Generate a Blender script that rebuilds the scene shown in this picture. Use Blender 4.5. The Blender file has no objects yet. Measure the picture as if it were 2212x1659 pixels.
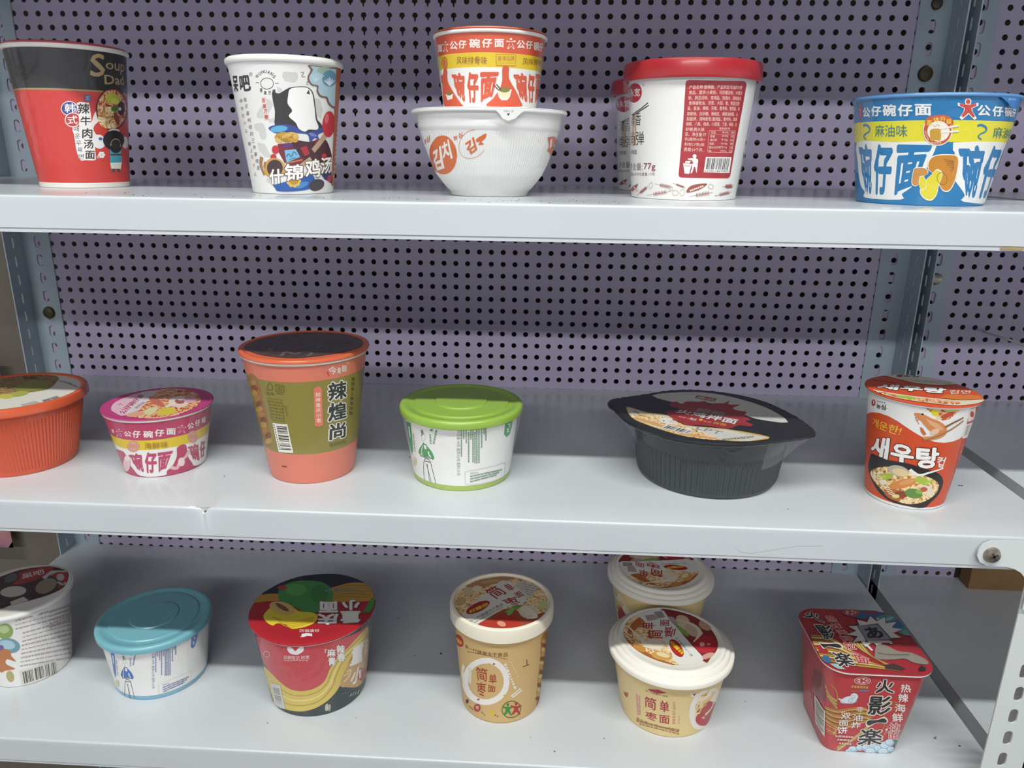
"""Shop shelving with instant noodle cups, tubs and bowls. Lengths are in millimetres until a mesh is built."""
import bpy, math, random
from mathutils import Vector, Matrix
from mathutils.geometry import tessellate_polygon
scene = bpy.context.scene
COL = scene.collection
rnd = random.Random(11)

# ------------------------------------------------------------------ camera, light, exposure
cam = bpy.data.cameras.new('camera'); cam.sensor_width = 36; cam.lens = 1616.17 / 2212 * 36
cam.clip_start = .02; cam.clip_end = 50
camo = bpy.data.objects.new('camera', cam); COL.objects.link(camo)
yaw, pitch, roll = -.0487, -.2975, .0139
fwd = Vector((math.sin(yaw) * math.cos(pitch), math.cos(yaw) * math.cos(pitch), math.sin(pitch)))
right0 = Vector((math.cos(yaw), -math.sin(yaw), 0)); up0 = right0.cross(fwd)
right = right0 * math.cos(roll) + up0 * math.sin(roll); up = up0 * math.cos(roll) - right0 * math.sin(roll)
rm = Matrix((right, up, -fwd)).transposed().to_4x4()
camo.matrix_world = Matrix.Translation((.09741, -.88196, 1.13527)) @ rm
scene.camera = camo
vs = scene.view_settings
vs.view_transform = 'Standard'; vs.look = 'None'; vs.gamma = 1; vs.use_curve_mapping = False; vs.exposure = .05
world = bpy.data.worlds.new('shop_air'); scene.world = world; world.use_nodes = True
wn = world.node_tree; tc = wn.nodes.new('ShaderNodeTexCoord'); sx = wn.nodes.new('ShaderNodeSeparateXYZ'); mr = wn.nodes.new('ShaderNodeMapRange')
mr.interpolation_type = 'SMOOTHSTEP'                    # fill added to lift panels and fronts, as floor bounce: bright below, dim above
for k, v in (('From Min', -.12), ('From Max', .20), ('To Min', 1.0), ('To Max', .03)): mr.inputs[k].default_value = v
wn.links.new(tc.outputs['Generated'], sx.inputs[0]); wn.links.new(sx.outputs['Z'], mr.inputs['Value']); wn.links.new(mr.outputs[0], wn.nodes['Background'].inputs[1])
wn.nodes['Background'].inputs[0].default_value = (.88, .91, 1.0, 1)
def tube(name, loc, sx, sy, power, color):
    l = bpy.data.lights.new(name, 'AREA'); l.shape = 'RECTANGLE'; l.size = sx; l.size_y = sy; l.energy = power; l.color = color
    o = bpy.data.objects.new(name, l); COL.objects.link(o); o.location = loc
    return o
near = tube('ceiling_tube_near', (.15, -1.28, 2.60), 2.4, .06, 58, (.97, 1, .965))
far = tube('ceiling_tube_far', (-.2, -3.95, 2.62), 3.0, .10, 68, (.95, .97, 1))
far.rotation_euler = (math.radians(50), 0, 0)

# ------------------------------------------------------------------ materials
def lin(h):
    v = [int(h[i:i + 2], 16) / 255 for i in (1, 3, 5)]
    return tuple(c / 12.92 if c <= .04045 else ((c + .055) / 1.055) ** 2.4 for c in v) + (1,)
def hazed(h):
    """printed colours a little paler and duller than fresh ink"""
    v = [int(h[i:i + 2], 16) for i in (1, 3, 5)]; g = .3 * v[0] + .59 * v[1] + .11 * v[2]
    v = [(x + (g - x) * .07) * .955 / 255 for x in v]
    return tuple(c / 12.92 if c <= .04045 else ((c + .055) / 1.055) ** 2.4 for c in v) + (1,)
MATS = {}
def base(name):
    m = bpy.data.materials.new(name); m.use_nodes = True
    return m, m.node_tree, m.node_tree.nodes['Principled BSDF']
def setp(b, **k):
    for n, v in k.items(): b.inputs[n.replace('_', ' ')].default_value = v
FOOD = {'F_noodle': ['#7a4a24', '#c08a4a', '#e2c084', '#efe0bc', '#c9803a'],
        'F_noodle2': ['#3c2a1c', '#6a4a2c', '#8a6a40', '#a08a58', '#5a4426'],
        'F_redfood': ['#6a2418', '#b04a28', '#d8905a', '#e8cfa4', '#a83422']}
def crinkle(nt, b, strength, scale, target='Coat Normal'):
    """wrinkles of the shrink film"""
    tc = nt.nodes.new('ShaderNodeTexCoord'); mp = nt.nodes.new('ShaderNodeMapping'); mp.inputs['Scale'].default_value = (1, 1, .45)
    n = nt.nodes.new('ShaderNodeTexNoise'); n.inputs['Scale'].default_value = scale; n.inputs['Detail'].default_value = 3; n.inputs['Distortion'].default_value = 1.2
    bp = nt.nodes.new('ShaderNodeBump'); bp.inputs['Strength'].default_value = strength; bp.inputs['Distance'].default_value = .004
    nt.links.new(tc.outputs['Object'], mp.inputs[0]); nt.links.new(mp.outputs[0], n.inputs['Vector'])
    nt.links.new(n.outputs['Fac'], bp.inputs['Height']); nt.links.new(bp.outputs[0], b.inputs[target])
def ink(c, finish):
    key = (c, finish)
    if key in MATS: return MATS[key]
    m, nt, b = base('print_' + finish + '_' + c.strip('#'))
    rough, coat, cr = {'paper': (.42, .12, .25), 'film': (.5, .55, .10), 'gloss': (.3, .3, .12), 'matte': (.6, 0, .3), 'plastic': (.34, .25, .16), 'foil': (.34, .35, .12)}[finish]
    setp(b, Roughness=rough, Coat_Weight=coat, Coat_Roughness=cr)
    if c in FOOD:
        tc = nt.nodes.new('ShaderNodeTexCoord')
        n = nt.nodes.new('ShaderNodeTexNoise'); n.inputs['Scale'].default_value = 95; n.inputs['Distortion'].default_value = 4.5; n.inputs['Detail'].default_value = 1.5
        rp = nt.nodes.new('ShaderNodeValToRGB'); e = rp.color_ramp.elements
        hs = FOOD[c]; e[0].color = lin(hs[0]); e[0].position = .28; e[1].color = lin(hs[4]); e[1].position = .74
        for p, h in zip((.40, .49, .58), hs[1:4]): e.new(p).color = lin(h)
        nt.links.new(tc.outputs['Object'], n.inputs['Vector']); nt.links.new(n.outputs['Fac'], rp.inputs[0]); nt.links.new(rp.outputs[0], b.inputs['Base Color'])
    else: b.inputs['Base Color'].default_value = hazed(c)
    if finish == 'film': crinkle(nt, b, .55, 38)
    if finish == 'foil': crinkle(nt, b, .18, 60)
    MATS[key] = m; return m
def paint(name, c, rough=.4, metal=0, noise=0, spec=.5, bump=0, scale=30, c2=None):
    if name in MATS: return MATS[name]
    m, nt, b = base(name); setp(b, Roughness=rough, Metallic=metal); b.inputs['Base Color'].default_value = lin(c)
    b.inputs['Specular IOR Level'].default_value = spec
    if noise:
        tc = nt.nodes.new('ShaderNodeTexCoord'); n = nt.nodes.new('ShaderNodeTexNoise'); n.inputs['Scale'].default_value = scale; n.inputs['Detail'].default_value = 5
        rp = nt.nodes.new('ShaderNodeValToRGB'); a = lin(c); d = lin(c2) if c2 else tuple(x * (1 - noise) for x in a[:3]) + (1,)
        rp.color_ramp.elements[0].color = d; rp.color_ramp.elements[0].position = .3; rp.color_ramp.elements[1].color = a; rp.color_ramp.elements[1].position = .62
        nt.links.new(tc.outputs['Object'], n.inputs['Vector']); nt.links.new(n.outputs['Fac'], rp.inputs[0]); nt.links.new(rp.outputs[0], b.inputs['Base Color'])
        if bump:
            bp = nt.nodes.new('ShaderNodeBump'); bp.inputs['Strength'].default_value = bump; bp.inputs['Distance'].default_value = .001
            nt.links.new(n.outputs['Fac'], bp.inputs['Height']); nt.links.new(bp.outputs[0], b.inputs['Normal'])
    MATS[name] = m; return m
def film_mat():
    if 'film' in MATS: return MATS['film']
    m = bpy.data.materials.new('clear_shrink_film'); m.use_nodes = True; nt = m.node_tree; nt.nodes.clear()
    o = nt.nodes.new('ShaderNodeOutputMaterial'); mx = nt.nodes.new('ShaderNodeMixShader'); tr = nt.nodes.new('ShaderNodeBsdfTransparent')
    g = nt.nodes.new('ShaderNodeBsdfPrincipled'); setp(g, Roughness=.18); g.inputs['Base Color'].default_value = (.75, .75, .78, 1); crinkle(nt, g, .8, 60, 'Normal')
    lw = nt.nodes.new('ShaderNodeLayerWeight'); lw.inputs[0].default_value = .25
    mr = nt.nodes.new('ShaderNodeMapRange'); mr.inputs['To Min'].default_value = .035; mr.inputs['To Max'].default_value = .30
    nt.links.new(lw.outputs['Facing'], mr.inputs[0]); nt.links.new(mr.outputs[0], mx.inputs[0]); nt.links.new(tr.outputs[0], mx.inputs[1]); nt.links.new(g.outputs[0], mx.inputs[2]); nt.links.new(mx.outputs[0], o.inputs[0])
    MATS['film'] = m; return m
SHELF = paint('white_shelf_enamel', '#c1c5c8', .22, noise=.04, scale=9)
POST = paint('blue_grey_post_enamel', '#a3b0b8', .42, noise=.08, scale=14)
PEG = paint('lavender_grey_panel_enamel', '#b2a8c0', .5, noise=.07, scale=5)
CREAMPOST = paint('white_front_post_enamel', '#cdd2d0', .38, noise=.05, scale=12)
WALL = paint('khaki_wall_plaster', '#6e675c', .85, noise=.2, scale=4)
RUST = paint('rusty_bolt_steel', '#5e5444', .55, .6, noise=.4, scale=160)
STEEL = paint('zinc_screw_steel', '#a39a8c', .35, .8, noise=.3, scale=120)

# ------------------------------------------------------------------ mesh builder
class Mesh:
    def __init__(s): s.v = []; s.f = []; s.m = []; s.n = []; s.mats = []
    def mi(s, mat):
        if mat not in s.mats: s.mats.append(mat)
        return s.mats.index(mat)
    def add(s, vs, fs, mat, ns=None):
        b = len(s.v); s.v += vs; s.n += ns or [None] * len(vs); k = s.mi(mat)
        for f in fs: s.f.append([b + i for i in f]); s.m.append(k)
    def box(s, x0, x1, y0, y1, z0, z1, mat):
        v = [(x, y, z) for z in (z0, z1) for y in (y0, y1) for x in (x0, x1)]
        s.add(v, [(0, 2, 3, 1), (4, 5, 7, 6), (0, 1, 5, 4), (2, 6, 7, 3), (0, 4, 6, 2), (1, 3, 7, 5)], mat)
    def rod(s, pts, r, mat, n=10):
        rings = []
        for i, p in enumerate(pts):
            p = Vector(p); d = (Vector(pts[min(i + 1, len(pts) - 1)]) - Vector(pts[max(i - 1, 0)])).normalized()
            a = d.orthogonal().normalized(); b = d.cross(a); rr = r[i] if isinstance(r, (list, tuple)) else r
            rings.append([tuple(p + a * rr * math.cos(2 * math.pi * k / n) + b * rr * math.sin(2 * math.pi * k / n)) for k in range(n)])
        v = [q for g in rings for q in g]; f = []
        for i in range(len(pts) - 1):
            for k in range(n): f.append((i * n + k, i * n + (k + 1) % n, (i + 1) * n + (k + 1) % n, (i + 1) * n + k))
        f.append(tuple(range(n))[::-1]); f.append(tuple(range((len(pts) - 1) * n, len(pts) * n))); s.add(v, f, mat)
    def build(s, name, parent=None, loc=(0, 0, 0), sharp=.6):
        me = bpy.data.meshes.new(name); me.from_pydata([(a * .001, b * .001, c * .001) for a, b, c in s.v], [], s.f)
        for m in s.mats: me.materials.append(m)
        me.polygons.foreach_set('material_index', s.m); me.shade_smooth()
        if s.n and all(x is not None for x in s.n): me.normals_split_custom_set_from_vertices(s.n)
        else: me.set_sharp_from_angle(angle=sharp)
        me.update(); o = bpy.data.objects.new(name, me); COL.objects.link(o)
        o.location = [x * .001 for x in loc]
        if parent: o.parent = parent
        return o
def tag(o, label, cat, group=None, kind=None):
    if label: o['label'] = label
    if cat: o['category'] = cat
    if group: o['group'] = group
    if kind: o['kind'] = kind
    return o
def thing(name, loc, label, cat, group=None):
    o = bpy.data.objects.new(name, None); COL.objects.link(o); o.location = [x * .001 for x in loc]; o.empty_display_size = .03
    return tag(o, label, cat, group)
def hole_plate(M, to, u0, u1, v0, v1, cells, mat, th, both=False):
    """plate in (u,v) with one hole per cell; cells = [(a0,a1,b0,b1, hole points)]; to(u,v,w) -> xyz"""
    n = 16; sq = []
    for k in range(n):
        t = 2 * math.pi * k / n; c, d = math.cos(t), math.sin(t); q = max(abs(c), abs(d)); sq.append((c / q, d / q))
    for a0, a1, b0, b1, hp in cells:
        o = [((a0 + a1) / 2 + x * (a1 - a0) / 2, (b0 + b1) / 2 + y * (b1 - b0) / 2) for x, y in sq]
        if hp is None:
            M.add([to(a0, b0, 0), to(a1, b0, 0), to(a1, b1, 0), to(a0, b1, 0)], [(0, 1, 2, 3)], mat); continue
        v = [to(*p, 0) for p in o] + [to(*p, 0) for p in hp] + [to(*p, th) for p in hp]; f = []
        for k in range(n):
            j = (k + 1) % n; f += [(k, j, n + j, n + k), (n + k, n + j, 2 * n + j, 2 * n + k)]
        if both:
            v += [to(*p, th) for p in o]
            for k in range(n):
                j = (k + 1) % n; f.append((3 * n + j, 3 * n + k, 2 * n + k, 2 * n + j))
        M.add(v, f, mat)
def ell(cx, cy, rx, ry, slot=0):
    p = []
    for k in range(16):
        t = 2 * math.pi * k / 16; y = ry * math.sin(t); p.append((cx + rx * math.cos(t), cy + y + (slot if math.sin(t) > .01 else -slot if math.sin(t) < -.01 else 0)))
    return p
def drip(cx, cy, r, l):
    p = []
    for k in range(16):
        t = 2 * math.pi * k / 16; s = math.sin(t); p.append((cx + r * math.cos(t) * (1 if s > -.5 else .55), cy + r * s - (l if s < -.8 else 0)))
    return p

# ------------------------------------------------------------------ the room
def structure(name, M): o = M.build(name); o['kind'] = 'structure'; return o
M = Mesh(); M.box(-2500, 2500, 30, 80, 0, 3000, WALL); structure('wall_back', M)
M = Mesh(); M.box(-2500, 2500, -4500, 80, -50, 0, paint('grey_brown_floor_tile', '#6e665c', .5, noise=.15, scale=3)); structure('floor', M)

# ------------------------------------------------------------------ shelving
ZT, ZM, ZL, ZU = 1102.9, 860.1, 620.0, 1346.0
FRONT = -348.7
def shelf(parent, x0, x1, z, lip, dent=None, marks=()):
    M = Mesh(); h = lip
    prof = [(-.4, z), (-318, z), (-346.9, z)] + [(FRONT + 1.8 - 1.8 * math.sin(a), z - 1.8 + 1.8 * math.cos(a)) for a in (.4, .8, 1.2, 1.57)] + [(FRONT, z - 5), (FRONT, z - h + 3.2), (FRONT + .7, z - h + 2.6), (FRONT + .7, z - h), (FRONT + 14, z - h), (FRONT + 14, z - h + 1), (FRONT + 1.8, z - h + 1), (FRONT + 1.8, z - 1.6), (-.4, z - 1.6)]
    xs = [x0, x1] + ([dent + d for d in (-40, -22, -12, -7, -4, -2, -.8, 0, .8, 2, 5, 10, 20, 40)] if dent else []); xs.sort()
    n = len(prof); v = []
    for x in xs:
        for i, (y, zz) in enumerate(prof):
            if dent and 2 <= i <= 7:
                g = math.exp(-(abs(x - dent) / 5.5) ** 1.3) * (1 if i < 7 else .35)
                if i == 2: zz -= .7 * g
                else: y += 1.9 * g; zz -= 2.4 * g
            v.append((x, y, zz))
    f = [(k * n + i, k * n + (i + 1) % n, (k + 1) * n + (i + 1) % n, (k + 1) * n + i) for k in range(len(xs) - 1) for i in range(n)]
    f += [tuple(range(n)), tuple(range((len(xs) - 1) * n, len(xs) * n))[::-1]]
    M.add(v, f, SHELF)
    for a in (x0, x1 - 1.2): M.box(a, a + 1.2, FRONT + 1.9, -2, z - h + 1, z - 1.7, SHELF)
    M.box(x0 + 1.3, x1 - 1.3, -3.2, -2, z - h + 1, z - 1.7, SHELF)
    if dent: M.add([(dent - .8, FRONT + 1.2, z - 5.6), (dent - .3, FRONT + 1.5, z - 3.6), (dent + 2.2, FRONT + 1.6, z - 2.6), (dent + 1.2, FRONT + 1.2, z - 4.6)], [(0, 1, 2, 3)], paint('rust_chip', '#7a5a34', .8))
    for c, pts in marks:
        M.add([(x, FRONT - .06, zz) for x, zz in pts], [tuple(range(len(pts)))], paint('mark' + c, c, .8))
    o = M.build('shelf', parent, sharp=.5); return o
def slots(z0, z1): return [1027.3 - 22 * k for k in range(-20, 60) if z0 + 10 < 1027.3 - 22 * k < z1 - 10]
def post(parent, xa, xb, yface, yend, z0, z1, mat, xperp=None):
    """slotted angle post: face flange from xa to xb in the plane yface, second flange from it to yend at the xa side"""
    M = Mesh(); lo, hi = min(xa, xb), max(xa, xb); zs = slots(z0, z1); cu = xa + (xb - xa) * .55
    sg = 1 if xb > xa else -1
    cells = [(lo, hi, z - 11, z + 11, ell(cu, z, 3.6, 3.6, 3.4)) for z in zs]
    cells += [(lo, hi, z0, zs[-1] - 11, None), (lo, hi, zs[0] + 11, z1, None)]
    hole_plate(M, lambda u, v, w: (u, yface + w, v), lo, hi, z0, z1, cells, mat, 1.4, True)
    for x in (lo, hi): M.add([(x, yface, z0), (x, yface + 1.4, z0), (x, yface + 1.4, z1), (x, yface, z1)], [(0, 1, 2, 3)], mat)
    a, b = sorted((yface, yend)); cu = yface + (yend - yface) * .55
    cells = [(a, b, z - 11, z + 11, ell(cu, z, 1.8, 1.8, 4.8)) for z in zs] + [(a, b, z0, zs[-1] - 11, None), (a, b, zs[0] + 11, z1, None)]
    hole_plate(M, lambda u, v, w: (xa + sg * w, u, v), a, b, z0, z1, cells, mat, 1.4, True)
    for y in (a, b): M.add([(xa, y, z0), (xa + sg * 1.4, y, z0), (xa + sg * 1.4, y, z1), (xa, y, z1)], [(0, 1, 2, 3)], mat)
    return M.build('post', parent, sharp=.5)
def pegs(parent, x0, x1, z0, z1, ox, oz, px, pz, drips=False):
    M = Mesh(); i0 = math.ceil((x0 - ox) / px - .5); i1 = math.floor((x1 - ox) / px + .5); k0 = math.ceil((z0 - oz) / pz); k1 = math.floor((z1 - oz) / pz - .01); cells = []
    for i in range(i0, i1 + 1):
        for k in range(k0, k1 + 1):
            cx, cz = ox + i * px, oz + k * pz; a0, a1 = max(cx - px / 2, x0), min(cx + px / 2, x1); b0, b1 = max(cz - pz / 2, z0), min(cz + pz / 2, z1)
            if cx - 3.2 < a0 or cx + 3.2 > a1 or cz - 3.2 < b0 or cz + 3.2 > b1: cells.append((a0, a1, b0, b1, None)); continue
            h = ell(cx, cz, 3.05, 3.05)
            if drips and -9 <= i <= -1 and 11 <= k <= 21 and rnd.random() < (.92 if k > 14 else .55): h = drip(cx, cz, 3.1, rnd.uniform(1.0, 3.2))
            cells.append((a0, a1, b0, b1, h))
    hole_plate(M, lambda u, v, w: (u, w, v), x0, x1, z0, z1, cells, PEG, .9)
    return M.build('back_panel', parent, sharp=.5)
def bolt(parent, x, y, z, r, mat, name='bolt', cross=False):
    M = Mesh(); M.rod([(x, y + 1.5, z), (x, y, z), (x, y - r * .35, z), (x, y - r * .5, z)], [r, r, r * .85, r * .45], mat, 16)
    if cross:
        d = paint('screw_recess', '#3a342e', .6)
        for a in (.5, 2.07): 
            c, s_ = math.cos(a) * r * .5, math.sin(a) * r * .5; px, pz = -math.sin(a) * r * .12, math.cos(a) * r * .12; yy = y - r * .53
            M.add([(x - c - px, yy, z - s_ - pz), (x + c - px, yy, z + s_ - pz), (x + c + px, yy, z + s_ + pz), (x - c + px, yy, z - s_ + pz)], [(0, 1, 2, 3)], d)
    return M.build(name, parent)
rack = thing('shelving_rack', (0, 0, 0), 'long white metal shelving rack with lavender perforated back, carrying all the noodle cups', 'shelving rack')
CH1 = [('#a08a5c', [(405, 1077.6), (419, 1077.4), (421, 1078.8), (413, 1079.6), (404, 1079)]), ('#a08a5c', [(424, 1077.3), (451, 1077), (452, 1078.6), (440, 1079.8), (431, 1079)])]
shelf(rack, -540, 505.5, ZU, 27)
shelf(rack, -540, 505.5, ZT, 26.2, marks=CH1)
def hair(pts, w): return [(x, z + w) for x, z in pts] + [(x, z - w) for x, z in pts[::-1]]
HAIR = [('#9aa0a4', hair(p, .16)) for p in ([(249, 842), (254, 838.5)], [(254, 838.5), (262, 837.6)], [(262, 837.6), (276, 841)], [(276, 841), (296, 845.5)], [(296, 845.5), (316, 846.5)])]
shelf(rack, -540, 505.5, ZM, 28.2, dent=-176.2, marks=HAIR)
shelf(rack, -540, 505.5, ZL, 27.4)
post(rack, -540, -505, -1.6, -33, 0, 1420, POST)
post(rack, 508.5, 474, -1.6, -35, 0, 1420, POST)
post(rack, 509, 474, -350.2, -318, 0, ZM - 2, CREAMPOST)
post(rack, -540, -505, -350.2, -318, 0, 1420, CREAMPOST)
for a, b in ((ZL - 20, ZM - 21), (ZM - 20, ZT - 21), (ZT - 20, ZU - 21)): pegs(rack, -538, 507, a, b, 0, 1025.4, 14, 14, a > 1000)
M = Mesh(); G = [(509, 859.6), (464, 859.6), (448.8, 859.2), (439.5, 858.6), (434.3, 856.1), (431.3, 851), (431, 845.5), (434, 840.2), (439.8, 837.3), (447.1, 837.1), (454.4, 837), (460.7, 835.4), (466.2, 832.4), (470.1, 828.2), (472.8, 822), (474, 814), (474, 800), (509, 800)]
n = len(G); M.add([(x, -353.2, z) for x, z in G] + [(x, -351.8, z) for x, z in G], [tuple(range(n))] + [(k, (k + 1) % n, n + (k + 1) % n, n + k) for k in range(n)] + [tuple(range(n, 2 * n))[::-1]], CREAMPOST)
g = M.build('corner_gusset', rack)
b = bolt(g, 441.5, -353.4, 846.9, 6.6, STEEL, 'screw', True)
bolt(rack, -520.2, -2.2, 940.9, 7.5, RUST); bolt(rack, 490.3, -2.2, 1223.2, 8, RUST); bolt(rack, 490.6, -2.2, 1291, 6, RUST)
rack2 = thing('shelving_rack', (0, 0, 0), 'neighbouring shelving rack bay at the far right, only a strip of it in view', 'shelving rack')
shelf(rack2, 520.5, 1100, ZU, 27); shelf(rack2, 520.5, 1100, ZT, 26.2); shelf(rack2, 520.5, 1100, ZM, 28.2); shelf(rack2, 520.5, 1100, ZL, 27.4)
post(rack2, 520.5, 555, -1.6, -33, 0, 1420, POST); post(rack2, 1100, 1065, -1.6, -33, 0, 1420, POST); post(rack2, 1100, 1065, -350.2, -318, 0, 1420, CREAMPOST); post(rack2, 520.5, 555, -350.2, -318, 0, 600, CREAMPOST)
for a, b in ((ZL - 20, ZM - 21), (ZM - 20, ZT - 21), (ZT - 20, ZU - 21)): pegs(rack2, 522, 630 if a < 700 else 1098, a, b, 566.5, 1033.9, 14.2, 14.1)
bolt(rack2, 540.5, -2.2, 1005.4, 6.4, STEEL, 'screw')
M = Mesh(); M.rod([(612, 2, 945), (600, -8, 946), (598, -60, 950), (592, -130, 952), (606, -175, 946)], 1.3, paint('white_hook_wire', '#c9c8c2', .4)); tag(M.build('peg_hook'), 'thin white wire hook poking out of the perforated panel at far right', 'hook')
M = Mesh(); CB = paint('brown_cardboard', '#8a6a44', .85, noise=.15, scale=30); M.box(634, 900, -27.4, -6, ZL + .2, ZL + 150, CB); M.box(634, 900, -27.5, -26, ZL + 120, ZL + 150, CB); tag(M.build('cardboard_box'), 'brown cardboard box standing at the back of the lowest right-hand shelf', 'box')
def packet(x, z, c1, c2, label):
    M = Mesh(); w, h = 60, 95; nx, nz = 8, 10; v = []; f = []
    m1 = paint('packet' + c1, c1, .3, noise=.5, scale=26, c2=c2)
    for s in (-1, 1):
        b = len(v)
        for i in range(nx + 1):
            for k in range(nz + 1):
                u, t = i / nx * 2 - 1, k / nz * 2 - 1; v.append((x + u * w / 2, 10 + s * 9 * (1 - u * u) ** .5 * (1 - t * t) ** .6, z + t * h / 2))
        f += [(b + i * (nz + 1) + k, b + (i + 1) * (nz + 1) + k, b + (i + 1) * (nz + 1) + k + 1, b + i * (nz + 1) + k + 1) for i in range(nx) for k in range(nz)]
    M.add(v, f, m1); M.rod([(x, 32, z + h / 2 + 6), (x, 12, z + h / 2 + 6), (x, 10, z + h / 2 - 2)], 1.2, STEEL)
    tag(M.build('hanging_packet'), label, 'packet', 'packets hanging on the wall left of the rack')
packet(-638, 822, '#5a3c86', '#c05a50', 'purple and red packet hanging on the wall left of the middle shelf')
packet(-668, 650, '#a87aa0', '#c48a80', 'pinkish striped packet hanging on the wall left of the lowest shelf')
packet(-576, 1310, '#8a3c70', '#503050', 'dark magenta packet hanging on the wall at the top left corner')

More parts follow.
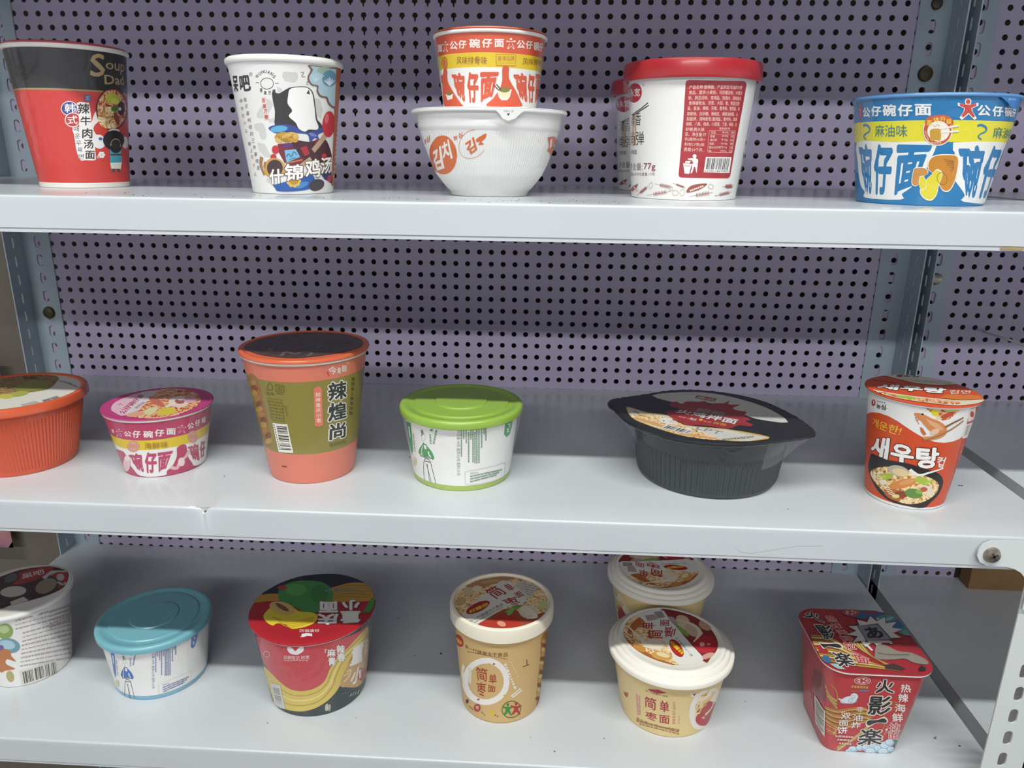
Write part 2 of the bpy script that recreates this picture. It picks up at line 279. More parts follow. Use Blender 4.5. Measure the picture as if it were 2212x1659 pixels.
CUPS = {
'soup': {'pos':[-320.1,-209.7,1102.9],'body':[(0,34.8),(0.8,35.5),(106,45.6),(111.5,46.2)],'rim':('#e9e4dc',[(109,45.2),(109,47.15),(109.85,48.1),(111.38,48.2),(112.4,47.7),(112.5,46.4),(112.4,44.9)]),'lid':('#c23236',[(112.2,46.8),(113.4,47),(114.6,44.5),(115.2,40)],0),'rib':None,'sq':None,'bands':[(4.19,'#e6e0d6'),(77.39,'#d3352d'),(78.77,'#a58a5a'),(112,'#2c2a29')]},
'wuhuang': {'pos':[-117,-251.6,1102.9],'body':[(0,31.2),(1.2,32.1),(88,41.8),(93,42.8),(97,43.6)],'rim':('#eceae6',[(95.5,42.1),(95.5,44.05),(96.55,45),(98.44,45.1),(99.7,44.6),(99.8,43.3),(99.7,41.8)]),'lid':('#e4e1da',[(99.8,43.4),(100.7,43.2),(101,40),(100.4,36)],0),'rib':None,'sq':None,'bands':[(100,'#eceae6')]},
'bowlW': {'pos':[45.1,-242.2,1102.9],'body':[(0,31.4),(3,32.6),(8,37),(16,43.4),(24.8,47.6),(37.6,52.6),(50,56.2),(51.4,57.4),(61,58.4),(63.2,58.6)],'rim':('#eceae6',[(62.6,58.2),(62.6,62.2),(63.6,62.7),(64.6,62.4),(64.8,58)]),'lid':('#eceae4',[(64.8,62.2),(65.3,62),(65.5,58),(65.3,40)],0),'rib':[150,0.13,3,50],'sq':None,'bands':[(70,'#eceae6')]},
'orangeO': {'pos':[45.4,-242.2,1168.4],'body':[(0,36.2),(0.8,37),(52.4,43.3)],'rim':('#eceae6',[(52,42.7),(52,44.13),(52.6,44.8),(53.68,44.9),(54.4,44.4),(54.5,43.58),(54.4,42.4)]),'lid':('#e0603a',[(54.6,43.4),(55.2,44.4),(56,44),(56.4,42),(55.8,30)],0),'rib':None,'sq':None,'bands':[(28.56,'#eceae6'),(38.54,'#e6c31e'),(52.36,'#df5532'),(60,'#eceae6')]},
'redlid': {'pos':[206,-232.7,1102.9],'body':[(0,41.6),(0.8,42.4),(92,50.2)],'rim':None,'lid':('#b3242b',[(88.6,51.5),(88.4,53.6),(90,54.2),(100,53.9),(101.6,53.4),(102.2,52),(102,50.4),(99.4,49.8),(99.2,45)],0),'rib':None,'sq':None,'bands':[(100,'#eceae6')]},
'blue': {'pos':[388.3,-253,1102.9],'body':[(0,44.6),(0.8,45.6),(75.4,56.8)],'rim':('#5b8fc4',[(75,56.2),(75,57.63),(75.55,58.3),(76.54,58.4),(77.2,57.9),(77.3,57.08),(77.2,55.9)]),'lid':('#3f86c4',[(77.2,57.4),(77.8,57.2),(78,52),(77.4,40)],0),'rib':None,'sq':None,'bands':[(44.94,'#1878b4'),(59.47,'#e6d91e'),(80,'#1878b4')]},
'orangeL': {'pos':[-382.9,-264.9,860.1],'body':[(0,42.6),(1,43.3),(60,56)],'rim':('#dd5a32',[(58,55),(57.6,58.6),(59,60.2),(63,60.2),(65.6,59.4),(66.2,57.6),(65.8,55.2),(64.6,54.2)]),'lid':('#d8d2c8',[(64.4,54.6),(64.9,54.4),(65.1,53)],0),'rib':[110,0.45,4,52],'sq':None,'bands':[(70,'#d9532f')]},
'pink': {'pos':[-251.1,-261.3,860.1],'body':[(0,34),(0.8,34.8),(54.6,44.8)],'rim':('#e6dccc',[(54.2,43.8),(54.2,45.1),(54.75,45.7),(55.74,45.8),(56.4,45.3),(56.5,44.6),(56.4,43.5)]),'lid':('#c2387c',[(56.3,45.6),(56.7,46.5),(57.4,46.4),(57.8,45.4),(57.3,44),(57.1,43)],0),'rib':None,'sq':None,'bands':[(27.65,'#eceae6'),(37.27,'#e4c41c'),(60,'#c23f68')]},
'olive': {'pos':[-113.7,-260.6,860.1],'body':[(0,37),(0.8,37.8),(110,52.6)],'rim':('#e8ded0',[(109.6,52.2),(109.6,53.5),(110.2,54.1),(111.28,54.2),(112,53.7),(112.1,53),(112,51.9)]),'lid':('#e0643c',[(111.8,53.6),(112,55),(113,55.3),(114.6,54.6),(115.2,52.6),(114.6,50.4),(114,50)],0),'rib':None,'sq':None,'bands':[(28.89,'#e27a62'),(95.82,'#8f8238'),(112,'#e27a62')]},
'green': {'pos':[22.6,-258.5,860.1],'body':[(0,42.8),(0.8,43.6),(62,50.6)],'rim':None,'lid':('#90b540',[(59.2,51.2),(59,53.2),(59.6,54),(63.5,54.3),(65.4,53.6),(66.2,52),(66.2,48.5),(65.6,47.6),(65.4,42),(66.4,41.4),(66.6,36),(66.6,23),(67.6,22.4),(67.8,18)],0),'rib':None,'sq':None,'bands':[(5.2,'#a6bf5a'),(62,'#eceae6')]},
'teal': {'pos':[-291,-248.9,620],'body':[(0,42.8),(0.8,43.6),(62,50.6)],'rim':None,'lid':('#74b2bf',[(59.2,51.2),(59,53.2),(59.6,54),(63.5,54.3),(65.4,53.6),(66.2,52),(66.2,48.5),(65.6,47.6),(65.4,42),(66.4,41.4),(66.6,36),(66.6,23),(67.6,22.4),(67.8,18)],0),'rib':None,'sq':None,'bands':[(5.2,'#7fb2cc'),(62,'#eceae6')]},
'black': {'pos':[244.9,-239.9,860.1],'body':[(0,59.6),(2,61.4),(6,62.2),(36,66),(48,69),(55,71)],'rim':None,'lid':None,'rib':[84,0.7,3,36],'sq':None,'bands':[(60,'#2f3538')],'lens':[(-90.5,22.2),(-90.4,13.7),(-86.6,3.6),(-79.6,-23.1),(-72.1,-38.3),(-63,-51.5),(-49.3,-64.6),(-33.7,-72.6),(-17.8,-76.5),(-1.4,-76.9),(15.8,-74.3),(33.9,-68.1),(52.7,-60.9),(69.4,-53.2),(76.5,-47.3),(79.1,-37.1),(78.2,-23.1),(75,-4.8),(66.8,17.7),(53.6,39.4),(37.5,54),(19.7,64),(0.2,68.3),(-13.1,67.7),(-31.2,62.5),(-46.6,53.3),(-63.7,43.5),(-79.3,35.2),(-86.5,30.1)]},
'shrimp': {'pos':[406.7,-276.6,860.1],'body':[(0,30),(0.8,30.9),(91.2,41)],'rim':('#eceae6',[(90.8,40.2),(90.8,41.63),(91.4,42.3),(92.48,42.4),(93.2,41.9),(93.3,41.08),(93.2,39.9)]),'lid':('#d84c24',[(92.4,42.4),(92.9,43.4),(93.6,43.4),(94,42.4),(94.1,38)],0),'rib':None,'sq':None,'bands':[(2.6,'#eceae6'),(95,'#dc4d22')]},
'wcupL': {'pos':[-432.1,-247,620],'body':[(0,36.4),(1,37.3),(80,46.4),(84,47.8)],'rim':('#eceae6',[(82.6,47.2),(82.6,49.15),(83.7,50.1),(85.68,50.2),(87,49.7),(87.1,48.4),(87,46.9)]),'lid':('#dcd8d0',[(86.8,48.6),(87.6,48.4),(87.9,46)],0),'rib':None,'sq':None,'bands':[(90,'#eceae6')]},
'chong': {'pos':[-124.7,-257.1,620],'body':[(0,45.8),(0.8,46.8),(87.2,57.6)],'rim':('#e2c8c4',[(86.6,57),(86.6,58.3),(87.2,58.9),(88.28,59),(89,58.5),(89.1,57.8),(89,56.7)]),'lid':('#b3202a',[(88.4,58.8),(88.6,60),(89.6,60),(90.2,59),(90.3,50)],0),'rib':None,'sq':None,'bands':[(100,'#333d3c')]},
'kraft': {'pos':[60.4,-262,620],'body':[(0,37.4),(0.8,38.2),(102,46.4)],'rim':None,'lid':('#ebe2cc',[(96,46.6),(95.4,48.4),(96.2,49.3),(107,49.5),(109.4,49),(110.4,47.4),(110.2,45.8),(108.2,45),(108,44.4)],0),'rib':None,'sq':None,'bands':[(105,'#d2ad70')]},
'cream': {'pos':[222.5,-263.8,620],'body':[(0,42.4),(0.8,43.4),(64,54.6)],'rim':None,'lid':('#ece6da',[(66,55.5),(64.6,57.6),(65.2,58.8),(69.4,59),(70.5,58.2),(70.9,55.6),(73.4,54.6),(74.1,53.8),(74.4,51.2),(76.6,50.2),(77.3,49.3),(77.5,47.2),(77.2,46.6),(77.2,40)],0),'rib':None,'sq':None,'bands':[(70,'#e8cc8c')]},
'square': {'pos':[391.8,-280.5,620],'body':[(0,33),(2,33.6),(93,45.2)],'rim':None,'lid':None,'rib':None,'sq':(11,19),'bands':[(100,'#c43a40')]},
}
INKS = '#1878b4 #1d78c8 #1f1d1f #1f2230 #252325 #26364e #29272a #2a2422 #2a2628 #2a3a66 #2c2422 #2c2a2c #2c2b2c #2e7f86 #2f2624 #2f332e #2f5ca8 #2f6ca0 #332a2a #332c2a #333333 #35201c #357a34 #39352f #39458f #3a201c #3a2420 #3a2a28 #3a3030 #3a3430 #3a3634 #3a4440 #3a5f8c #3b3939 #3b4f58 #3c3a2c #3d4e8e #3d4f98 #3e393c #3f6a98 #3f7a48 #3f8a3c #3f9cae #4470c0 #483638 #4a3434 #4a3632 #4a4148 #4a4448 #4a4646 #4a4c58 #4a5a5c #4a5a9c #4a7a34 #4a7a35 #4a86c8 #4c4a26 #4c8c8c #4c9f5e #4e2c33 #4f8a3a #51261d #55523c #55524c #555555 #55a048 #5a2418 #5a3a80 #5a4028 #5a544c #5a5a5a #5aaad6 #5b4a2e #5e4e4c #5f5c52 #5f6a68 #5f8a38 #5f92ac #6a2c24 #6a3020 #6a4a26 #6a4a30 #6a5040 #6a5a58 #6a665e #6a6666 #6a6a60 #6a86a8 #6a86b0 #6aa09c #6b2b2a #6b6566 #6c6228 #6c6a2e #6e5c4c #6f7ec0 #6f9cac #6fa04a #74b4d8 #777777 #7a2024 #7a3a24 #7a5030 #7a5a4c #7a5aa0 #7a6060 #7aa8c8 #7c3038 #7c4a24 #7c807c #7d9c80 #7fa8c4 #7fae3c #8088b4 #86a58a #86a848 #86ac48 #86b85a #8a4a24 #8a5a1c #8a5a30 #8a5a3c #8a5a50 #8a7a60 #8a7a6a #8a8478 #8a8480 #8a8484 #8a8680 #8a8884 #8a8a3a #8a8a8a #8a8e8a #8a9290 #8a94bc #8ab8b0 #8c2a24 #8c2f36 #8c3c20 #8c3c4c #8c6a28 #8c7a34 #8c8690 #8d3b29 #8f2f33 #8f6818 #8f6a5e #8f877c #8fa860 #93343a #98938a #9a5f1c #9a6a34 #9a948c #9ab09a #9c2a2c #9cb6a0 #9cc0d4 #9cc23c #9cc4c8 #a02c30 #a03028 #a03a30 #a03a34 #a04a6a #a05048 #a09a94 #a42c2c #a58a7a #a6b83a #a83028 #a83a3c #a83e22 #a84a2c #a8503a #a85a4c #a8642a #a87418 #a8743c #a8784c #a87c30 #a8803c #a89a90 #a8a498 #a8a848 #a8ccd6 #a8d0f0 #a9754a #a9a59c #a9c03c #a9c8d6 #aa8888 #b02830 #b02a22 #b02a24 #b02c34 #b03238 #b03a2c #b03a6c #b0464a #b0622c #b07a24 #b07a3c #b0aaa4 #b0aca4 #b23c30 #b23c34 #b3242c #b3283a #b39a6c #b5b1ac #b6c890 #b8241c #b8343c #b8402c #b84a30 #b8602c #b8642c #b8643c #b86a50 #b8702a #b8835a #b8923c #b8963c #b89a7c #b89a8c #b89a98 #b8a39a #b8a868 #b8a898 #b8b0a4 #b8b4a8 #b8c848 #b98a2a #b98a34 #b98a80 #b9a46a #b9bcb8 #bf3422 #bfa27c #c02430 #c0bcb6 #c2303a #c23a34 #c23c24 #c23f68 #c2513c #c25a34 #c2743c #c2963c #c2b84a #c3342e #c43a40 #c49a1c #c49c62 #c4c9c2 #c6dde6 #c8323a #c86a3c #c86a50 #c86a70 #c8782c #c87848 #c8784a #c87a48 #c87a78 #c89a4c #c89a50 #c89a78 #c8a070 #c8b8a8 #c8c2b8 #c8cc4c #c8cc8a #c8d048 #c9343c #c9512c #c9672a #c99a48 #c9b98e #c9c33c #cbb08c #cc6a3c #cc8420 #cc8a3c #cc8c44 #cc9a30 #cdb090 #cdcbc8 #cf4a52 #cf9a24 #cfa468 #cfa638 #cfa868 #cfc0bc #cfcac4 #cfccc4 #cfe2ea #d0572c #d07a70 #d0808c #d23c34 #d2453c #d2ad70 #d2d0cc #d6be36 #d87a58 #d8843c #d8a04c #d8a08c #d8a8a0 #d8b03a #d8b058 #d8b060 #d8b0ac #d8b430 #d8b48c #d8b838 #d8b878 #d8b8a8 #d8bc6c #d8bc8c #d8c0b0 #d8c8b0 #d8c8b8 #d8cc98 #d8ccc4 #d8ccd0 #d8d0a0 #d8d0c4 #d8d2c8 #d8d4cc #d8d4d0 #d9742c #d98850 #d98a2c #d98a50 #d9a06a #d9a595 #d9bd58 #d9c2b2 #d9c4a4 #d9c9a0 #d9d5d0 #dcb450 #dcd8cc #dcd94e #dcd9cd #dce8ee #dda5a0 #ddd9cf #df5532 #df6a6a #dfa08c #dfa0b4 #dfe6ea #e06a2c #e09a58 #e0a080 #e0a828 #e0c870 #e0c878 #e0c88c #e0cc30 #e0ccc4 #e0d028 #e0d2b8 #e0d4c0 #e0d9d0 #e27a62 #e2a0b0 #e2a23a #e2b4b4 #e2b4c4 #e2d2b4 #e2d2b8 #e6a87c #e6c31e #e6c840 #e6c890 #e6d2c0 #e6d2cd #e6d4b8 #e6dfdc #e6e0da #e6e2da #e89a7c #e8a098 #e8a8a8 #e8b0a8 #e8b4b8 #e8c0a0 #e8c0bc #e8c830 #e8c880 #e8c8c0 #e8cc2c #e8d0a0 #e8d8b8 #e8d8c0 #e8d8c8 #e8d9c8 #e8dcd0 #e8dcd4 #e8dfd4 #e8e0d0 #e8e0d4 #e8e0d8 #e9dcb2 #e9e4e2 #eacac8 #ead4b8 #eadfd0 #ecc0c4 #ecc8b4 #ecd2c2 #ecd888 #ecd8cc #ecdcd4 #ece2d0 #ece4d4 #ece6de #ece6e2 #ece8dc #ece8e2 #eceae6 #edebe6 #eeb0a8 #eeddc4 #eee5e2 #eee6d8 #eee6e2 #efd8a0 #efe0c0 #efe0dc #efe6d4 #efe8dc #efeae6 #efece8 #f0c030 #f0c838 #f0d020 #f0d8c8 #f0d8d4 #f0dcd8 #f0e0d0 #f0e2c4 #f0e4dc #f0e6d4 #f0e6e0 #f1efec #f2e6dc #f3e6dc #f3ece2 #f3ede6 #f4e8d0 #f4ead8 #f4f0ec #f5f2ec F_noodle F_noodle2 F_redfood'.split()
# one printed shape per line: surface, ink, outline (tenths of a degree round the cup and of a mm up it, or tenths of a mm on a lid) [| lettering | weight]
PRINT = {
'soup': """\
B 209 538 1065 691 1078 683 903 510 884|S|0.0217 0.0217
B 209 696 1013 1019 1024 1006 926 687 938|oup|0.0124 0.0124
B 209 668 914 977 932 996 852 664 839|Dad|0.0186 0.0186
B 36 433 748 501 746 497 698 429 697
B 279 444 741 493 743 488 705 438 703|宏|0 0
B~ 383 350 638 328 604 281 582 228 580 190 601 181 634 205 668 251 690 303 691 340 672
B~ 24 342 638 322 607 279 587 232 586 197 604 189 634 211 665 253 684 299 685 333 668
B~ 383 366 550 343 515 298 493 246 492 208 513 200 547 224 581 269 603 319 604 356 584
B~ 251 356 550 337 519 296 500 250 499 217 517 210 547 231 577 271 596 315 597 348 580
B 437 224 672 339 678 327 606 213 600|韩|0.015 0.015
B 437 236 581 338 583 325 514 221 512|式|0.015 0.015
B 422 349 681 385 690 471 685 478 595 475 508 486 468 484 371 481 302 477 232 446 226 354 228 336 225 302 225 280 252 274 288 269 328 271 388 271 440 262 460 268 491 340 497 348 568
B 19 358 679 476 683 463 598 343 595|辣|0.0225 0.0225
B 19 366 578 476 581 464 507 352 505|牛|0.0225 0.0225
B 19 368 485 478 488 465 405 352 403|肉|0.0225 0.0225
B 19 366 395 477 397 465 322 352 321|汤|0.0225 0.0225
B 19 366 305 477 306 466 237 353 237|面|0.0225 0.0225
B 19 282 496 336 497 328 456 273 455|매|0.0062 0.0062
B 19 283 442 338 443 330 401 274 401|운|0.0062 0.0062
B 19 284 387 341 388 332 346 276 346|우|0.0062 0.0062
B 19 286 332 343 333 335 291 277 290|육|0.0062 0.0062
B 19 287 277 346 277 337 235 278 235|면|0.0062 0.0062
B~ 404 524 612 572 630 561 550 503 508 476 444 508 388 601 348 630 373 546 404 473 492 485 548
B~ 409 611 398 611 362 581 333 534 322 490 333 465 362 467 397 495 426 538 437 583 427
B~ 409 1085 378 1048 347 987 328 932 328 896 346 886 376 903 406 943 425 1000 426 1059 408
B~ 52 582 403 574 394 556 390 539 394 534 403 542 412 560 416 577 413
B~ 61 1123 661 971 552 794 485 648 481 559 541 538 638 586 737 688 803 831 811 999 758
B~ 461 1042 658 941 559 788 496 655 492 573 548 554 639 598 731 693 793 822 800 964 750
B~ 459 830 583 791 528 709 493 625 491 568 522 552 574 582 626 647 660 729 664 803 634
B~ 280 877 724 834 701 764 691 701 698 663 718 658 744 688 766 745 776 814 770 868 750
B~ 346 852 698 814 686 768 689 739 705 743 725 775 736 821 733 854 718
B~ 54 840 655 819 637 777 628 738 634 725 650 742 668 781 677 823 671
B~ 21 989 662 964 627 916 605 869 603 837 623 828 656 843 690 881 713 929 715 973 696
B~ 368 899 655 888 644 865 639 844 642 836 652 846 663 868 668 890 665
B~ 143 845 580 852 546 841 523 814 519 785 536 764 567 758 600 769 623 792 627 820 611
B~ 412 845 472 813 457 748 450 690 454 669 468 693 482 752 489 816 485
B 42 666 332 860 334 859 270 859 207 739 182 655 199 661 266
B 347 656 207 855 211 826 152 735 157 664 157
B 90 666 281 864 281 863 268 664 268
B- 34 27 27 702 157 699 127
B- 34 27 27 789 156 785 129
B~ 2 941 398 884 349 777 318 674 317 606 346 586 393 618 440 694 471 796 473 896 446
B~ 2 862 334 824 301 752 288 692 301 671 332 699 364 763 378 832 366
B- 236 9 12 682 349 709 386 766 404 826 388 844 342
B~ 6 843 363 814 334 756 322 707 333 691 361 714 390 766 402 820 391
B~ 429 597 272 591 265 578 262 565 265 561 272 567 279 581 282 593 279
B~ 429 581 256 574 249 561 246 549 249 545 256 551 263 564 266 576 263
B~ 429 552 256 546 249 533 246 522 249 517 256 524 263 536 266 548 263
B~ 429 541 272 535 265 522 262 510 265 506 272 513 279 525 282 537 279
B~ 429 557 288 551 281 538 278 526 281 522 288 528 295 541 298 553 295
B~ 429 585 288 579 281 566 278 554 281 549 288 556 295 569 298 581 295
B~ 342 564 272 559 266 550 264 541 266 538 272 543 278 552 280 560 278
B~ 349 531 255 523 247 507 244 492 247 487 255 494 263 510 267 525 264
""",
'wuhuang': """\
B 288 167 888 300 887 313 867 302 832 265 815 175 824 153 855
B~ 288 -59 685 -1 693 27 658 -16 608 -85 565 -165 561 -185 586 -118 636
B~ 288 -246 514 -146 528 -98 507 -90 434 -125 405 -177 419 -193 463 -235 478
B 288 -236 382 -132 375 -80 309 -48 272 -160 279 -238 330
B 288 89 785 139 772 146 751 94 743
B 288 496 719 562 708 608 636 580 562 522 590 509 655
B 288 -188 112 -82 129 -33 91 -127 74 -188 89
B 288 -52 550 22 565 39 529 -31 529
B 33 -528 869 -367 864 -433 746 -557 750|呆|0.04 0.04
B 33 -358 864 -204 864 -203 756 -388 745|吧|0.04 0.04
B 85 -199 883 -153 882 -160 855 -207 855|®|0 0
B 33 -133 854 -106 870 -80 854 -106 839|W|0.0124 0.0124
B 33 -94 877 -70 886 -52 867 -76 858|U|0.0124 0.0124
B 33 -57 892 -31 897 -25 875 -50 870|H|0.0124 0.0124
B 33 -19 898 6 899 2 876 -23 875|U|0.0124 0.0124
B 33 19 895 41 891 28 868 6 872|A|0.0124 0.0124
B 33 53 885 72 876 51 856 32 865|N|0.0124 0.0124
B 33 82 866 96 854 67 838 53 851|G|0.0124 0.0124
B 33 -95 770 -63 770 -68 744 -101 744|吾|0.015 0.015
B 33 -52 754 -21 754 -26 729 -57 729|皇|0.015 0.015
B 33 -5 753 25 753 21 728 -9 728|万|0.015 0.015
B 33 46 765 75 766 71 740 41 740|睡|0.015 0.015
B 49 62 805 58 795 50 785 37 776 21 770 4 766 -15 764 -34 765 -50 769 -65 776 -75 784 -80 794 -80 804 -76 815 -67 824 -53 833 -37 839 -19 843 -1 845 17 843 33 839 46 833 56 825 61 815 62 805 57 805 56 814 51 823 42 831 30 836 15 840 -1 841 -18 840 -35 836 -50 830 -62 823 -71 814 -75 804 -74 795 -70 786 -60 778 -47 772 -32 769 -14 768 3 769 19 773 34 779 45 786 53 795 57 805
B- 49 3 3 -135 810 -92 810
B- 49 3 3 75 807 114 807
B- 99 4 4 339 889 373 889 349 863 385 862
B- 99 3 3 394 827 420 827 397 809 423 807
B 91 -341 710 -289 709 -301 679 -355 680|每|0 0
B 91 -339 661 -286 661 -299 631 -352 632|天|0 0
B 91 -336 612 -283 612 -295 582 -350 582|最|0 0
B 91 -334 563 -280 563 -293 532 -348 533|纠|0 0
B 91 -331 514 -277 514 -290 483 -346 483|结|0 0
B 91 -329 464 -274 464 -287 433 -344 433|的|0 0
B 91 -326 414 -272 414 -284 383 -342 383|三|0 0
B 91 -324 363 -268 364 -280 332 -339 332|件|0 0
B 91 -321 313 -264 313 -277 281 -337 281|事|0 0
B 91 -318 262 -260 262 -273 230 -334 230|情|0 0
B 91 -315 210 -258 211 -270 179 -331 178|是|0 0
B 91 -425 702 -368 701 -385 670 -445 671|中|0 0
B 91 -429 648 -371 647 -388 616 -451 617|午|0 0
B 235 -438 596 -378 595 -394 566 -460 567|吃|0 0
B 235 -436 541 -374 540 -390 511 -457 512|什|0 0
B 235 -434 486 -372 486 -388 456 -454 456|么|0 0
B 91 -414 389 -352 389 -369 360 -433 359|晚|0 0
B 91 -399 341 -339 341 -354 311 -418 311|上|0 0
B 235 -403 292 -342 292 -358 262 -423 261|吃|0 0
B 235 -405 227 -342 228 -358 197 -426 197|什|0 0
B 235 -407 162 -342 163 -359 132 -428 131|么|0 0
B 381 -94 710 -36 712 -34 660 -31 607 -29 554 -92 547 -93 601 -93 656
B 206 -86 701 -44 701 -50 670 -93 670|吾|0.025 0.025
B 206 -83 663 -41 663 -47 632 -91 632|皇|0.025 0.025
B 206 -80 624 -38 625 -44 593 -87 593|万|0.025 0.025
B 206 -78 586 -34 586 -41 555 -85 554|睡|0.025 0.025
B~ 38 39 749 103 736 179 765 232 782 315 790 408 790 465 761 489 712 511 618 529 560 581 532 614 496 537 472 365 458 260 474 171 502 32 500 46 608 36 679
B~ 450 218 766 262 780 315 785 402 785 453 757 475 708 495 618 506 560 544 509 516 486 416 486 366 469 296 489 264 532 191 578 233 618 189 667 200 724
B 38 424 773 435 738 395 744
B 107 37 377 133 381 228 386 289 323 355 260 327 230 186 220 100 236 38 317
B- 67 22 22 94 359 214 367
B- 262 10 10 113 234 323 260
B~ 59 206 404 413 395 636 421 754 353 821 268 644 245 408 245 281 297
B 196 303 349 380 365 423 306 356 290
B 137 494 411 553 420 587 360 509 344
B~ 37 -52 489 13 510 162 519 262 503 365 465 495 478 606 510 619 473 538 449 561 405 495 426 426 392 402 447 293 456 178 462 50 453 -8 464
B~ 71 170 491 151 477 103 465 41 461 -10 466 -29 479 -8 493 42 505 103 509 151 504
B~ 95 520 439 499 434 460 437 427 447 418 457 437 463 475 459 509 450
B~ 249 80 425 68 411 42 405 17 411 9 424 22 437 48 443 72 438
B~ 312 86 405 74 392 47 386 22 391 14 405 27 418 53 424 78 419
B~ 180 99 437 87 424 61 418 36 423 28 437 41 450 67 456 91 451
B~ 249 107 436 95 423 69 417 45 422 37 435 49 449 75 455 99 449
B~ 312 111 405 99 391 73 386 48 391 40 404 53 418 79 424 103 418
B~ 180 123 427 111 413 85 407 61 412 52 426 65 439 91 445 114 440
B~ 249 134 444 122 430 96 425 72 430 64 443 76 457 102 463 125 457
B~ 312 138 411 126 398 100 392 75 397 67 411 80 424 105 430 129 425
B~ 180 147 415 135 402 109 396 84 401 76 415 88 428 114 434 138 429
B~ 249 159 446 147 432 121 426 98 431 89 445 101 458 127 464 150 459
B~ 312 164 422 152 409 127 403 103 408 94 422 106 435 132 441 156 436
B~ 180 171 407 159 394 133 388 109 393 100 407 113 420 138 426 162 421
B~ 249 183 440 171 427 146 421 122 426 113 440 126 453 151 459 174 454
B~ 312 191 434 179 421 154 415 129 420 121 434 133 447 158 453 182 448
B~ 180 196 405 184 392 158 386 134 391 125 405 138 418 163 424 187 419
B~ 249 207 431 195 417 170 411 146 416 137 430 149 443 174 449 198 444
B~ 312 217 444 205 430 180 424 156 429 147 443 159 456 184 462 208 457
B~ 180 222 410 210 397 184 391 160 396 151 409 163 423 189 429 213 424
B~ 249 231 419 219 405 194 400 170 405 161 418 173 432 198 438 222 432
B~ 312 242 447 230 433 205 427 181 433 173 446 184 460 209 465 233 460
B~ 180 248 420 236 407 211 401 187 406 178 420 190 433 215 439 239 434
B~ 249 255 410 244 396 218 390 194 396 185 409 197 423 222 429 246 423
B~ 312 267 444 255 430 230 424 206 429 197 443 209 456 234 462 258 457
B~ 180 274 433 263 419 237 413 213 418 204 432 216 445 241 451 265 446
B~ 249 281 406 269 393 243 387 219 392 210 405 221 419 247 425 271 420
B~ 312 291 435 280 421 254 415 230 420 221 434 233 447 258 453 282 448
B 98 112 329 248 340 295 282 126 238
B- 5 5 5 129 281 159 304 187 281 222 319 256 297
B- 5 4 4 166 259 204 270 242 274
B- 224 46 40 697 475 466 328
B- 224 31 30 436 272 300 214
B~ 275 876 533 830 474 744 438 666 439 615 475 601 532 627 589 685 624 762 625 841 590
B~ 352 708 571 692 545 664 534 641 546 635 572 651 598 678 609 702 598
B~ 275 49 334 32 312 -2 302 -33 311 -42 333 -24 355 10 365 40 356
B~ 275 6 280 -8 265 -38 259 -65 265 -73 279 -58 294 -28 301 -2 295
B~ 275 690 292 676 278 643 273 611 278 599 291 611 304 641 310 675 305
B~ 278 -178 218 -107 257 -34 272 53 258 103 213 86 145 5 137 -142 132 -190 158
B~ 44 72 197 46 159 -11 135 -79 135 -131 157 -143 195 -111 232 -50 256 13 256 59 234
B- 187 31 21 -199 278 -236 218 -203 142
B- 187 20 20 -156 241 -186 196
B~ 16 -84 64 -22 76 77 92 239 115 419 153 493 114 461 76 400 37 147 19 -34 22 -59 41
B~ 55 396 87 384 73 341 57 284 45 234 43 211 51 223 65 264 81 320 93 370 95
B~ 47 651 87 647 58 590 34 510 22 441 27 403 48 408 76 453 101 524 113 600 108
B 9 575 160 824 174 864 70 653 113
B~ 275 828 114 813 95 776 88 740 97 724 116 735 135 768 142 807 134
B~ 344 294 100 285 89 265 85 247 89 240 100 249 111 268 115 286 111
B~ 344 275 77 266 66 247 62 228 66 222 77 231 88 250 93 268 88
B~ 344 233 65 223 54 204 50 185 54 179 65 188 76 207 80 226 76
B~ 344 186 69 177 58 157 54 139 58 133 69 142 80 162 85 180 80
B~ 344 158 88 149 77 129 72 111 77 105 88 114 98 134 103 152 99
B~ 344 161 112 152 101 133 96 115 101 109 112 118 122 137 127 155 123
B~ 344 193 130 184 120 165 115 147 119 141 130 150 141 169 145 187 141
B~ 344 240 135 231 124 212 119 194 124 187 134 196 145 215 150 233 145
B~ 344 279 123 270 112 251 107 233 112 226 123 235 133 254 138 272 133
B~ 234 256 100 237 79 194 71 154 79 140 100 159 120 201 129 241 121
B~ 103 414 941 446 912 413 865 417 830 460 803 518 799 515 763 562 726 649 720 690 680 821 653 996 697 1057 830 1013 951 679 943 515 943
B~ 190 438 937 470 913 431 865 435 834 472 812 536 807 535 768 576 737 669 731 711 691 814 667 916 701 1003 826 949 939 680 936 528 937
B~ 156 717 926 697 910 643 897 582 893 535 899 518 912 532 927 576 939 635 943 691 938
B~ 77 851 877 819 839 741 813 661 808 604 826 584 860 600 895 649 919 721 924 801 909
B- 297 8 8 698 816 615 847
B- 297 9 9 698 816 641 856
B- 297 10 9 698 816 667 865
B- 297 10 11 698 816 695 874
B- 297 10 11 698 816 727 869
B- 297 10 10 698 816 762 864
B- 297 9 10 698 816 800 859
B- 256 6 6 496 834 450 880
B- 256 6 6 496 834 479 889
B- 256 6 6 496 834 509 898
B- 256 6 6 496 834 542 893
B- 256 6 6 496 834 577 888
B- 256 5 6 496 834 614 883
B 218 807 953 1060 963 1061 904 1057 845 1057 785 1057 726 1057 666 1057 606 1057 545 1057 484 1057 423 1057 362 1057 300 1057 238 1057 175 1057 113 1057 49 869 54 865 117 861 179 858 241 853 303 851 364 848 425 844 485 841 545 839 605 836 664 834 723 832 781 829 839 823 896
B- 401 23 23 1016 918 1061 909
B- 401 23 2 1061 884 1057 873
B- 401 23 2 1057 848 1057 836
B- 401 23 2 1057 811 1057 800
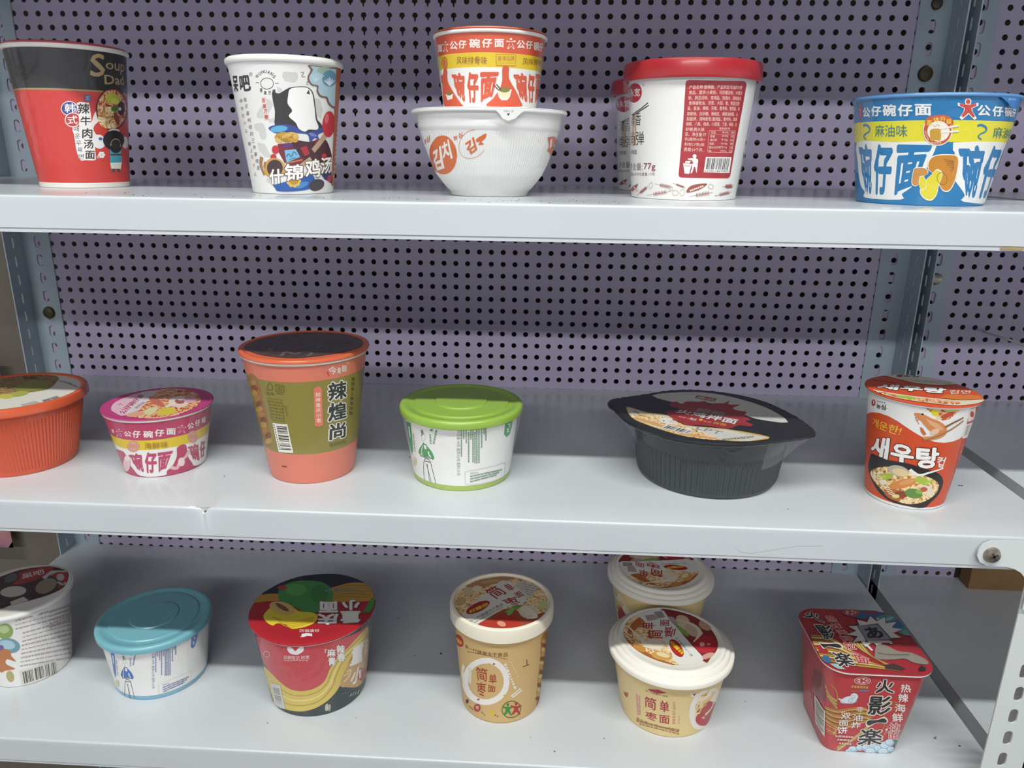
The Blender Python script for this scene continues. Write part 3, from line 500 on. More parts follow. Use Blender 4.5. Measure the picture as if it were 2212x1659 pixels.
B- 401 23 17 1057 774 1057 763
B- 401 23 23 1041 737 1057 726
B- 401 23 23 1025 699 1057 689
B- 401 23 23 1015 662 1057 652
B- 401 23 23 1006 625 1057 615
B- 401 23 23 999 588 1057 578
B- 401 23 23 991 550 1057 540
B- 401 23 23 986 513 1057 503
B- 401 23 23 979 475 1057 465
B- 401 23 23 973 438 1043 427
B- 401 23 23 969 400 1024 389
B- 401 23 23 963 363 1012 351
B- 401 23 23 957 325 1004 313
B- 401 23 23 952 287 995 275
B- 401 23 23 948 249 989 237
B- 401 23 23 943 211 981 198
B- 401 23 23 938 173 975 160
B- 401 23 23 933 134 969 122
B 82 -119 185 81 194 69 84 -129 67|什|0.065 0.025
B 458 -119 185 81 194 69 84 -129 67|什|0.025 0.025
B 82 100 232 333 226 319 115 77 92|锦|0.065 0.025
B 458 100 232 333 226 319 115 77 92|锦|0.025 0.025
B 82 355 264 564 272 576 133 354 119|鸡|0.065 0.025
B 458 355 264 564 272 576 133 354 119|鸡|0.025 0.025
B 82 575 276 819 288 810 162 585 149|汤|0.065 0.025
B 458 575 276 819 288 810 162 585 149|汤|0.025 0.025
""",
'bowlW': """\
B~ 356 -248 320 -297 234 -415 175 -587 167 -807 215 -694 303 -538 390 -418 445 -322 449 -261 402
B 454 -558 340 -401 381 -451 211 -696 179|김|0.0372 0.0372
B 454 -386 399 -300 428 -300 288 -435 256|치|0.0372 0.0372
B 356 -693 426 -524 459 -555 410 -724 384|농심|0.0186 0.0186
B 356 -257 447 -167 482 -168 444 -254 412|농심|0.0186 0.0186
B- 356 3 3 -63 494 -127 478 -185 430 -214 374 -211 322 -174 294 -122 288 -49 308 6 352
B 356 -164 400 -77 445 -55 352 -130 307|김|0.0372 0.0372
B~ 356 -59 427 -4 459 22 467 17 440 -5 420 -19 408 3 392 -43 388 -28 412 -55 407
B~ 356 610 455 776 457 900 415 809 396 901 345 901 301 700 344 657 352 668 386 618 427
B- 449 32 35 672 440 715 378
C63.2 426 84 630 151 632 220 632 292 632 260 614 220 575 170 557 129 575 110 606
C63.2 70 139 632 208 632 208 615 140 613|여는곳|0 0
C63.2 20 161 607 183 610 171 590
""",
'orangeO': """\
B 452 -409 471 -297 466 -305 411 -420 416|公|0.035 0.035
B 452 -291 473 -196 469 -201 413 -299 416|仔|0.035 0.035
B 452 -168 478 -54 476 -56 414 -173 416|碗|0.035 0.035
B 452 -37 478 65 479 66 418 -39 417|仔|0.035 0.035
B 452 86 475 182 478 185 422 87 420|面|0.035 0.035
B 452 318 477 417 483 427 427 325 421|公|0.035 0.035
B 452 427 480 526 487 541 432 437 424|仔|0.035 0.035
B 452 540 481 644 490 670 430 557 421|碗|0.035 0.035
B 452 648 482 748 492 794 434 674 424|仔|0.035 0.035
B 452 -671 465 -543 459 -552 408 -687 413|面|0.035 0.035
B 452 208 470 240 465 271 467 303 475 305 464 276 453 279 442 301 420 290 413 260 432 231 410 219 418 236 440 237 451 208 459
B~ 452 267 479 264 472 255 468 245 471 241 478 244 485 253 488 263 486
B 351 222 463 245 460 267 461 289 466 290 458 270 451 272 443 288 427 280 422 259 436 239 420 230 425 242 442 243 450 223 455
B~ 351 264 469 262 464 256 462 249 464 246 469 248 474 255 476 261 474
B 452 -529 464 -496 456 -466 454 -434 458 -436 447 -466 440 -466 429 -453 405 -466 400 -488 421 -527 404 -539 412 -509 432 -504 442 -533 454
B~ 452 -464 466 -470 459 -480 457 -488 460 -490 468 -485 474 -475 476 -466 473
B 351 -516 456 -493 450 -472 448 -449 451 -451 444 -471 438 -472 431 -463 413 -472 410 -487 425 -515 412 -522 418 -503 433 -499 440 -518 448
B~ 351 -471 457 -474 452 -482 451 -487 453 -489 458 -485 463 -477 465 -472 462
B 176 -328 362 13 357 12 303 -337 308|风味排骨味|0.005 0.005
B 176 407 362 794 374 848 334 415 313|风味排骨味|0.005 0.005
B 335 103 375 208 377 320 380 326 301 214 299 109 298
B 377 110 371 208 372 313 376 317 305 213 303 116 303
B 220 123 362 302 368 306 334 124 328|香港品牌|0.01 0.01
B 220 125 321 307 327 308 314 125 308|Hongkong Brand|0 0
B~ 277 -477 326 -503 296 -551 286 -597 301 -607 333 -571 362 -521 372 -485 357
B 371 -494 327 -500 316 -509 306 -523 300 -539 297 -555 298 -570 302 -580 310 -585 321 -583 332 -575 342 -563 352 -548 358 -532 361 -516 360 -505 355 -497 348 -493 338 -494 327 -507 327 -506 337 -508 345 -514 352 -521 356 -530 356 -541 354 -552 348 -560 340 -566 331 -568 321 -566 312 -559 306 -551 302 -540 301 -529 304 -519 310 -512 318 -507 327
B 351 -439 255 -238 249 -260 38 -359 87|碗|0.045 0.045
B 351 -218 254 -77 253 -89 37 -215 38|仔|0.045 0.045
B 351 -61 253 143 255 80 85 -69 37|面|0.045 0.045
B 351 291 253 482 262 546 50 409 77|碗|0.045 0.045
B 351 492 258 632 263 709 55 567 51|仔|0.045 0.045
B 351 647 264 809 270 917 99 750 56|面|0.045 0.045
B 351 -724 246 -573 250 -592 207 -703 188|面|0.04 0.04
B~ 351 178 288 246 290 255 213 348 131 429 58 436 22 16 14 80 69 148 133 179 196
B~ 351 -568 284 -499 280 -512 203 -426 121 -325 39 -312 15 -685 24 -692 147
B 453 123 133 294 137 278 85 246 61 178 59 144 82
B 408 136 121 282 125 267 89 238 71 184 70 155 86
B~ 141 276 136 258 121 211 114 164 119 145 133 163 148 208 155 255 150
B- 72 7 7 85 165 149 125
B- 72 7 8 116 170 168 133
B 453 -590 110 -430 105 -454 70 -562 65
B~ 141 -448 109 -467 100 -510 97 -557 103 -575 114 -549 123 -501 126 -461 120
""",
'redlid': """\
B~ 207 -582 783 -615 745 -688 726 -799 736 -955 775 -955 820 -844 854 -720 867 -637 858 -590 826
B 434 -955 836 -602 828 -608 766 -894 777|路永宽|0.01 0.01
B 191 -575 860 -544 858 -544 839 -575 840|®|0 0
B- 281 43 50 -736 642 -748 530 -772 402
B- 239 27 26 -702 629 -694 528 -704 402
B- 10 8 8 -498 716 -600 675 -770 635
B- 10 8 7 -489 697 -585 667 -736 629
B 14 -689 652 -594 648 -594 553 -693 556|香|0 0
B 14 -681 511 -548 509 -548 407 -685 407|弹|0 0
B 14 -807 652 -712 648 -713 553 -812 556|清|0 0
B 14 -848 511 -714 509 -715 407 -852 407|尚|0 0
B 14 -856 372 -672 372 -672 336 -863 335|香辣面|0 0
B 122 -877 268 -572 272 -572 215 -893 209|净含量:|0 0
B 144 -553 270 -399 272 -397 210 -552 207|77g|0.0124 0.0124
B 146 -956 190 -403 201 -402 176 -956 164|面饼重量:60克 料包重量:17克|0 0
B 192 -118 866 -42 865 34 864 112 864 198 865 294 867 409 871 442 864 457 849 456 786 455 723 454 659 451 600 448 540 445 479 442 419 441 361 442 304 440 245 439 187 430 173 401 165 243 166 113 167 32 167 -47 168 -124 169 -144 176 -151 191 -148 265 -146 339 -144 412 -143 471 -142 531 -141 589 -141 648 -142 714 -142 780 -143 845 -136 861
B 415 -110 830 398 838 402 811 -110 803|产品名称:香辣面、产品类型:非油炸方便|0.0062 0.0062
B 415 -109 793 410 801 415 773 -109 766|食品。面饼:小麦粉、马铃薯淀粉、木薯淀|0.0062 0.0062
B 415 -110 756 409 763 414 735 -110 728|粉、豌豆淀粉、食用盐、饮用水。调味酱包|0.005 0.005
B 415 -104 720 395 726 400 698 -104 692|食用植物油、洋葱、大蒜、姜、郫县豆瓣|0.005 0.005
B 415 -110 684 410 690 415 662 -110 656|酱、酱油、辣椒、花椒、香辛料、食用盐、谷|0.005 0.005
B 415 -111 645 396 650 400 622 -111 618|氨酸钠、白砂糖、辣椒红、辣椒油树脂、山|0.005 0.005
B 415 -112 609 398 614 402 586 -112 581|梨酸钾。调味粉包:食用盐、香辛料、草果|0.0062 0.0062
B 415 -114 573 402 577 407 549 -114 545|胡椒、八角、桂皮、小茴香、丁香、味精、白|0.005 0.005
B 415 -114 536 57 534 58 506 -114 508|砂糖;脱水蔬|0.0062 0.0062
B 415 -116 501 78 498 79 470 -116 473|菜。净含量:77|0.0062 0.0062
B 415 -117 464 71 461 73 433 -117 436|克(面饼60克+|0.0062 0.0062
B 415 -115 427 71 424 72 396 -115 398|料包17克)保|0.0062 0.0062
B 415 -116 391 70 388 72 360 -116 362|质期:10个月。|0.0062 0.0062
B- 338 3 3 104 516 238 516 403 518
B- 338 5 6 403 518 401 438 398 357
B- 338 3 3 398 357 241 358 112 359
B- 338 3 3 112 359 108 438 104 516
B- 338 2 2 106 488 238 488 401 489
B 415 200 539 322 541 326 523 204 521|营养成分表|0 0
B 415 120 509 165 510 169 492 123 492|项目|0 0
B 415 238 511 310 513 314 495 241 494|每100g|0 0
B 415 343 512 390 513 396 495 348 494|NRV|0 0
B 415 120 483 166 483 169 466 123 465|能量|0 0
B 415 238 484 312 486 316 468 242 467|2003kJ|0 0
B 415 345 485 392 486 399 468 350 467|24%|0 0
B 415 121 456 190 457 194 439 124 438|蛋白质|0 0
B 415 240 458 313 459 318 441 244 440|9.3g|0 0
B 415 347 458 395 459 401 441 352 440|16%|0 0
B 415 121 429 167 430 170 412 124 411|脂肪|0 0
B 415 241 431 315 432 320 414 245 413|16.6g|0 0
B 415 350 431 398 432 404 414 355 413|28%|0 0
B 415 121 402 242 404 246 386 124 384|碳水化合物|0 0
B 415 242 404 317 405 321 387 246 386|72.1g|0 0
B 415 352 404 401 404 408 386 357 386|24%|0 0
B 415 121 375 145 376 148 358 125 357|钠|0 0
B 415 244 377 318 378 324 359 247 359|2030mg|0 0
B 415 354 376 404 377 410 359 360 358|92%|0 0
B~ 425 9 328 4 318 -8 314 -22 318 -29 328 -25 338 -12 342 2 338
B 425 -74 311 3 315 25 304 32 276 -19 279 -32 298 -70 302
B~ 425 -25 274 26 273 26 240 25 203 0 253 -20 205 -35 207 -26 239
B 425 -114 275 -30 271 -48 197 -93 200
B 314 -100 261 -43 259 -46 251 -98 252
B 425 -93 292 -41 294 -52 275 -97 278
B 425 101 324 190 324 290 325 409 325 411 266 414 206 290 207 188 209 96 210 98 267
B 14 119 316 125 316 119 233 113 233
B 14 127 316 136 316 131 233 122 233
B 14 139 316 141 316 137 233 134 233
B 14 144 316 150 316 145 232 140 233
B 14 153 316 156 316 151 232 148 232
B 14 159 316 162 316 157 232 154 232
B 14 171 316 180 316 176 232 166 232
B 14 183 316 186 316 182 232 179 232
B 14 189 316 198 316 194 232 185 232
B 14 201 316 204 316 200 232 197 232
B 14 207 316 210 316 207 232 204 232
B 14 219 316 223 316 219 232 216 232
B 14 226 316 229 316 226 232 223 232
B 14 232 316 239 316 235 232 229 232
B 14 248 316 252 316 249 232 246 232
B 14 255 316 262 316 259 231 252 231
B 14 265 316 268 316 265 231 263 231
B 14 272 316 279 316 276 231 269 231
B 14 282 316 285 316 283 231 280 231
B 14 289 316 292 316 290 231 287 231
B 14 303 316 313 316 312 231 301 231
B 14 321 316 332 316 331 231 320 231
B 14 343 316 351 316 350 230 342 231
B 14 359 316 363 316 363 230 358 230
B 14 367 316 371 316 370 230 366 230
B 14 375 316 383 316 383 230 375 230
B 14 101 228 390 229 395 212 104 211|6974118690823|0 0
B- 165 2 2 -402 115 -295 103 -196 90
B- 165 6 3 -339 108 -332 92
B- 165 5 2 -339 108 -325 121
B- 165 5 3 -326 106 -319 91
B- 165 5 2 -326 106 -311 119
B- 165 5 3 -313 105 -306 89
B- 165 5 3 -313 105 -299 118
B- 165 5 3 -299 103 -293 88
B- 165 5 2 -299 103 -286 116
B- 165 5 3 -287 102 -280 86
B- 165 5 3 -287 102 -273 114
B- 165 5 3 -274 100 -267 85
B- 165 5 3 -274 100 -260 113
B- 165 5 3 -261 98 -255 83
B- 165 5 2 -261 98 -248 111
B- 165 5 2 -248 97 -242 82
B- 165 5 3 -248 97 -235 110
B- 165 5 3 -236 95 -230 80
B- 165 5 2 -236 95 -223 108
B- 165 2 2 -506 22 -354 43 -224 63
B- 165 6 3 -413 35 -397 21
B- 165 6 3 -413 35 -407 51
B- 165 6 3 -395 37 -379 24
B- 165 6 3 -395 37 -389 54
B- 165 5 3 -377 40 -361 26
B- 165 6 3 -377 40 -371 57
B- 165 5 3 -359 42 -343 29
B- 165 6 3 -359 42 -353 59
B- 165 5 3 -342 45 -326 31
B- 165 6 3 -342 45 -336 62
B- 165 5 3 -325 47 -309 34
B- 165 5 3 -325 47 -319 64
B- 165 5 3 -308 50 -293 36
B- 165 5 3 -308 50 -302 67
B- 165 5 2 -291 52 -276 39
B- 165 5 2 -291 52 -286 69
B- 165 5 2 -275 55 -260 41
B- 165 5 3 -275 55 -270 71
B- 165 2 3 -26 27 95 44 226 60
B- 165 5 2 43 37 59 22
B- 165 5 3 43 37 47 54
B- 165 5 2 59 39 75 24
B- 165 5 3 59 39 62 56
B- 165 5 2 74 41 91 26
B- 165 5 3 74 41 77 59
B- 165 5 2 90 43 107 28
B- 165 5 3 90 43 93 61
B- 165 5 2 106 45 123 30
B- 165 5 3 106 45 109 63
B- 165 5 2 122 47 139 32
B- 165 5 3 122 47 125 65
B- 165 5 2 138 49 156 34
B- 165 5 3 138 49 141 67
B- 165 5 2 155 51 172 36
B- 165 5 3 155 51 158 69
B- 165 5 2 172 53 189 38
B- 165 6 3 172 53 174 71
B- 165 3 3 255 32 521 61
B- 165 5 2 319 41 340 29
B- 165 6 3 319 41 321 55
B- 165 5 2 333 43 357 31
B- 165 7 3 333 43 336 57
B- 165 5 3 348 44 372 33
B- 165 7 3 348 44 351 59
B- 165 5 3 364 46 389 35
B- 165 8 4 364 46 367 61
B- 165 5 3 380 48 406 37
B- 165 8 4 380 48 383 63
B- 165 6 3 397 50 423 38
B- 165 8 4 397 50 399 65
B- 165 6 3 414 52 443 40
B- 165 8 4 414 52 417 66
B- 165 6 3 432 53 462 42
B- 165 9 4 432 53 435 68
B- 165 7 3 452 55 482 43
B- 165 9 4 452 55 455 70
B- 165 3 3 337 100 545 107
B- 165 6 3 385 103 409 88
B- 165 8 4 385 103 392 119
B- 165 6 3 397 103 422 88
B- 165 8 4 397 103 404 119
B- 165 7 4 409 104 435 89
B- 165 9 4 409 104 415 120
B- 165 7 4 422 104 448 89
B- 165 8 5 422 104 428 120
B- 165 7 4 435 104 462 89
B- 165 9 5 435 104 441 120
B- 165 7 4 448 105 476 90
B- 165 9 5 448 105 455 121
B- 165 7 4 462 105 491 90
B- 165 9 5 462 105 469 121
B- 165 8 5 476 106 508 90
B- 165 10 5 476 106 483 122
B- 165 8 5 491 106 524 91
B- 165 10 5 491 106 498 122
B- 165 2 2 -204 126 -70 93
B- 165 5 2 -165 116 -159 107
B- 165 5 2 -165 116 -153 121
B- 165 5 2 -156 114 -150 105
B- 165 5 2 -156 114 -145 119
B- 165 5 2 -148 112 -142 103
B- 165 5 2 -148 112 -136 117
B- 165 5 2 -139 110 -133 101
B- 165 5 2 -139 110 -128 115
B- 165 5 2 -131 108 -125 99
B- 165 5 2 -131 108 -119 113
B- 165 5 2 -122 106 -116 96
B- 165 5 2 -122 106 -111 111
B- 165 5 2 -114 104 -108 94
B- 165 5 2 -114 104 -102 109
B- 165 5 2 -106 102 -99 92
B- 165 5 2 -106 102 -94 107
B- 165 5 2 -97 100 -91 90
B- 165 5 2 -97 100 -85 105
B- 165 3 3 -681 15 -488 95
B- 165 5 3 -613 39 -584 36
B- 165 9 4 -613 39 -618 52
B- 165 5 3 -601 44 -573 41
B- 165 8 4 -601 44 -605 57
B- 165 5 3 -589 49 -561 46
B- 165 8 4 -589 49 -592 62
B- 165 5 3 -576 54 -549 51
B- 165 8 4 -576 54 -580 67
B- 165 5 3 -564 59 -538 56
B- 165 8 4 -564 59 -568 72
B- 165 5 3 -552 64 -528 61
B- 165 8 4 -552 64 -557 77
B- 165 5 3 -542 69 -517 66
B- 165 7 4 -542 69 -545 82
B- 165 5 3 -531 74 -506 71
B- 165 7 4 -531 74 -534 87
B- 165 5 3 -521 79 -497 76
B- 165 7 4 -521 79 -524 92
B~ 165 -57 76 -27 104 34 120 143 127 124 105 62 78 -21 60 -55 59
B~ 417 -8 72 -10 67 -16 65 -23 67 -27 72 -25 77 -18 79 -11 77
B~ 417 12 78 9 73 3 71 -4 73 -7 78 -5 83 1 85 8 83
B~ 417 31 84 29 79 23 77 16 79 12 84 14 89 21 91 28 89
B~ 417 51 89 49 84 42 82 35 84 31 89 33 94 40 96 47 94
B~ 417 70 95 68 90 62 88 55 90 51 95 53 100 60 102 67 100
B~ 417 90 101 88 96 82 94 74 96 70 100 73 105 79 108 87 106
B~ 417 110 106 108 101 101 99 94 101 91 106 93 111 99 113 107 111
B 165 -903 48 -784 85 -649 109 -682 80 -787 47
B~ 417 -713 76 -719 71 -735 69 -752 70 -759 75 -752 80 -734 82 -719 81
B 340 -424 99 -428 91 -436 84 -445 80 -455 78 -465 79 -472 83 -477 89 -478 97 -475 106 -470 114 -462 121 -453 126 -444 128 -435 127 -427 123 -423 116 -421 108 -424 99 -431 100 -429 107 -429 114 -432 119 -437 122 -444 123 -450 121 -458 118 -463 112 -467 105 -470 98 -469 92 -466 86 -461 83 -455 82 -447 84 -441 88 -435 94 -431 100
B 340 -138 48 -142 41 -150 36 -160 33 -171 32 -183 34 -194 38 -201 45 -205 52 -205 60 -201 67 -194 72 -183 75 -172 76 -160 74 -150 70 -142 63 -138 56 -138 48 -144 49 -144 55 -148 61 -154 66 -162 70 -172 71 -181 71 -189 68 -196 64 -199 59 -199 53 -196 47 -189 42 -181 38 -171 37 -162 37 -154 40 -147 44 -144 49
B 340 -74 54 -78 45 -84 37 -93 33 -102 31 -111 32 -119 37 -124 44 -127 54 -126 63 -122 72 -115 80 -107 84 -97 86 -89 85 -81 80 -76 73 -73 64 -74 54 -80 55 -79 63 -81 70 -85 77 -91 80 -98 82 -105 80 -111 76 -116 70 -120 62 -120 54 -119 47 -115 41 -109 37 -102 35 -95 37 -88 41 -83 47 -80 55
B 340 228 99 224 93 217 88 207 86 195 85 184 87 174 91 165 97 161 104 161 110 164 117 171 121 181 124 192 124 204 122 214 118 222 113 227 106 228 99 220 100 219 106 216 111 210 115 201 118 192 120 183 120 175 117 170 114 168 109 168 104 171 99 178 95 186 92 195 90 204 90 212 92 218 96 220 100
B 340 -199 81 -202 76 -208 71 -215 69 -223 68 -231 69 -239 72 -244 77 -246 83 -246 89 -243 94 -237 99 -230 101 -221 102 -214 101 -207 98 -202 93 -199 87 -199 81 -205 82 -205 87 -207 91 -211 94 -216 97 -222 98 -228 97 -233 95 -237 92 -239 88 -240 84 -238 79 -234 76 -229 74 -223 73 -217 73 -212 75 -208 78 -205 82
B 340 -653 57 -657 53 -666 49 -677 47 -688 46 -700 47 -710 49 -716 52 -720 56 -718 61 -711 65 -702 69 -691 71 -679 72 -668 72 -660 69 -654 66 -652 62 -653 57 -665 58 -664 61 -666 64 -669 66 -674 67 -680 67 -687 67 -693 65 -699 63 -702 60 -703 57 -702 55 -699 53 -693 51 -686 51 -680 52 -673 53 -668 55 -665 58
""",
'blue': """\
B~ 425 -960 448 -498 448 -181 447 -187 387 -206 321 -221 266 -261 198 -300 144 -343 109 -389 76 -393 36 -786 35 -788 78 -859 123 -907 201 -932 293
B~ 425 -67 446 570 452 540 401 533 327 610 183 610 24 160 33 154 77 90 130 35 172 1 215 -2 293 -41 382
B 0 -926 438 -701 436 -691 61 -777 60|碗|0.0425 0.0425
B 0 -682 435 -491 434 -500 64 -662 60|仔|0.0425 0.0425
B 0 -472 432 -207 428 -277 136 -463 57|面|0.0425 0.0425
B 0 -39 429 222 432 281 55 163 58|碗|0.0425 0.0425
B 0 247 430 480 430 609 48 306 55|仔|0.0425 0.0425
B 0 -175 447 -121 446 -67 446 -57 395 -47 344 -36 293 -34 232 -31 171 -95 195 -157 218 -216 242 -204 296 -193 351 -184 399
B 425 -826 702 -734 697 -732 627 -826 631|公|0.035 0.035
B 425 -723 707 -624 702 -620 629 -719 632|仔|0.035 0.035
B 425 -613 712 -503 708 -495 625 -608 628|碗|0.035 0.035
B 425 -492 707 -386 704 -376 622 -484 625|仔|0.035 0.035
B 425 -374 706 -263 703 -250 625 -364 627|面|0.035 0.035
B 425 38 695 140 697 168 626 59 624|公|0.035 0.035
B 425 156 691 260 694 299 626 185 623|仔|0.035 0.035
B 425 275 689 370 693 430 628 314 624|碗|0.035 0.035
B 425 382 685 457 685 508 629 430 628|仔|0.035 0.035
B 425 -98 710 -49 699 -4 699 42 711 48 691 9 673 17 653 61 609 46 597 -7 635 -43 596 -64 611 -46 652 -48 673 -93 690
B~ 425 -9 716 -11 700 -25 693 -43 700 -53 716 -51 732 -37 739 -19 732
B 302 -84 706 -44 697 -8 697 28 707 33 690 2 675 9 658 44 622 32 612 -10 644 -38 612 -55 624 -41 658 -43 675 -80 689
B~ 302 -16 716 -17 705 -27 701 -39 705 -47 716 -45 727 -35 732 -23 727
B 302 -899 706 -874 695 -853 694 -833 703 -833 686 -850 673 -849 656 -837 620 -844 611 -862 642 -885 612 -893 625 -879 657 -877 674 -899 690
B~ 302 -854 713 -857 702 -863 698 -870 703 -873 714 -871 725 -863 729 -857 724
B- 0 16 11 -822 569 -780 573 -739 555 -736 528 -788 507 -812 489 -777 467
B- 0 15 7 83 560 114 565 156 551 169 526 128 505 115 487 151 468
B 13 -675 571 -406 565 -396 481 -670 484|麻油味|0.005 0.005
B 13 229 556 601 551 610 482 259 480|麻油味|0.005 0.005
B~ 405 -91 525 -97 465 -141 427 -206 427 -265 464 -294 525 -284 585 -241 622 -181 621 -124 585
B~ 276 -98 525 -104 469 -145 434 -205 433 -260 468 -287 525 -278 581 -238 615 -181 615 -128 581
B~ 435 -110 521 -116 480 -149 454 -197 454 -240 479 -262 521 -254 562 -221 587 -176 587 -134 562
B~ 290 -243 528 -219 538 -177 534 -163 493 -162 457 -195 460 -226 456 -241 499
B- 177 2 2 -234 525 -225 493 -223 463
B- 177 2 2 -219 525 -211 493 -207 463
B- 177 2 2 -203 525 -197 493 -192 463
B- 177 2 2 -188 525 -183 493 -176 463
B- 430 12 12 -175 539 -115 549 -55 560
B- 430 12 12 -170 513 -108 518 -46 524
B- 229 3 3 -174 532 -114 542 -53 552
B- 229 3 3 -168 506 -107 511 -44 516
B- 168 3 3 -231 560 -212 551 -203 565 -184 554
B~ 298 -286 575 -277 612 -226 627 -152 626 -101 591 -106 560 -162 591 -220 592 -266 557
B 440 -279 595 -243 595 -237 558 -273 558|面|0.02 0.02
B 440 -238 616 -198 616 -191 581 -232 581|体|0.02 0.02
B 440 -195 619 -156 619 -149 584 -188 584|升|0.02 0.02
B 440 -151 606 -114 606 -106 568 -143 568|级|0.02 0.02
B 445 -285 522 -274 528 -238 460 -245 453|劲道口感|0 0
B 445 -223 447 -151 449 -148 437 -221 435|更弹更爽|0 0
B~ 425 -220 287 -219 322 -197 349 -153 363 -80 366 -20 360 8 328 21 258 23 181 8 128 -16 103 -60 108 -100 146 -131 198 -174 233 -206 255
B~ 283 -213 284 -211 317 -191 344 -150 356 -80 359 -23 354 3 323 14 257 17 184 2 135 -20 111 -62 116 -99 152 -128 200 -169 233 -199 254
B~ 425 -142 262 -93 229 -102 152 -103 80 -131 40 -173 39 -219 64 -246 110 -219 176 -179 222
B~ 365 -144 255 -97 224 -106 152 -107 84 -133 46 -172 45 -216 69 -242 112 -217 174 -179 218
B 119 -55 208 -49 196 -45 185 -44 174 -47 164 -52 157 -60 152 -71 150 -82 152 -93 156 -105 163 -115 172 -124 182 -129 194 -133 205 -133 216 -130 225 -125 233 -117 237 -108 239 -97 238 -85 234 -74 227 -64 218 -55 208 -59 206 -67 216 -76 224 -86 230 -96 234 -106 235 -114 234 -121 229 -126 223 -128 214 -128 205 -125 194 -119 184 -112 174 -103 166 -93 160 -82 156 -72 155 -63 156 -56 160 -52 167 -49 176 -50 185 -53 196 -59 206
B~ 425 -320 254 -298 270 -246 272 -212 257 -205 231 -228 211 -260 190 -263 147 -294 137 -321 162
B~ 285 -317 251 -296 266 -247 268 -215 254 -209 230 -230 211 -260 192 -263 151 -292 141 -317 166
B 425 -265 207 -234 215 -203 169 -199 129 -224 107 -250 128 -265 167
B 365 -262 204 -233 211 -205 168 -201 131 -225 111 -249 130 -262 167
B- 151 7 3 -30 317 -112 331
B- 151 7 3 -28 310 -100 315
B- 151 7 3 -26 302 -86 299
B- 151 8 3 -24 295 -73 283
B- 151 8 3 -22 288 -59 267
B- 151 8 3 -20 281 -45 250
B- 151 8 3 -17 274 -32 234
C58.6 1 178 754 283 754 445 754 400 745 356 681 318 678 257 716
C58.6 186 258 743 341 747 346 733 262 730|撕开处|0 0
""",
'orangeL': """\
L~ 460 -539 -37 -451 296 -367 397 -236 486 -55 537 119 476 213 302 268 103 193 5 75 -66 24 -186 -73 -414
L 130 -71 390 30 350 130 310 258 117 191 35 125 28 60 22 -72 101 -71 195 -71 291
L~ 184 166 -12 184 -63 171 -114 131 -145 80 -145 37 -114 17 -63 30 -12 70 21 122 20
L~ 250 100 -127 118 -169 106 -197 69 -201 21 -178 -20 -139 -39 -96 -27 -67 10 -64 59 -87
L~ 68 -55 425 -42 388 -58 371 -94 383 -129 417 -143 454 -127 472 -91 460
L 188 415 -211 441 -143 467 -73 526 -123 503 -195 472 -263
L 84 425 -216 429 -207 481 -246 476 -255
L 84 430 -203 435 -190 489 -230 483 -242
L 84 437 -186 439 -182 493 -221 491 -226
L 84 440 -177 444 -169 498 -208 495 -217
L 84 445 -165 447 -160 502 -200 500 -204
L 84 449 -156 450 -152 505 -191 503 -195
L 84 455 -139 460 -126 515 -164 510 -177
L 84 462 -121 464 -117 517 -155 516 -159
L 84 465 -112 471 -99 522 -137 519 -150
L 84 472 -95 474 -91 525 -127 524 -132
L 204 317 -338 373 -232 463 -278 420 -339 372 -392
L- 150 16 16 162 379 208 355
L- 150 16 16 223 347 260 327
L- 150 16 16 275 319 319 296
L- 150 16 16 333 288 369 269
L- 150 16 16 215 358 276 321
L- 150 16 16 292 312 343 280
L- 150 16 16 358 271 395 249
L- 150 16 16 268 337 323 298
L- 150 16 16 339 287 382 258
L- 150 16 16 398 247 441 217
L- 150 16 16 320 316 391 260
L- 150 16 16 408 247 485 185
L- 150 23 23 440 -313 462 -280
L- 150 23 23 465 -274 477 -254
L- 150 23 23 480 -247 491 -225
L- 150 23 23 494 -218 510 -178
L- 150 23 23 512 -172 520 -145
L- 150 26 26 246 -481 286 -458
L- 150 26 26 291 -455 333 -425
L- 150 26 26 339 -421 357 -406
L- 150 26 26 259 -474 287 -457
L- 150 26 26 292 -454 320 -435
L- 150 26 26 324 -432 337 -422
""",
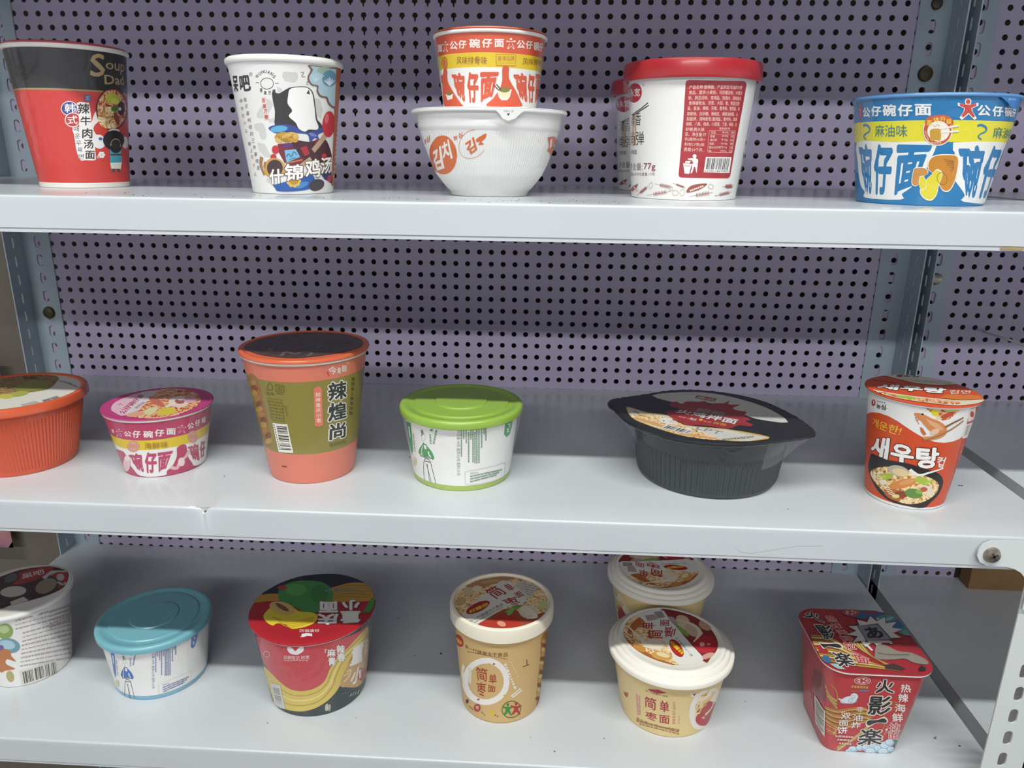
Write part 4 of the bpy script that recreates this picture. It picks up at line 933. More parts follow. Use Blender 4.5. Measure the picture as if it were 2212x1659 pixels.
'pink': """\
B~ 245 -538 198 -257 238 -243 144 -175 70 -86 11 254 10 287 48 372 98 432 179 445 267 555 270 582 148 646 73 714 20 1024 0 1101 0 465 0 50 0 -579 0
B 447 -135 454 -27 464 -49 408 -145 404|公|0.035 0.035
B 447 -16 469 75 470 56 400 -40 398|仔|0.035 0.035
B 447 101 468 205 463 192 395 84 400|碗|0.035 0.035
B 447 223 475 320 464 311 396 210 407|仔|0.035 0.035
B 447 342 470 442 454 437 392 335 409|面|0.035 0.035
B 447 571 470 665 465 667 408 581 413|公|0.035 0.035
B 447 679 476 759 471 769 409 685 416|仔|0.035 0.035
B 447 782 473 872 470 882 406 794 414|碗|0.035 0.035
B 447 -352 444 -292 450 -316 407 -362 408|面|0.035 0.035
B 370 463 467 494 454 526 447 561 446 560 435 529 432 531 420 551 391 539 387 511 414 478 400 467 410 487 429 490 440 462 455
B~ 370 524 461 520 454 510 453 500 458 497 466 501 473 511 474 520 469
B 245 476 456 499 446 521 442 545 441 545 433 523 431 524 422 538 402 529 399 510 418 487 408 479 415 494 429 496 436 475 448
B~ 245 520 451 517 447 510 446 503 450 501 455 504 460 511 461 517 457
B 370 -255 448 -218 447 -183 452 -144 462 -150 450 -186 436 -191 424 -183 401 -200 392 -219 411 -278 381 -288 387 -242 418 -232 430 -264 435
B~ 370 -177 465 -186 457 -198 452 -207 454 -207 462 -198 470 -186 475 -177 473
B 245 -243 442 -216 441 -191 444 -163 452 -167 443 -194 433 -198 424 -191 408 -204 401 -218 415 -257 394 -264 398 -234 419 -226 429 -248 433
B~ 245 -187 454 -194 448 -202 444 -209 446 -209 451 -203 457 -193 461 -188 459
B 201 84 351 344 344 339 283 70 287|海鲜味|0.01 0.01
B~ 353 19 317 -8 282 -58 258 -114 255 -153 272 -154 306 -118 343 -65 368 -16 371 15 350
B 336 9 317 -1 299 -19 283 -42 271 -69 264 -96 262 -121 266 -138 275 -144 290 -141 307 -127 326 -107 342 -81 355 -55 363 -31 364 -11 359 4 348 10 334 9 317 2 316 4 332 -2 345 -15 355 -34 359 -55 358 -80 351 -102 340 -121 325 -133 308 -136 292 -129 280 -114 271 -93 267 -68 269 -44 275 -23 286 -6 301 2 316
B~ 353 734 304 720 272 678 260 630 272 593 303 580 342 593 375 628 389 673 378 715 345
B 336 720 308 717 291 706 277 687 270 665 269 642 275 621 286 605 302 595 321 591 340 594 357 605 371 620 379 640 380 661 375 683 363 701 347 714 328 720 308 711 310 706 328 695 345 679 360 660 371 641 375 623 374 610 366 601 354 598 338 601 321 611 304 624 290 643 280 663 274 682 276 699 282 709 294 711 310
B 263 -107 330 -4 336 -18 298 -125 291|面体升级|0 0
B 263 605 352 702 328 704 293 605 318|面体升级|0 0
B 245 -190 226 26 254 -15 49 -106 72|碗|0.0425 0.0425
B 245 62 258 206 255 158 44 5 45|仔|0.0425 0.0425
B 245 211 246 394 243 286 79 180 45|面|0.0425 0.0425
B 245 571 251 747 246 796 50 654 96|碗|0.0425 0.0425
B 245 773 243 914 233 944 67 812 66|仔|0.0425 0.0425
B- 390 33 28 347 83 421 61 474 121 552 155 597 205
B~ 443 535 103 519 74 484 68 452 88 441 122 457 150 489 157 522 137
B~ 413 -199 119 -246 70 -319 33 -407 16 -462 31 -404 85 -319 143 -250 180 -203 186 -186 162
B~ 444 -163 184 -190 163 -240 148 -284 149 -289 167 -252 191 -202 206 -168 202
L~ 373 -321 -198 -386 -14 -350 208 -252 310 -179 357 -183 39 -105 -350 -221 -301
L~ 461 -184 366 -35 419 167 343 315 168 379 -51 340 -271 223 -390 57 -405 -101 -357 -66 -228
L 327 -310 292 -247 329 -184 366 -142 157 -102 -41 -64 -228 -109 -358 -172 -155 -239 61
L~ 305 253 -177 271 -241 258 -296 219 -320 169 -307 126 -259 106 -195 118 -139 158 -113 209 -128
L~ 328 70 -151 93 -206 97 -265 82 -305 53 -312 22 -284 -1 -230 -7 -170 8 -129 38 -121
L~ 380 257 51 283 -38 264 -96 211 -100 141 -51 80 35 52 126 69 188 125 193 197 140
L~ 175 215 62 227 10 205 -13 164 4 126 54 114 106 135 130 177 112
L~ 354 296 113 311 56 299 20 265 17 222 48 184 103 168 160 179 198 214 201 259 168
L~ 384 175 146 185 101 169 81 135 96 103 139 92 184 108 205 143 189
L~ 259 104 -90 93 -110 36 -79 -45 -8 -121 77 -162 144 -151 165 -91 132 -8 58 66 -27
L~ 358 24 -280 35 -324 19 -366 -17 -389 -59 -385 -92 -355 -104 -311 -89 -269 -53 -245 -10 -249
L~ 400 160 15 169 -17 166 -60 152 -96 133 -113 117 -104 108 -73 111 -30 124 7 143 24
L 198 -215 -274 -295 237 -225 183 -131 -327|公仔碗仔面|0.025 0.025
L 164 -142 -154 -151 13 -110 -11 -94 -193|海鲜味|0 0
L 198 -348 -48 -296 -43 -266 -96 -318 -101|人|0 0
""",
'olive': """\
B~ 152 -491 956 -317 965 -307 771 -290 637 -314 384 -380 325 -498 314 -493 447 -511 671
B~ 181 -364 914 -392 891 -455 871 -536 860 -566 871 -498 904 -423 927 -374 929
B~ 108 -356 851 -398 833 -458 826 -499 834 -480 859 -422 882 -372 886 -346 873
B~ 222 -420 779 -481 765 -541 768 -538 792 -477 824 -418 837 -385 827 -386 803
B~ 181 -450 720 -504 717 -511 739 -464 773 -408 794 -373 792 -368 770 -397 741
B~ 108 -453 675 -474 687 -439 719 -385 747 -342 755 -329 740 -349 712 -398 686
B~ 222 -542 617 -519 643 -443 679 -379 697 -347 693 -355 671 -402 643 -476 622
B~ 181 -535 586 -474 619 -401 642 -352 644 -340 629 -369 605 -432 584 -508 574
B~ 108 -437 576 -385 598 -336 602 -311 589 -320 566 -361 548 -417 542 -454 552
B~ 222 -423 542 -372 553 -341 543 -340 518 -372 494 -425 482 -472 489 -470 514
B~ 181 -383 505 -347 503 -343 479 -370 450 -424 429 -475 427 -482 449 -438 484
B~ 108 -308 465 -295 450 -315 421 -363 395 -415 385 -434 398 -403 430 -350 458
B~ 222 -300 404 -308 381 -352 354 -418 335 -467 335 -452 359 -390 392 -331 409
B 451 383 1074 465 1061 466 989 383 1003|今|0.015 0.015
B 451 469 1051 515 1042 517 989 470 998|麦|0.015 0.015
B 451 522 1064 576 1053 580 988 524 999|郎|0.015 0.015
B 451 578 1078 599 1074 600 1055 579 1059|®|0 0
B- 301 12 5 373 1025 390 985
B 423 382 929 584 920 597 748 374 763|辣|0.086 0.03
B 15 382 929 584 920 597 748 374 763|辣|0.03 0.03
B 423 377 748 596 719 609 564 376 571|煌|0.086 0.03
B 15 377 748 596 719 609 564 376 571|煌|0.03 0.03
B 423 393 548 602 533 608 382 386 394|尚|0.086 0.03
B 15 393 548 602 533 608 382 386 394|尚|0.03 0.03
B 56 650 927 702 915 707 881 653 893|辣|0 0
B 56 649 883 702 871 706 837 653 849|面|0 0
B 56 649 839 702 826 707 792 652 805|皇|0 0
B 56 648 795 702 782 707 748 652 761|上|0 0
B 56 648 750 702 737 707 702 651 716|辣|0 0
B 56 647 706 703 692 708 657 651 672|煌|0 0
B 56 646 661 702 647 708 612 650 627|尚|0 0
B 56 646 616 703 602 708 566 649 581|面|0 0
B 369 240 894 270 906 285 918 302 902 318 886 318 803 319 720 320 635 321 550 277 540 231 555 234 641 236 726 238 811
B 456 255 857 301 852 300 815 254 820|招|0.005 0.005
B 456 255 810 302 805 300 768 253 774|牌|0.005 0.005
B 456 255 763 302 758 301 721 253 727|重|0.005 0.005
B 456 254 716 303 711 301 674 252 679|庆|0.005 0.005
B 456 254 669 303 663 302 626 252 632|小|0.005 0.005
B 456 254 621 304 615 302 578 252 584|面|0.005 0.005
B- 92 6 6 -224 879 -171 942 -148 888 -225 874
B- 92 10 10 -239 849 -198 850
B- 92 9 9 -186 850 -150 850
B- 92 5 5 -233 832 -185 836
B- 92 5 5 -172 837 -141 839
B- 92 5 5 -108 934 -29 927
B- 92 5 4 -29 927 -34 868
B- 92 5 5 -34 868 -116 872
B- 92 5 5 -116 872 -108 934
B- 92 7 7 -87 912 -51 909
B- 92 6 7 -51 909 -53 886
B- 92 7 7 -53 886 -88 888
B- 92 7 7 -88 888 -87 912
B- 92 6 6 -117 853 -46 851
B- 92 3 3 -232 800 -70 797
B- 92 3 3 -70 797 -73 700 -77 602
B- 92 3 3 -77 602 -233 602
B- 92 3 4 -233 602 -232 702 -232 800
B- 92 8 8 -231 771 -196 772
B- 92 8 7 -184 772 -157 772
B- 92 7 7 -145 772 -114 771
B- 92 7 7 -103 770 -80 769
B- 92 8 8 -229 742 -197 743
B- 92 7 7 -184 743 -137 743
B- 92 7 7 -125 743 -97 741
B- 92 7 7 -86 741 -79 741
B- 92 8 8 -227 714 -182 714
B- 92 8 7 -170 714 -123 714
B- 92 7 7 -111 713 -77 712
B- 92 7 7 -226 685 -174 685
B- 92 7 7 -162 685 -122 685
B- 92 7 7 -110 684 -78 682
B- 92 8 8 -224 655 -185 656
B- 92 8 7 -172 656 -149 656
B- 92 7 7 -137 656 -103 655
B- 92 7 7 -91 654 -74 653
B- 92 8 7 -223 626 -197 627
B- 92 8 7 -183 627 -155 627
B- 92 8 7 -143 627 -110 626
B- 92 7 7 -98 625 -75 624
B- 92 7 7 -57 742 -38 740
B- 92 7 7 -28 739 -19 738
B- 92 7 7 -54 723 -37 721
B- 92 7 7 -50 703 -38 701
B- 92 8 7 -47 684 -29 679
B- 92 8 7 -43 665 -32 659
B 423 -231 570 -49 576 -43 487 -36 396 -28 305 -224 297 -226 389 -229 480
B 35 -183 550 -61 552 -60 542 -183 541
B 35 -183 536 -60 537 -59 524 -184 522
B 35 -183 517 -59 519 -59 514 -184 512
B 35 -183 508 -59 509 -58 500 -184 498
B 35 -184 494 -58 495 -57 491 -184 489
B 35 -184 484 -57 486 -57 481 -184 479
B 35 -184 465 -56 467 -55 453 -185 451
B 35 -184 446 -55 448 -55 444 -185 441
B 35 -184 436 -55 439 -54 425 -185 422
B 35 -185 417 -54 420 -53 415 -185 412
B 35 -185 407 -53 410 -53 406 -185 403
B 35 -186 388 -52 391 -52 387 -185 383
B 35 -186 378 -52 382 -51 377 -185 374
B 35 -186 369 -51 372 -50 363 -186 359
B 35 -186 344 -49 349 -49 344 -186 340
B 35 -186 335 -49 339 -48 329 -187 325
B- 62 10 10 -216 560 -214 547
B- 62 10 10 -214 537 -213 526
B- 62 10 10 -212 517 -211 504
B- 62 10 10 -211 495 -210 478
B- 62 10 10 -209 468 -208 456
B- 62 10 10 -208 446 -206 433
B- 62 10 10 -205 424 -205 411
B- 62 10 10 -203 402 -203 389
B- 62 10 10 -202 379 -202 368
B- 62 10 10 -200 358 -199 342
B- 62 10 10 -199 332 -198 320
B 93 437 343 435 336 431 331 424 327 416 327 408 328 400 332 394 338 390 345 388 352 390 358 394 364 400 368 408 368 416 367 424 363 430 357 435 350 437 343 432 344 431 350 427 356 422 361 415 364 409 365 402 365 397 362 394 357 392 351 393 345 397 339 402 334 408 331 416 330 422 330 428 333 431 338 432 344
B 93 399 360 425 356 425 334 399 339|真|0 0
B 93 490 342 488 336 484 331 477 327 469 327 460 329 452 333 445 338 441 345 439 353 440 359 445 365 451 368 459 369 468 367 476 363 483 357 487 350 490 342 485 343 484 350 479 356 474 361 467 364 460 366 453 365 448 362 444 358 443 352 444 346 448 340 453 335 460 331 468 330 475 330 480 333 484 338 485 343
B 93 450 361 478 355 478 334 450 339|香|0 0
B 93 546 340 545 334 541 328 534 325 524 325 515 327 506 331 499 338 494 345 492 352 493 359 498 364 504 367 513 368 523 366 531 361 539 355 545 347 546 340 542 341 541 347 536 354 530 359 522 363 514 365 507 364 501 361 497 357 497 351 498 345 502 339 508 334 516 330 523 328 531 328 537 331 541 336 542 341
B 93 503 360 534 353 535 332 504 338|够|0 0
B 93 610 335 609 328 604 323 596 321 586 321 575 324 565 328 557 335 551 342 550 349 550 356 555 361 563 364 572 364 583 362 593 357 602 350 608 343 610 335 605 336 603 343 598 349 591 355 582 359 574 361 565 361 559 359 555 354 554 348 556 342 560 336 567 330 575 326 585 324 593 324 599 327 604 331 605 336
B 93 561 357 596 349 597 327 563 335|味|0 0
B- 78 10 10 -217 159 -141 162
L~ 46 -486 -122 -490 116 -387 323 -215 456 -28 503 157 479 332 379 451 225 490 0 393 -193 253 -329 54 -427 -168 -396 -339 -297
L~ 27 -428 -115 -430 134 -262 400 -42 489 199 450 367 260 407 67 303 -130 163 -269 7 -337 -194 -324 -345 -234
L- 83 25 25 -76 -380 -80 -242 13 -302 60 -227 141 -254 138 -358
L- 73 22 22 -57 -95 27 -11 130 19 133 -112
L~ 94 -213 -184 -207 -219 -218 -235 -239 -223 -259 -189 -265 -154 -254 -138 -232 -150
""",
'green': """\
B 58 -727 519 -534 558 -537 500 -540 441 -554 366 -569 290 -638 225 -701 285 -698 347 -694 409 -709 465
B 425 -620 496 -581 507 -594 404 -633 400
B- 154 21 22 -508 464 -513 412
B- 154 22 23 -514 405 -519 347
B- 154 24 23 -520 339 -522 311
B- 154 24 24 -523 303 -524 286
B~ 109 -333 526 -335 509 -346 498 -362 499 -371 511 -369 528 -356 539 -342 538
B~ 132 -322 496 -332 480 -350 470 -368 472 -373 484 -363 501 -344 510 -327 508
B 237 -314 473 -317 462 -324 451 -331 442 -341 437 -351 434 -359 436 -366 442 -369 450 -369 461 -365 472 -359 483 -350 492 -341 497 -331 499 -323 497 -317 492 -314 483 -314 473 -319 471 -319 481 -321 489 -326 494 -332 496 -340 494 -348 489 -355 481 -360 472 -364 462 -363 453 -362 445 -356 440 -349 438 -341 440 -333 445 -327 452 -322 462 -319 471
B~ 438 -320 474 -328 454 -345 443 -359 447 -362 465 -352 484 -336 496 -323 491
B~ 58 -352 408 -320 405 -287 383 -253 354 -229 308 -238 284 -290 290 -309 292 -352 284 -410 288 -449 296 -434 335 -391 378
B 438 -349 398 -318 401 -314 363 -345 360
B- 438 13 13 -296 346 -290 319 -269 294
B- 438 12 13 -367 387 -394 338 -397 291
B- 31 5 4 -346 417 -389 361 -409 292 -425 277
B- 31 7 5 -425 277 -353 280 -252 286 -253 275
B- 31 5 4 -350 423 -347 411 -302 405
B- 31 6 7 -350 270 -377 228 -395 158 -407 49
B- 31 7 6 -350 270 -289 261 -265 179 -236 52
B- 31 6 5 -339 218 -314 119 -298 52
B- 31 5 5 -329 217 -328 137 -320 53
B- 31 7 8 -360 239 -332 245 -286 244
B~ 58 -213 560 -219 552 -233 546 -246 547 -251 554 -244 563 -230 568 -217 567
B- 114 16 16 -252 516 -252 499
B- 114 17 17 -252 495 -253 474
B- 114 17 16 -253 470 -254 443
B- 114 16 17 -255 438 -255 424
B- 114 18 18 -176 565 -185 538
B- 114 18 18 -186 534 -193 513
B- 114 18 18 -195 509 -200 493
B- 114 18 18 -201 489 -209 468
B- 114 18 18 -210 463 -216 448
B- 114 19 18 -217 444 -222 430
B 110 56 580 51 152 12 151 22 580|净含量:98克 面饼:63克 配料:35克|0.0062 0.0062
B- 110 11 11 67 580 66 563
B- 110 11 11 66 560 66 545
B- 110 11 11 66 542 66 521
B- 110 11 11 66 517 66 498
B- 110 11 11 66 494 66 471
B- 110 11 11 66 467 65 446
B- 110 11 11 65 442 65 423
B- 110 11 11 65 420 65 408
B- 110 11 11 65 405 65 388
B- 110 11 11 65 385 65 364
B- 110 11 11 65 361 65 345
B- 110 11 11 65 341 65 332
B- 110 11 11 88 580 88 562
B- 110 11 11 88 559 88 536
B- 110 11 11 88 532 88 511
B- 110 11 11 88 507 88 497
B- 110 11 11 111 580 111 561
B- 110 11 11 111 558 111 537
B- 110 11 11 111 533 111 519
B- 110 11 11 111 515 111 504
B- 110 11 11 111 501 112 490
B- 110 11 11 112 487 112 474
B- 110 11 11 112 470 112 458
B- 110 11 11 134 561 134 550
B- 110 11 11 134 547 135 526
B- 110 11 11 135 523 135 505
B- 110 11 11 135 502 135 480
B- 110 11 11 135 476 135 456
B- 110 11 11 135 453 136 439
B- 110 11 11 136 436 136 418
B- 110 11 11 136 415 136 396
B- 110 11 11 136 393 136 371
B- 110 11 11 137 367 137 347
B- 110 11 11 137 343 137 324
B- 110 11 11 137 320 137 310
B- 110 11 11 137 306 138 296
B- 110 11 11 138 293 138 276
B- 110 11 11 155 577 156 562
B- 110 11 11 156 558 156 548
B- 110 11 11 156 545 156 524
B- 110 11 11 156 521 157 505
B- 110 11 11 157 502 157 491
B- 110 11 11 176 576 176 564
B- 110 11 11 176 560 176 548
B- 110 11 11 176 544 177 521
B- 110 11 11 177 518 177 506
B- 110 11 11 177 503 178 481
B- 110 11 11 178 478 178 466
B- 110 11 11 178 463 179 448
B- 110 11 11 179 445 179 431
B- 110 11 11 179 428 180 404
B- 110 11 11 180 401 181 388
B- 110 11 11 181 385 181 365
B- 110 11 11 181 361 182 341
B- 110 11 11 182 337 182 316
B- 110 11 11 183 312 183 293
B- 110 11 11 183 290 184 274
B- 110 11 11 194 557 195 541
B- 110 11 11 195 537 195 525
B- 110 11 11 196 521 196 507
B- 110 11 11 196 503 197 482
B- 110 11 11 197 478 197 467
B- 110 11 11 197 464 198 445
B- 110 11 11 198 442 199 420
B- 110 11 11 199 417 199 396
B- 110 11 11 200 392 200 380
B- 110 11 11 200 376 201 357
B- 110 11 11 201 354 201 338
B- 110 11 11 202 334 202 315
B- 110 11 11 202 312 203 294
B- 110 11 11 203 290 204 271
B- 110 11 11 204 267 204 263
B- 110 11 11 212 576 213 555
B- 110 11 11 213 552 214 529
B- 110 11 11 214 525 214 509
B- 110 11 11 215 505 215 493
B- 110 11 11 215 489 216 472
B- 110 11 11 216 468 216 457
B- 110 11 11 217 454 217 443
B- 110 11 11 217 439 218 427
B- 110 11 11 218 423 219 404
B- 110 12 12 219 401 220 379
B- 110 12 12 220 376 221 352
B- 110 12 12 221 349 222 329
B- 110 11 12 222 326 222 315
B- 110 11 12 222 311 223 295
B- 110 11 12 223 292 223 282
B- 110 11 11 224 278 224 260
B- 110 11 11 233 578 233 567
B- 110 11 11 233 564 235 542
B- 110 11 11 235 539 235 524
B- 110 11 11 235 520 236 500
B- 110 11 11 236 497 237 478
B- 110 11 11 237 474 238 463
B- 110 11 11 238 459 239 441
B- 110 12 11 239 438 240 423
B- 110 12 12 240 420 241 399
B- 110 12 12 241 396 242 379
B- 110 12 12 242 375 243 351
B- 110 12 12 243 347 244 333
B- 110 12 12 244 330 245 305
B- 110 12 12 246 302 246 280
B- 110 12 12 247 276 248 260
B- 110 11 11 260 578 261 556
B- 110 11 12 261 553 262 539
B- 110 11 12 262 535 263 523
B- 110 11 11 263 520 264 500
B- 110 11 11 264 496 265 478
B- 110 12 12 265 474 267 452
B- 110 12 12 267 449 268 429
B- 110 12 12 268 425 269 402
B- 110 12 12 285 578 287 556
B- 110 12 12 287 552 288 533
B- 110 12 12 288 530 288 526
B- 110 12 12 303 578 304 564
B- 110 12 12 304 560 305 546
B- 110 12 12 305 543 307 531
B- 110 12 12 307 528 308 507
B- 110 12 12 308 504 310 486
B- 110 12 12 310 483 311 466
B- 255 3 6 103 92 101 165 115 190 288 202 601 187 634 119 645 19
B- 255 3 3 103 92 124 65 345 58 663 21
B 110 154 179 246 180 247 162 154 161|食用方法:|0 0
B- 110 12 12 156 140 187 144
B- 110 12 12 194 145 264 149
B- 110 13 12 270 150 299 150
B- 110 13 13 306 151 387 149
B- 110 13 14 395 149 519 137
B- 110 14 14 529 136 571 129
B- 110 12 12 157 115 195 120
B- 110 12 12 201 120 277 126
B- 110 12 13 284 127 356 128
B- 110 13 13 363 128 407 127
B- 110 13 14 415 126 527 116
B- 110 12 12 157 89 195 94
B- 110 12 12 201 95 270 102
B- 110 13 13 277 103 377 106
B- 110 13 13 385 106 444 103
B- 110 14 14 452 103 487 100
B 58 540 581 677 563 676 509 644 447 589 437 541 475 540 528
B- 425 11 11 577 508 611 509
B- 425 11 11 582 485 617 483
B- 425 13 13 599 499 603 483
B- 425 13 13 607 556 622 524
B- 425 7 7 574 558 637 548
B~ 325 -518 197 -545 161 -595 133 -647 129 -654 155 -607 199 -554 227 -521 225
""",
'teal': """\
B 43 -244 573 -178 583 -211 448 -274 272 -336 197 -324 286 -275 435
B 425 -231 520 -213 528 -247 411 -264 411
B- 154 14 14 -187 473 -202 417
B- 154 15 15 -205 404 -227 328
B- 154 16 16 -232 314 -248 265
B~ 109 -57 538 -58 521 -67 510 -78 511 -85 524 -83 541 -74 553 -63 552
B~ 132 -53 504 -61 488 -76 478 -89 480 -92 494 -84 511 -70 521 -57 518
B 237 -51 479 -54 467 -59 456 -66 447 -73 442 -81 439 -87 442 -92 447 -94 457 -94 468 -91 480 -85 491 -78 500 -71 506 -63 508 -57 506 -53 500 -51 490 -51 479 -55 478 -55 488 -56 497 -60 502 -65 504 -71 502 -77 497 -83 489 -87 479 -89 469 -90 459 -88 451 -84 446 -80 443 -73 445 -67 450 -62 458 -57 468 -55 478
B~ 438 -55 480 -63 460 -75 449 -86 453 -88 472 -80 493 -68 504 -58 498
B~ 43 -92 408 -68 404 -46 381 -24 349 -12 299 -25 271 -67 276 -83 277 -119 267 -164 270 -191 278 -170 324 -128 373
B 438 -92 396 -67 400 -72 358 -97 354
B- 438 11 11 -61 338 -62 308 -50 281
B- 438 8 11 -108 384 -139 328 -153 274
B- 50 4 4 -86 417 -130 353 -163 274 -178 256
B- 50 7 5 -178 256 -121 262 -36 273 -39 262
B- 50 4 4 -88 424 -87 411 -54 405
B- 50 4 8 -120 251 -153 202 -187 120 -246 0
B- 50 7 5 -120 251 -72 244 -69 153 -74 10
B- 50 6 6 -124 193 -128 80 -142 0
B- 50 4 4 -116 192 -135 101 -162 0
B- 50 7 8 -137 215 -112 224 -73 225
B~ 43 43 577 38 568 27 562 17 564 13 572 18 581 30 587 40 585
B- 134 12 12 6 529 3 512
B- 134 12 12 2 508 -2 484
B- 134 12 12 -3 479 -8 452
B- 134 12 12 -9 447 -13 427
B- 134 14 14 74 584 68 568
B- 134 14 14 66 563 60 548
B- 134 14 14 59 543 50 522
B- 134 14 14 49 518 38 491
B- 134 15 15 37 487 30 470
B- 134 15 15 28 465 19 444
B 113 270 597 202 135 168 133 242 598|净含量:98克 面饼:63克 配料:35克|0.0062 0.0062
B- 113 9 9 280 597 277 578
B- 113 9 9 277 574 275 561
B- 113 9 9 274 557 273 545
B- 113 9 9 272 541 269 520
B- 113 9 9 269 516 267 505
B- 113 9 9 267 501 265 485
B- 113 9 9 264 482 262 464
B- 113 9 9 261 460 258 438
B- 113 9 9 258 434 256 420
B- 113 9 9 255 417 253 398
B- 113 9 9 252 394 249 373
B- 113 9 9 249 370 246 349
B- 113 9 9 245 346 243 332
B- 113 9 9 298 596 296 580
B- 113 9 9 296 576 294 564
B- 113 9 9 294 561 293 550
B- 113 9 9 292 547 290 532
B- 113 9 9 290 529 288 515
B- 113 9 9 318 594 315 572
B- 113 9 10 315 569 312 551
B- 113 9 9 312 547 310 529
B- 113 10 9 309 526 308 513
B- 113 10 9 307 510 306 498
B- 113 9 9 305 494 304 482
B- 113 9 9 303 478 302 464
B- 113 10 10 335 573 333 555
B- 113 9 9 332 552 330 531
B- 113 10 10 330 528 328 512
B- 113 9 10 327 509 325 488
B- 113 10 10 324 484 322 464
B- 113 9 9 321 460 319 442
B- 113 10 9 319 439 317 427
B- 113 10 10 317 423 314 401
B- 113 10 10 314 397 311 377
B- 113 9 10 311 374 309 362
B- 113 9 9 309 358 307 347
B- 113 9 9 307 344 304 319
B- 113 9 9 303 315 300 294
B- 113 9 9 300 291 298 277
B- 113 10 10 355 590 353 571
B- 113 10 10 353 567 351 550
B- 113 10 10 350 546 349 529
B- 113 10 10 348 526 347 515
B- 113 10 10 346 511 345 498
B- 113 10 10 372 587 371 575
B- 113 10 10 371 572 368 551
B- 113 10 10 368 547 367 533
B- 113 10 10 366 529 364 508
B- 113 10 10 363 504 362 493
B- 113 10 10 362 490 360 471
B- 113 10 10 359 467 358 451
B- 113 10 10 357 448 356 437
B- 113 10 10 356 433 354 415
B- 113 10 10 353 412 351 393
B- 113 10 10 351 389 349 376
B- 113 10 10 349 373 346 355
B- 113 10 10 346 350 345 339
B- 113 10 9 344 335 342 316
B- 113 10 10 341 312 340 296
B- 113 10 10 339 292 336 269
B- 113 10 10 336 266 335 259
B- 113 10 10 386 567 384 551
B- 113 10 10 384 548 383 533
B- 113 10 10 382 530 380 511
B- 113 10 10 380 507 377 484
B- 113 10 10 377 481 375 458
B- 113 10 10 374 455 373 441
B- 113 10 10 372 437 371 426
B- 113 10 10 371 423 368 398
B- 113 10 10 368 395 366 383
B- 113 10 10 366 379 363 355
B- 113 10 10 363 351 361 333
B- 113 10 10 360 329 358 313
B- 113 10 10 358 310 356 294
B- 113 10 10 356 290 354 276
B- 113 10 10 354 273 352 256
B- 113 10 10 404 586 402 571
B- 113 10 10 402 567 400 552
B- 113 10 10 400 549 398 531
B- 113 10 10 398 528 396 509
B- 113 10 10 396 505 393 483
B- 113 10 10 393 479 391 459
B- 113 10 10 391 455 389 438
B- 113 10 10 388 434 387 420
B- 113 10 10 386 416 385 399
B- 113 10 10 384 395 382 374
B- 113 10 10 381 370 379 350
B- 113 10 10 379 346 376 323
B- 113 10 10 376 320 374 298
B- 113 10 10 373 294 372 281
B- 113 10 10 371 277 368 253
B- 113 10 10 422 586 420 565
B- 113 10 10 419 561 417 541
B- 113 10 10 417 538 415 518
B- 113 10 11 415 515 413 498
B- 113 10 10 413 494 411 475
B- 113 10 10 410 472 408 449
B- 113 10 10 408 446 406 423
B- 113 10 10 405 419 403 399
B- 113 10 10 403 395 401 374
B- 113 10 10 400 370 398 346
B- 113 10 10 397 343 396 331
B- 113 10 10 396 327 394 306
B- 113 10 10 393 302 391 277
B- 113 10 10 390 274 388 258
B- 113 10 10 388 254 387 246
B- 113 11 11 445 585 444 571
B- 113 10 11 443 567 442 550
B- 113 10 11 442 546 440 530
B- 113 10 10 439 527 437 504
B- 113 10 11 437 500 436 490
B- 113 11 10 436 486 435 471
B- 113 11 11 434 467 432 445
B- 113 10 10 432 441 429 419
B- 113 11 10 429 415 428 400
B- 113 11 11 466 584 465 565
B- 113 11 11 465 561 463 547
B- 113 11 11 463 543 462 532
B- 113 11 11 482 582 480 567
B- 113 11 11 480 563 479 542
B- 113 11 11 478 538 476 521
B- 113 11 11 476 517 475 499
B- 113 11 11 475 495 473 477
B- 113 11 11 473 473 472 464
B- 255 2 3 238 72 248 150 264 177 412 190 642 177 648 112 633 16
B- 255 2 4 238 72 251 44 434 39 643 20
B 113 295 164 374 166 372 147 293 146|食用方法:|0 0
B- 113 13 12 291 125 323 129
B- 113 13 13 328 129 380 134
B- 113 12 13 386 135 451 135
B- 113 13 13 456 135 498 133
B- 113 14 13 504 133 563 127
B- 113 14 14 569 126 611 119
B- 113 13 12 287 97 333 104
B- 113 13 13 338 104 398 110
B- 113 12 13 404 111 439 112
B- 113 13 13 445 112 501 111
B- 113 13 13 507 110 547 107
B- 113 14 14 553 106 580 103
B- 113 12 12 284 70 360 82
B- 113 13 13 365 83 440 89
B- 113 13 14 446 89 531 87
B- 113 13 14 537 87 549 86
B 43 673 571 765 551 753 498 720 437 682 426 656 464
B- 425 10 10 688 496 711 498
B- 425 10 10 687 474 711 471
B- 425 9 10 701 487 701 472
B- 425 9 9 718 544 721 512
B- 425 7 8 694 547 737 535
B~ 325 -275 158 -300 117 -343 85 -382 79 -384 108 -346 156 -302 188 -277 187
""",
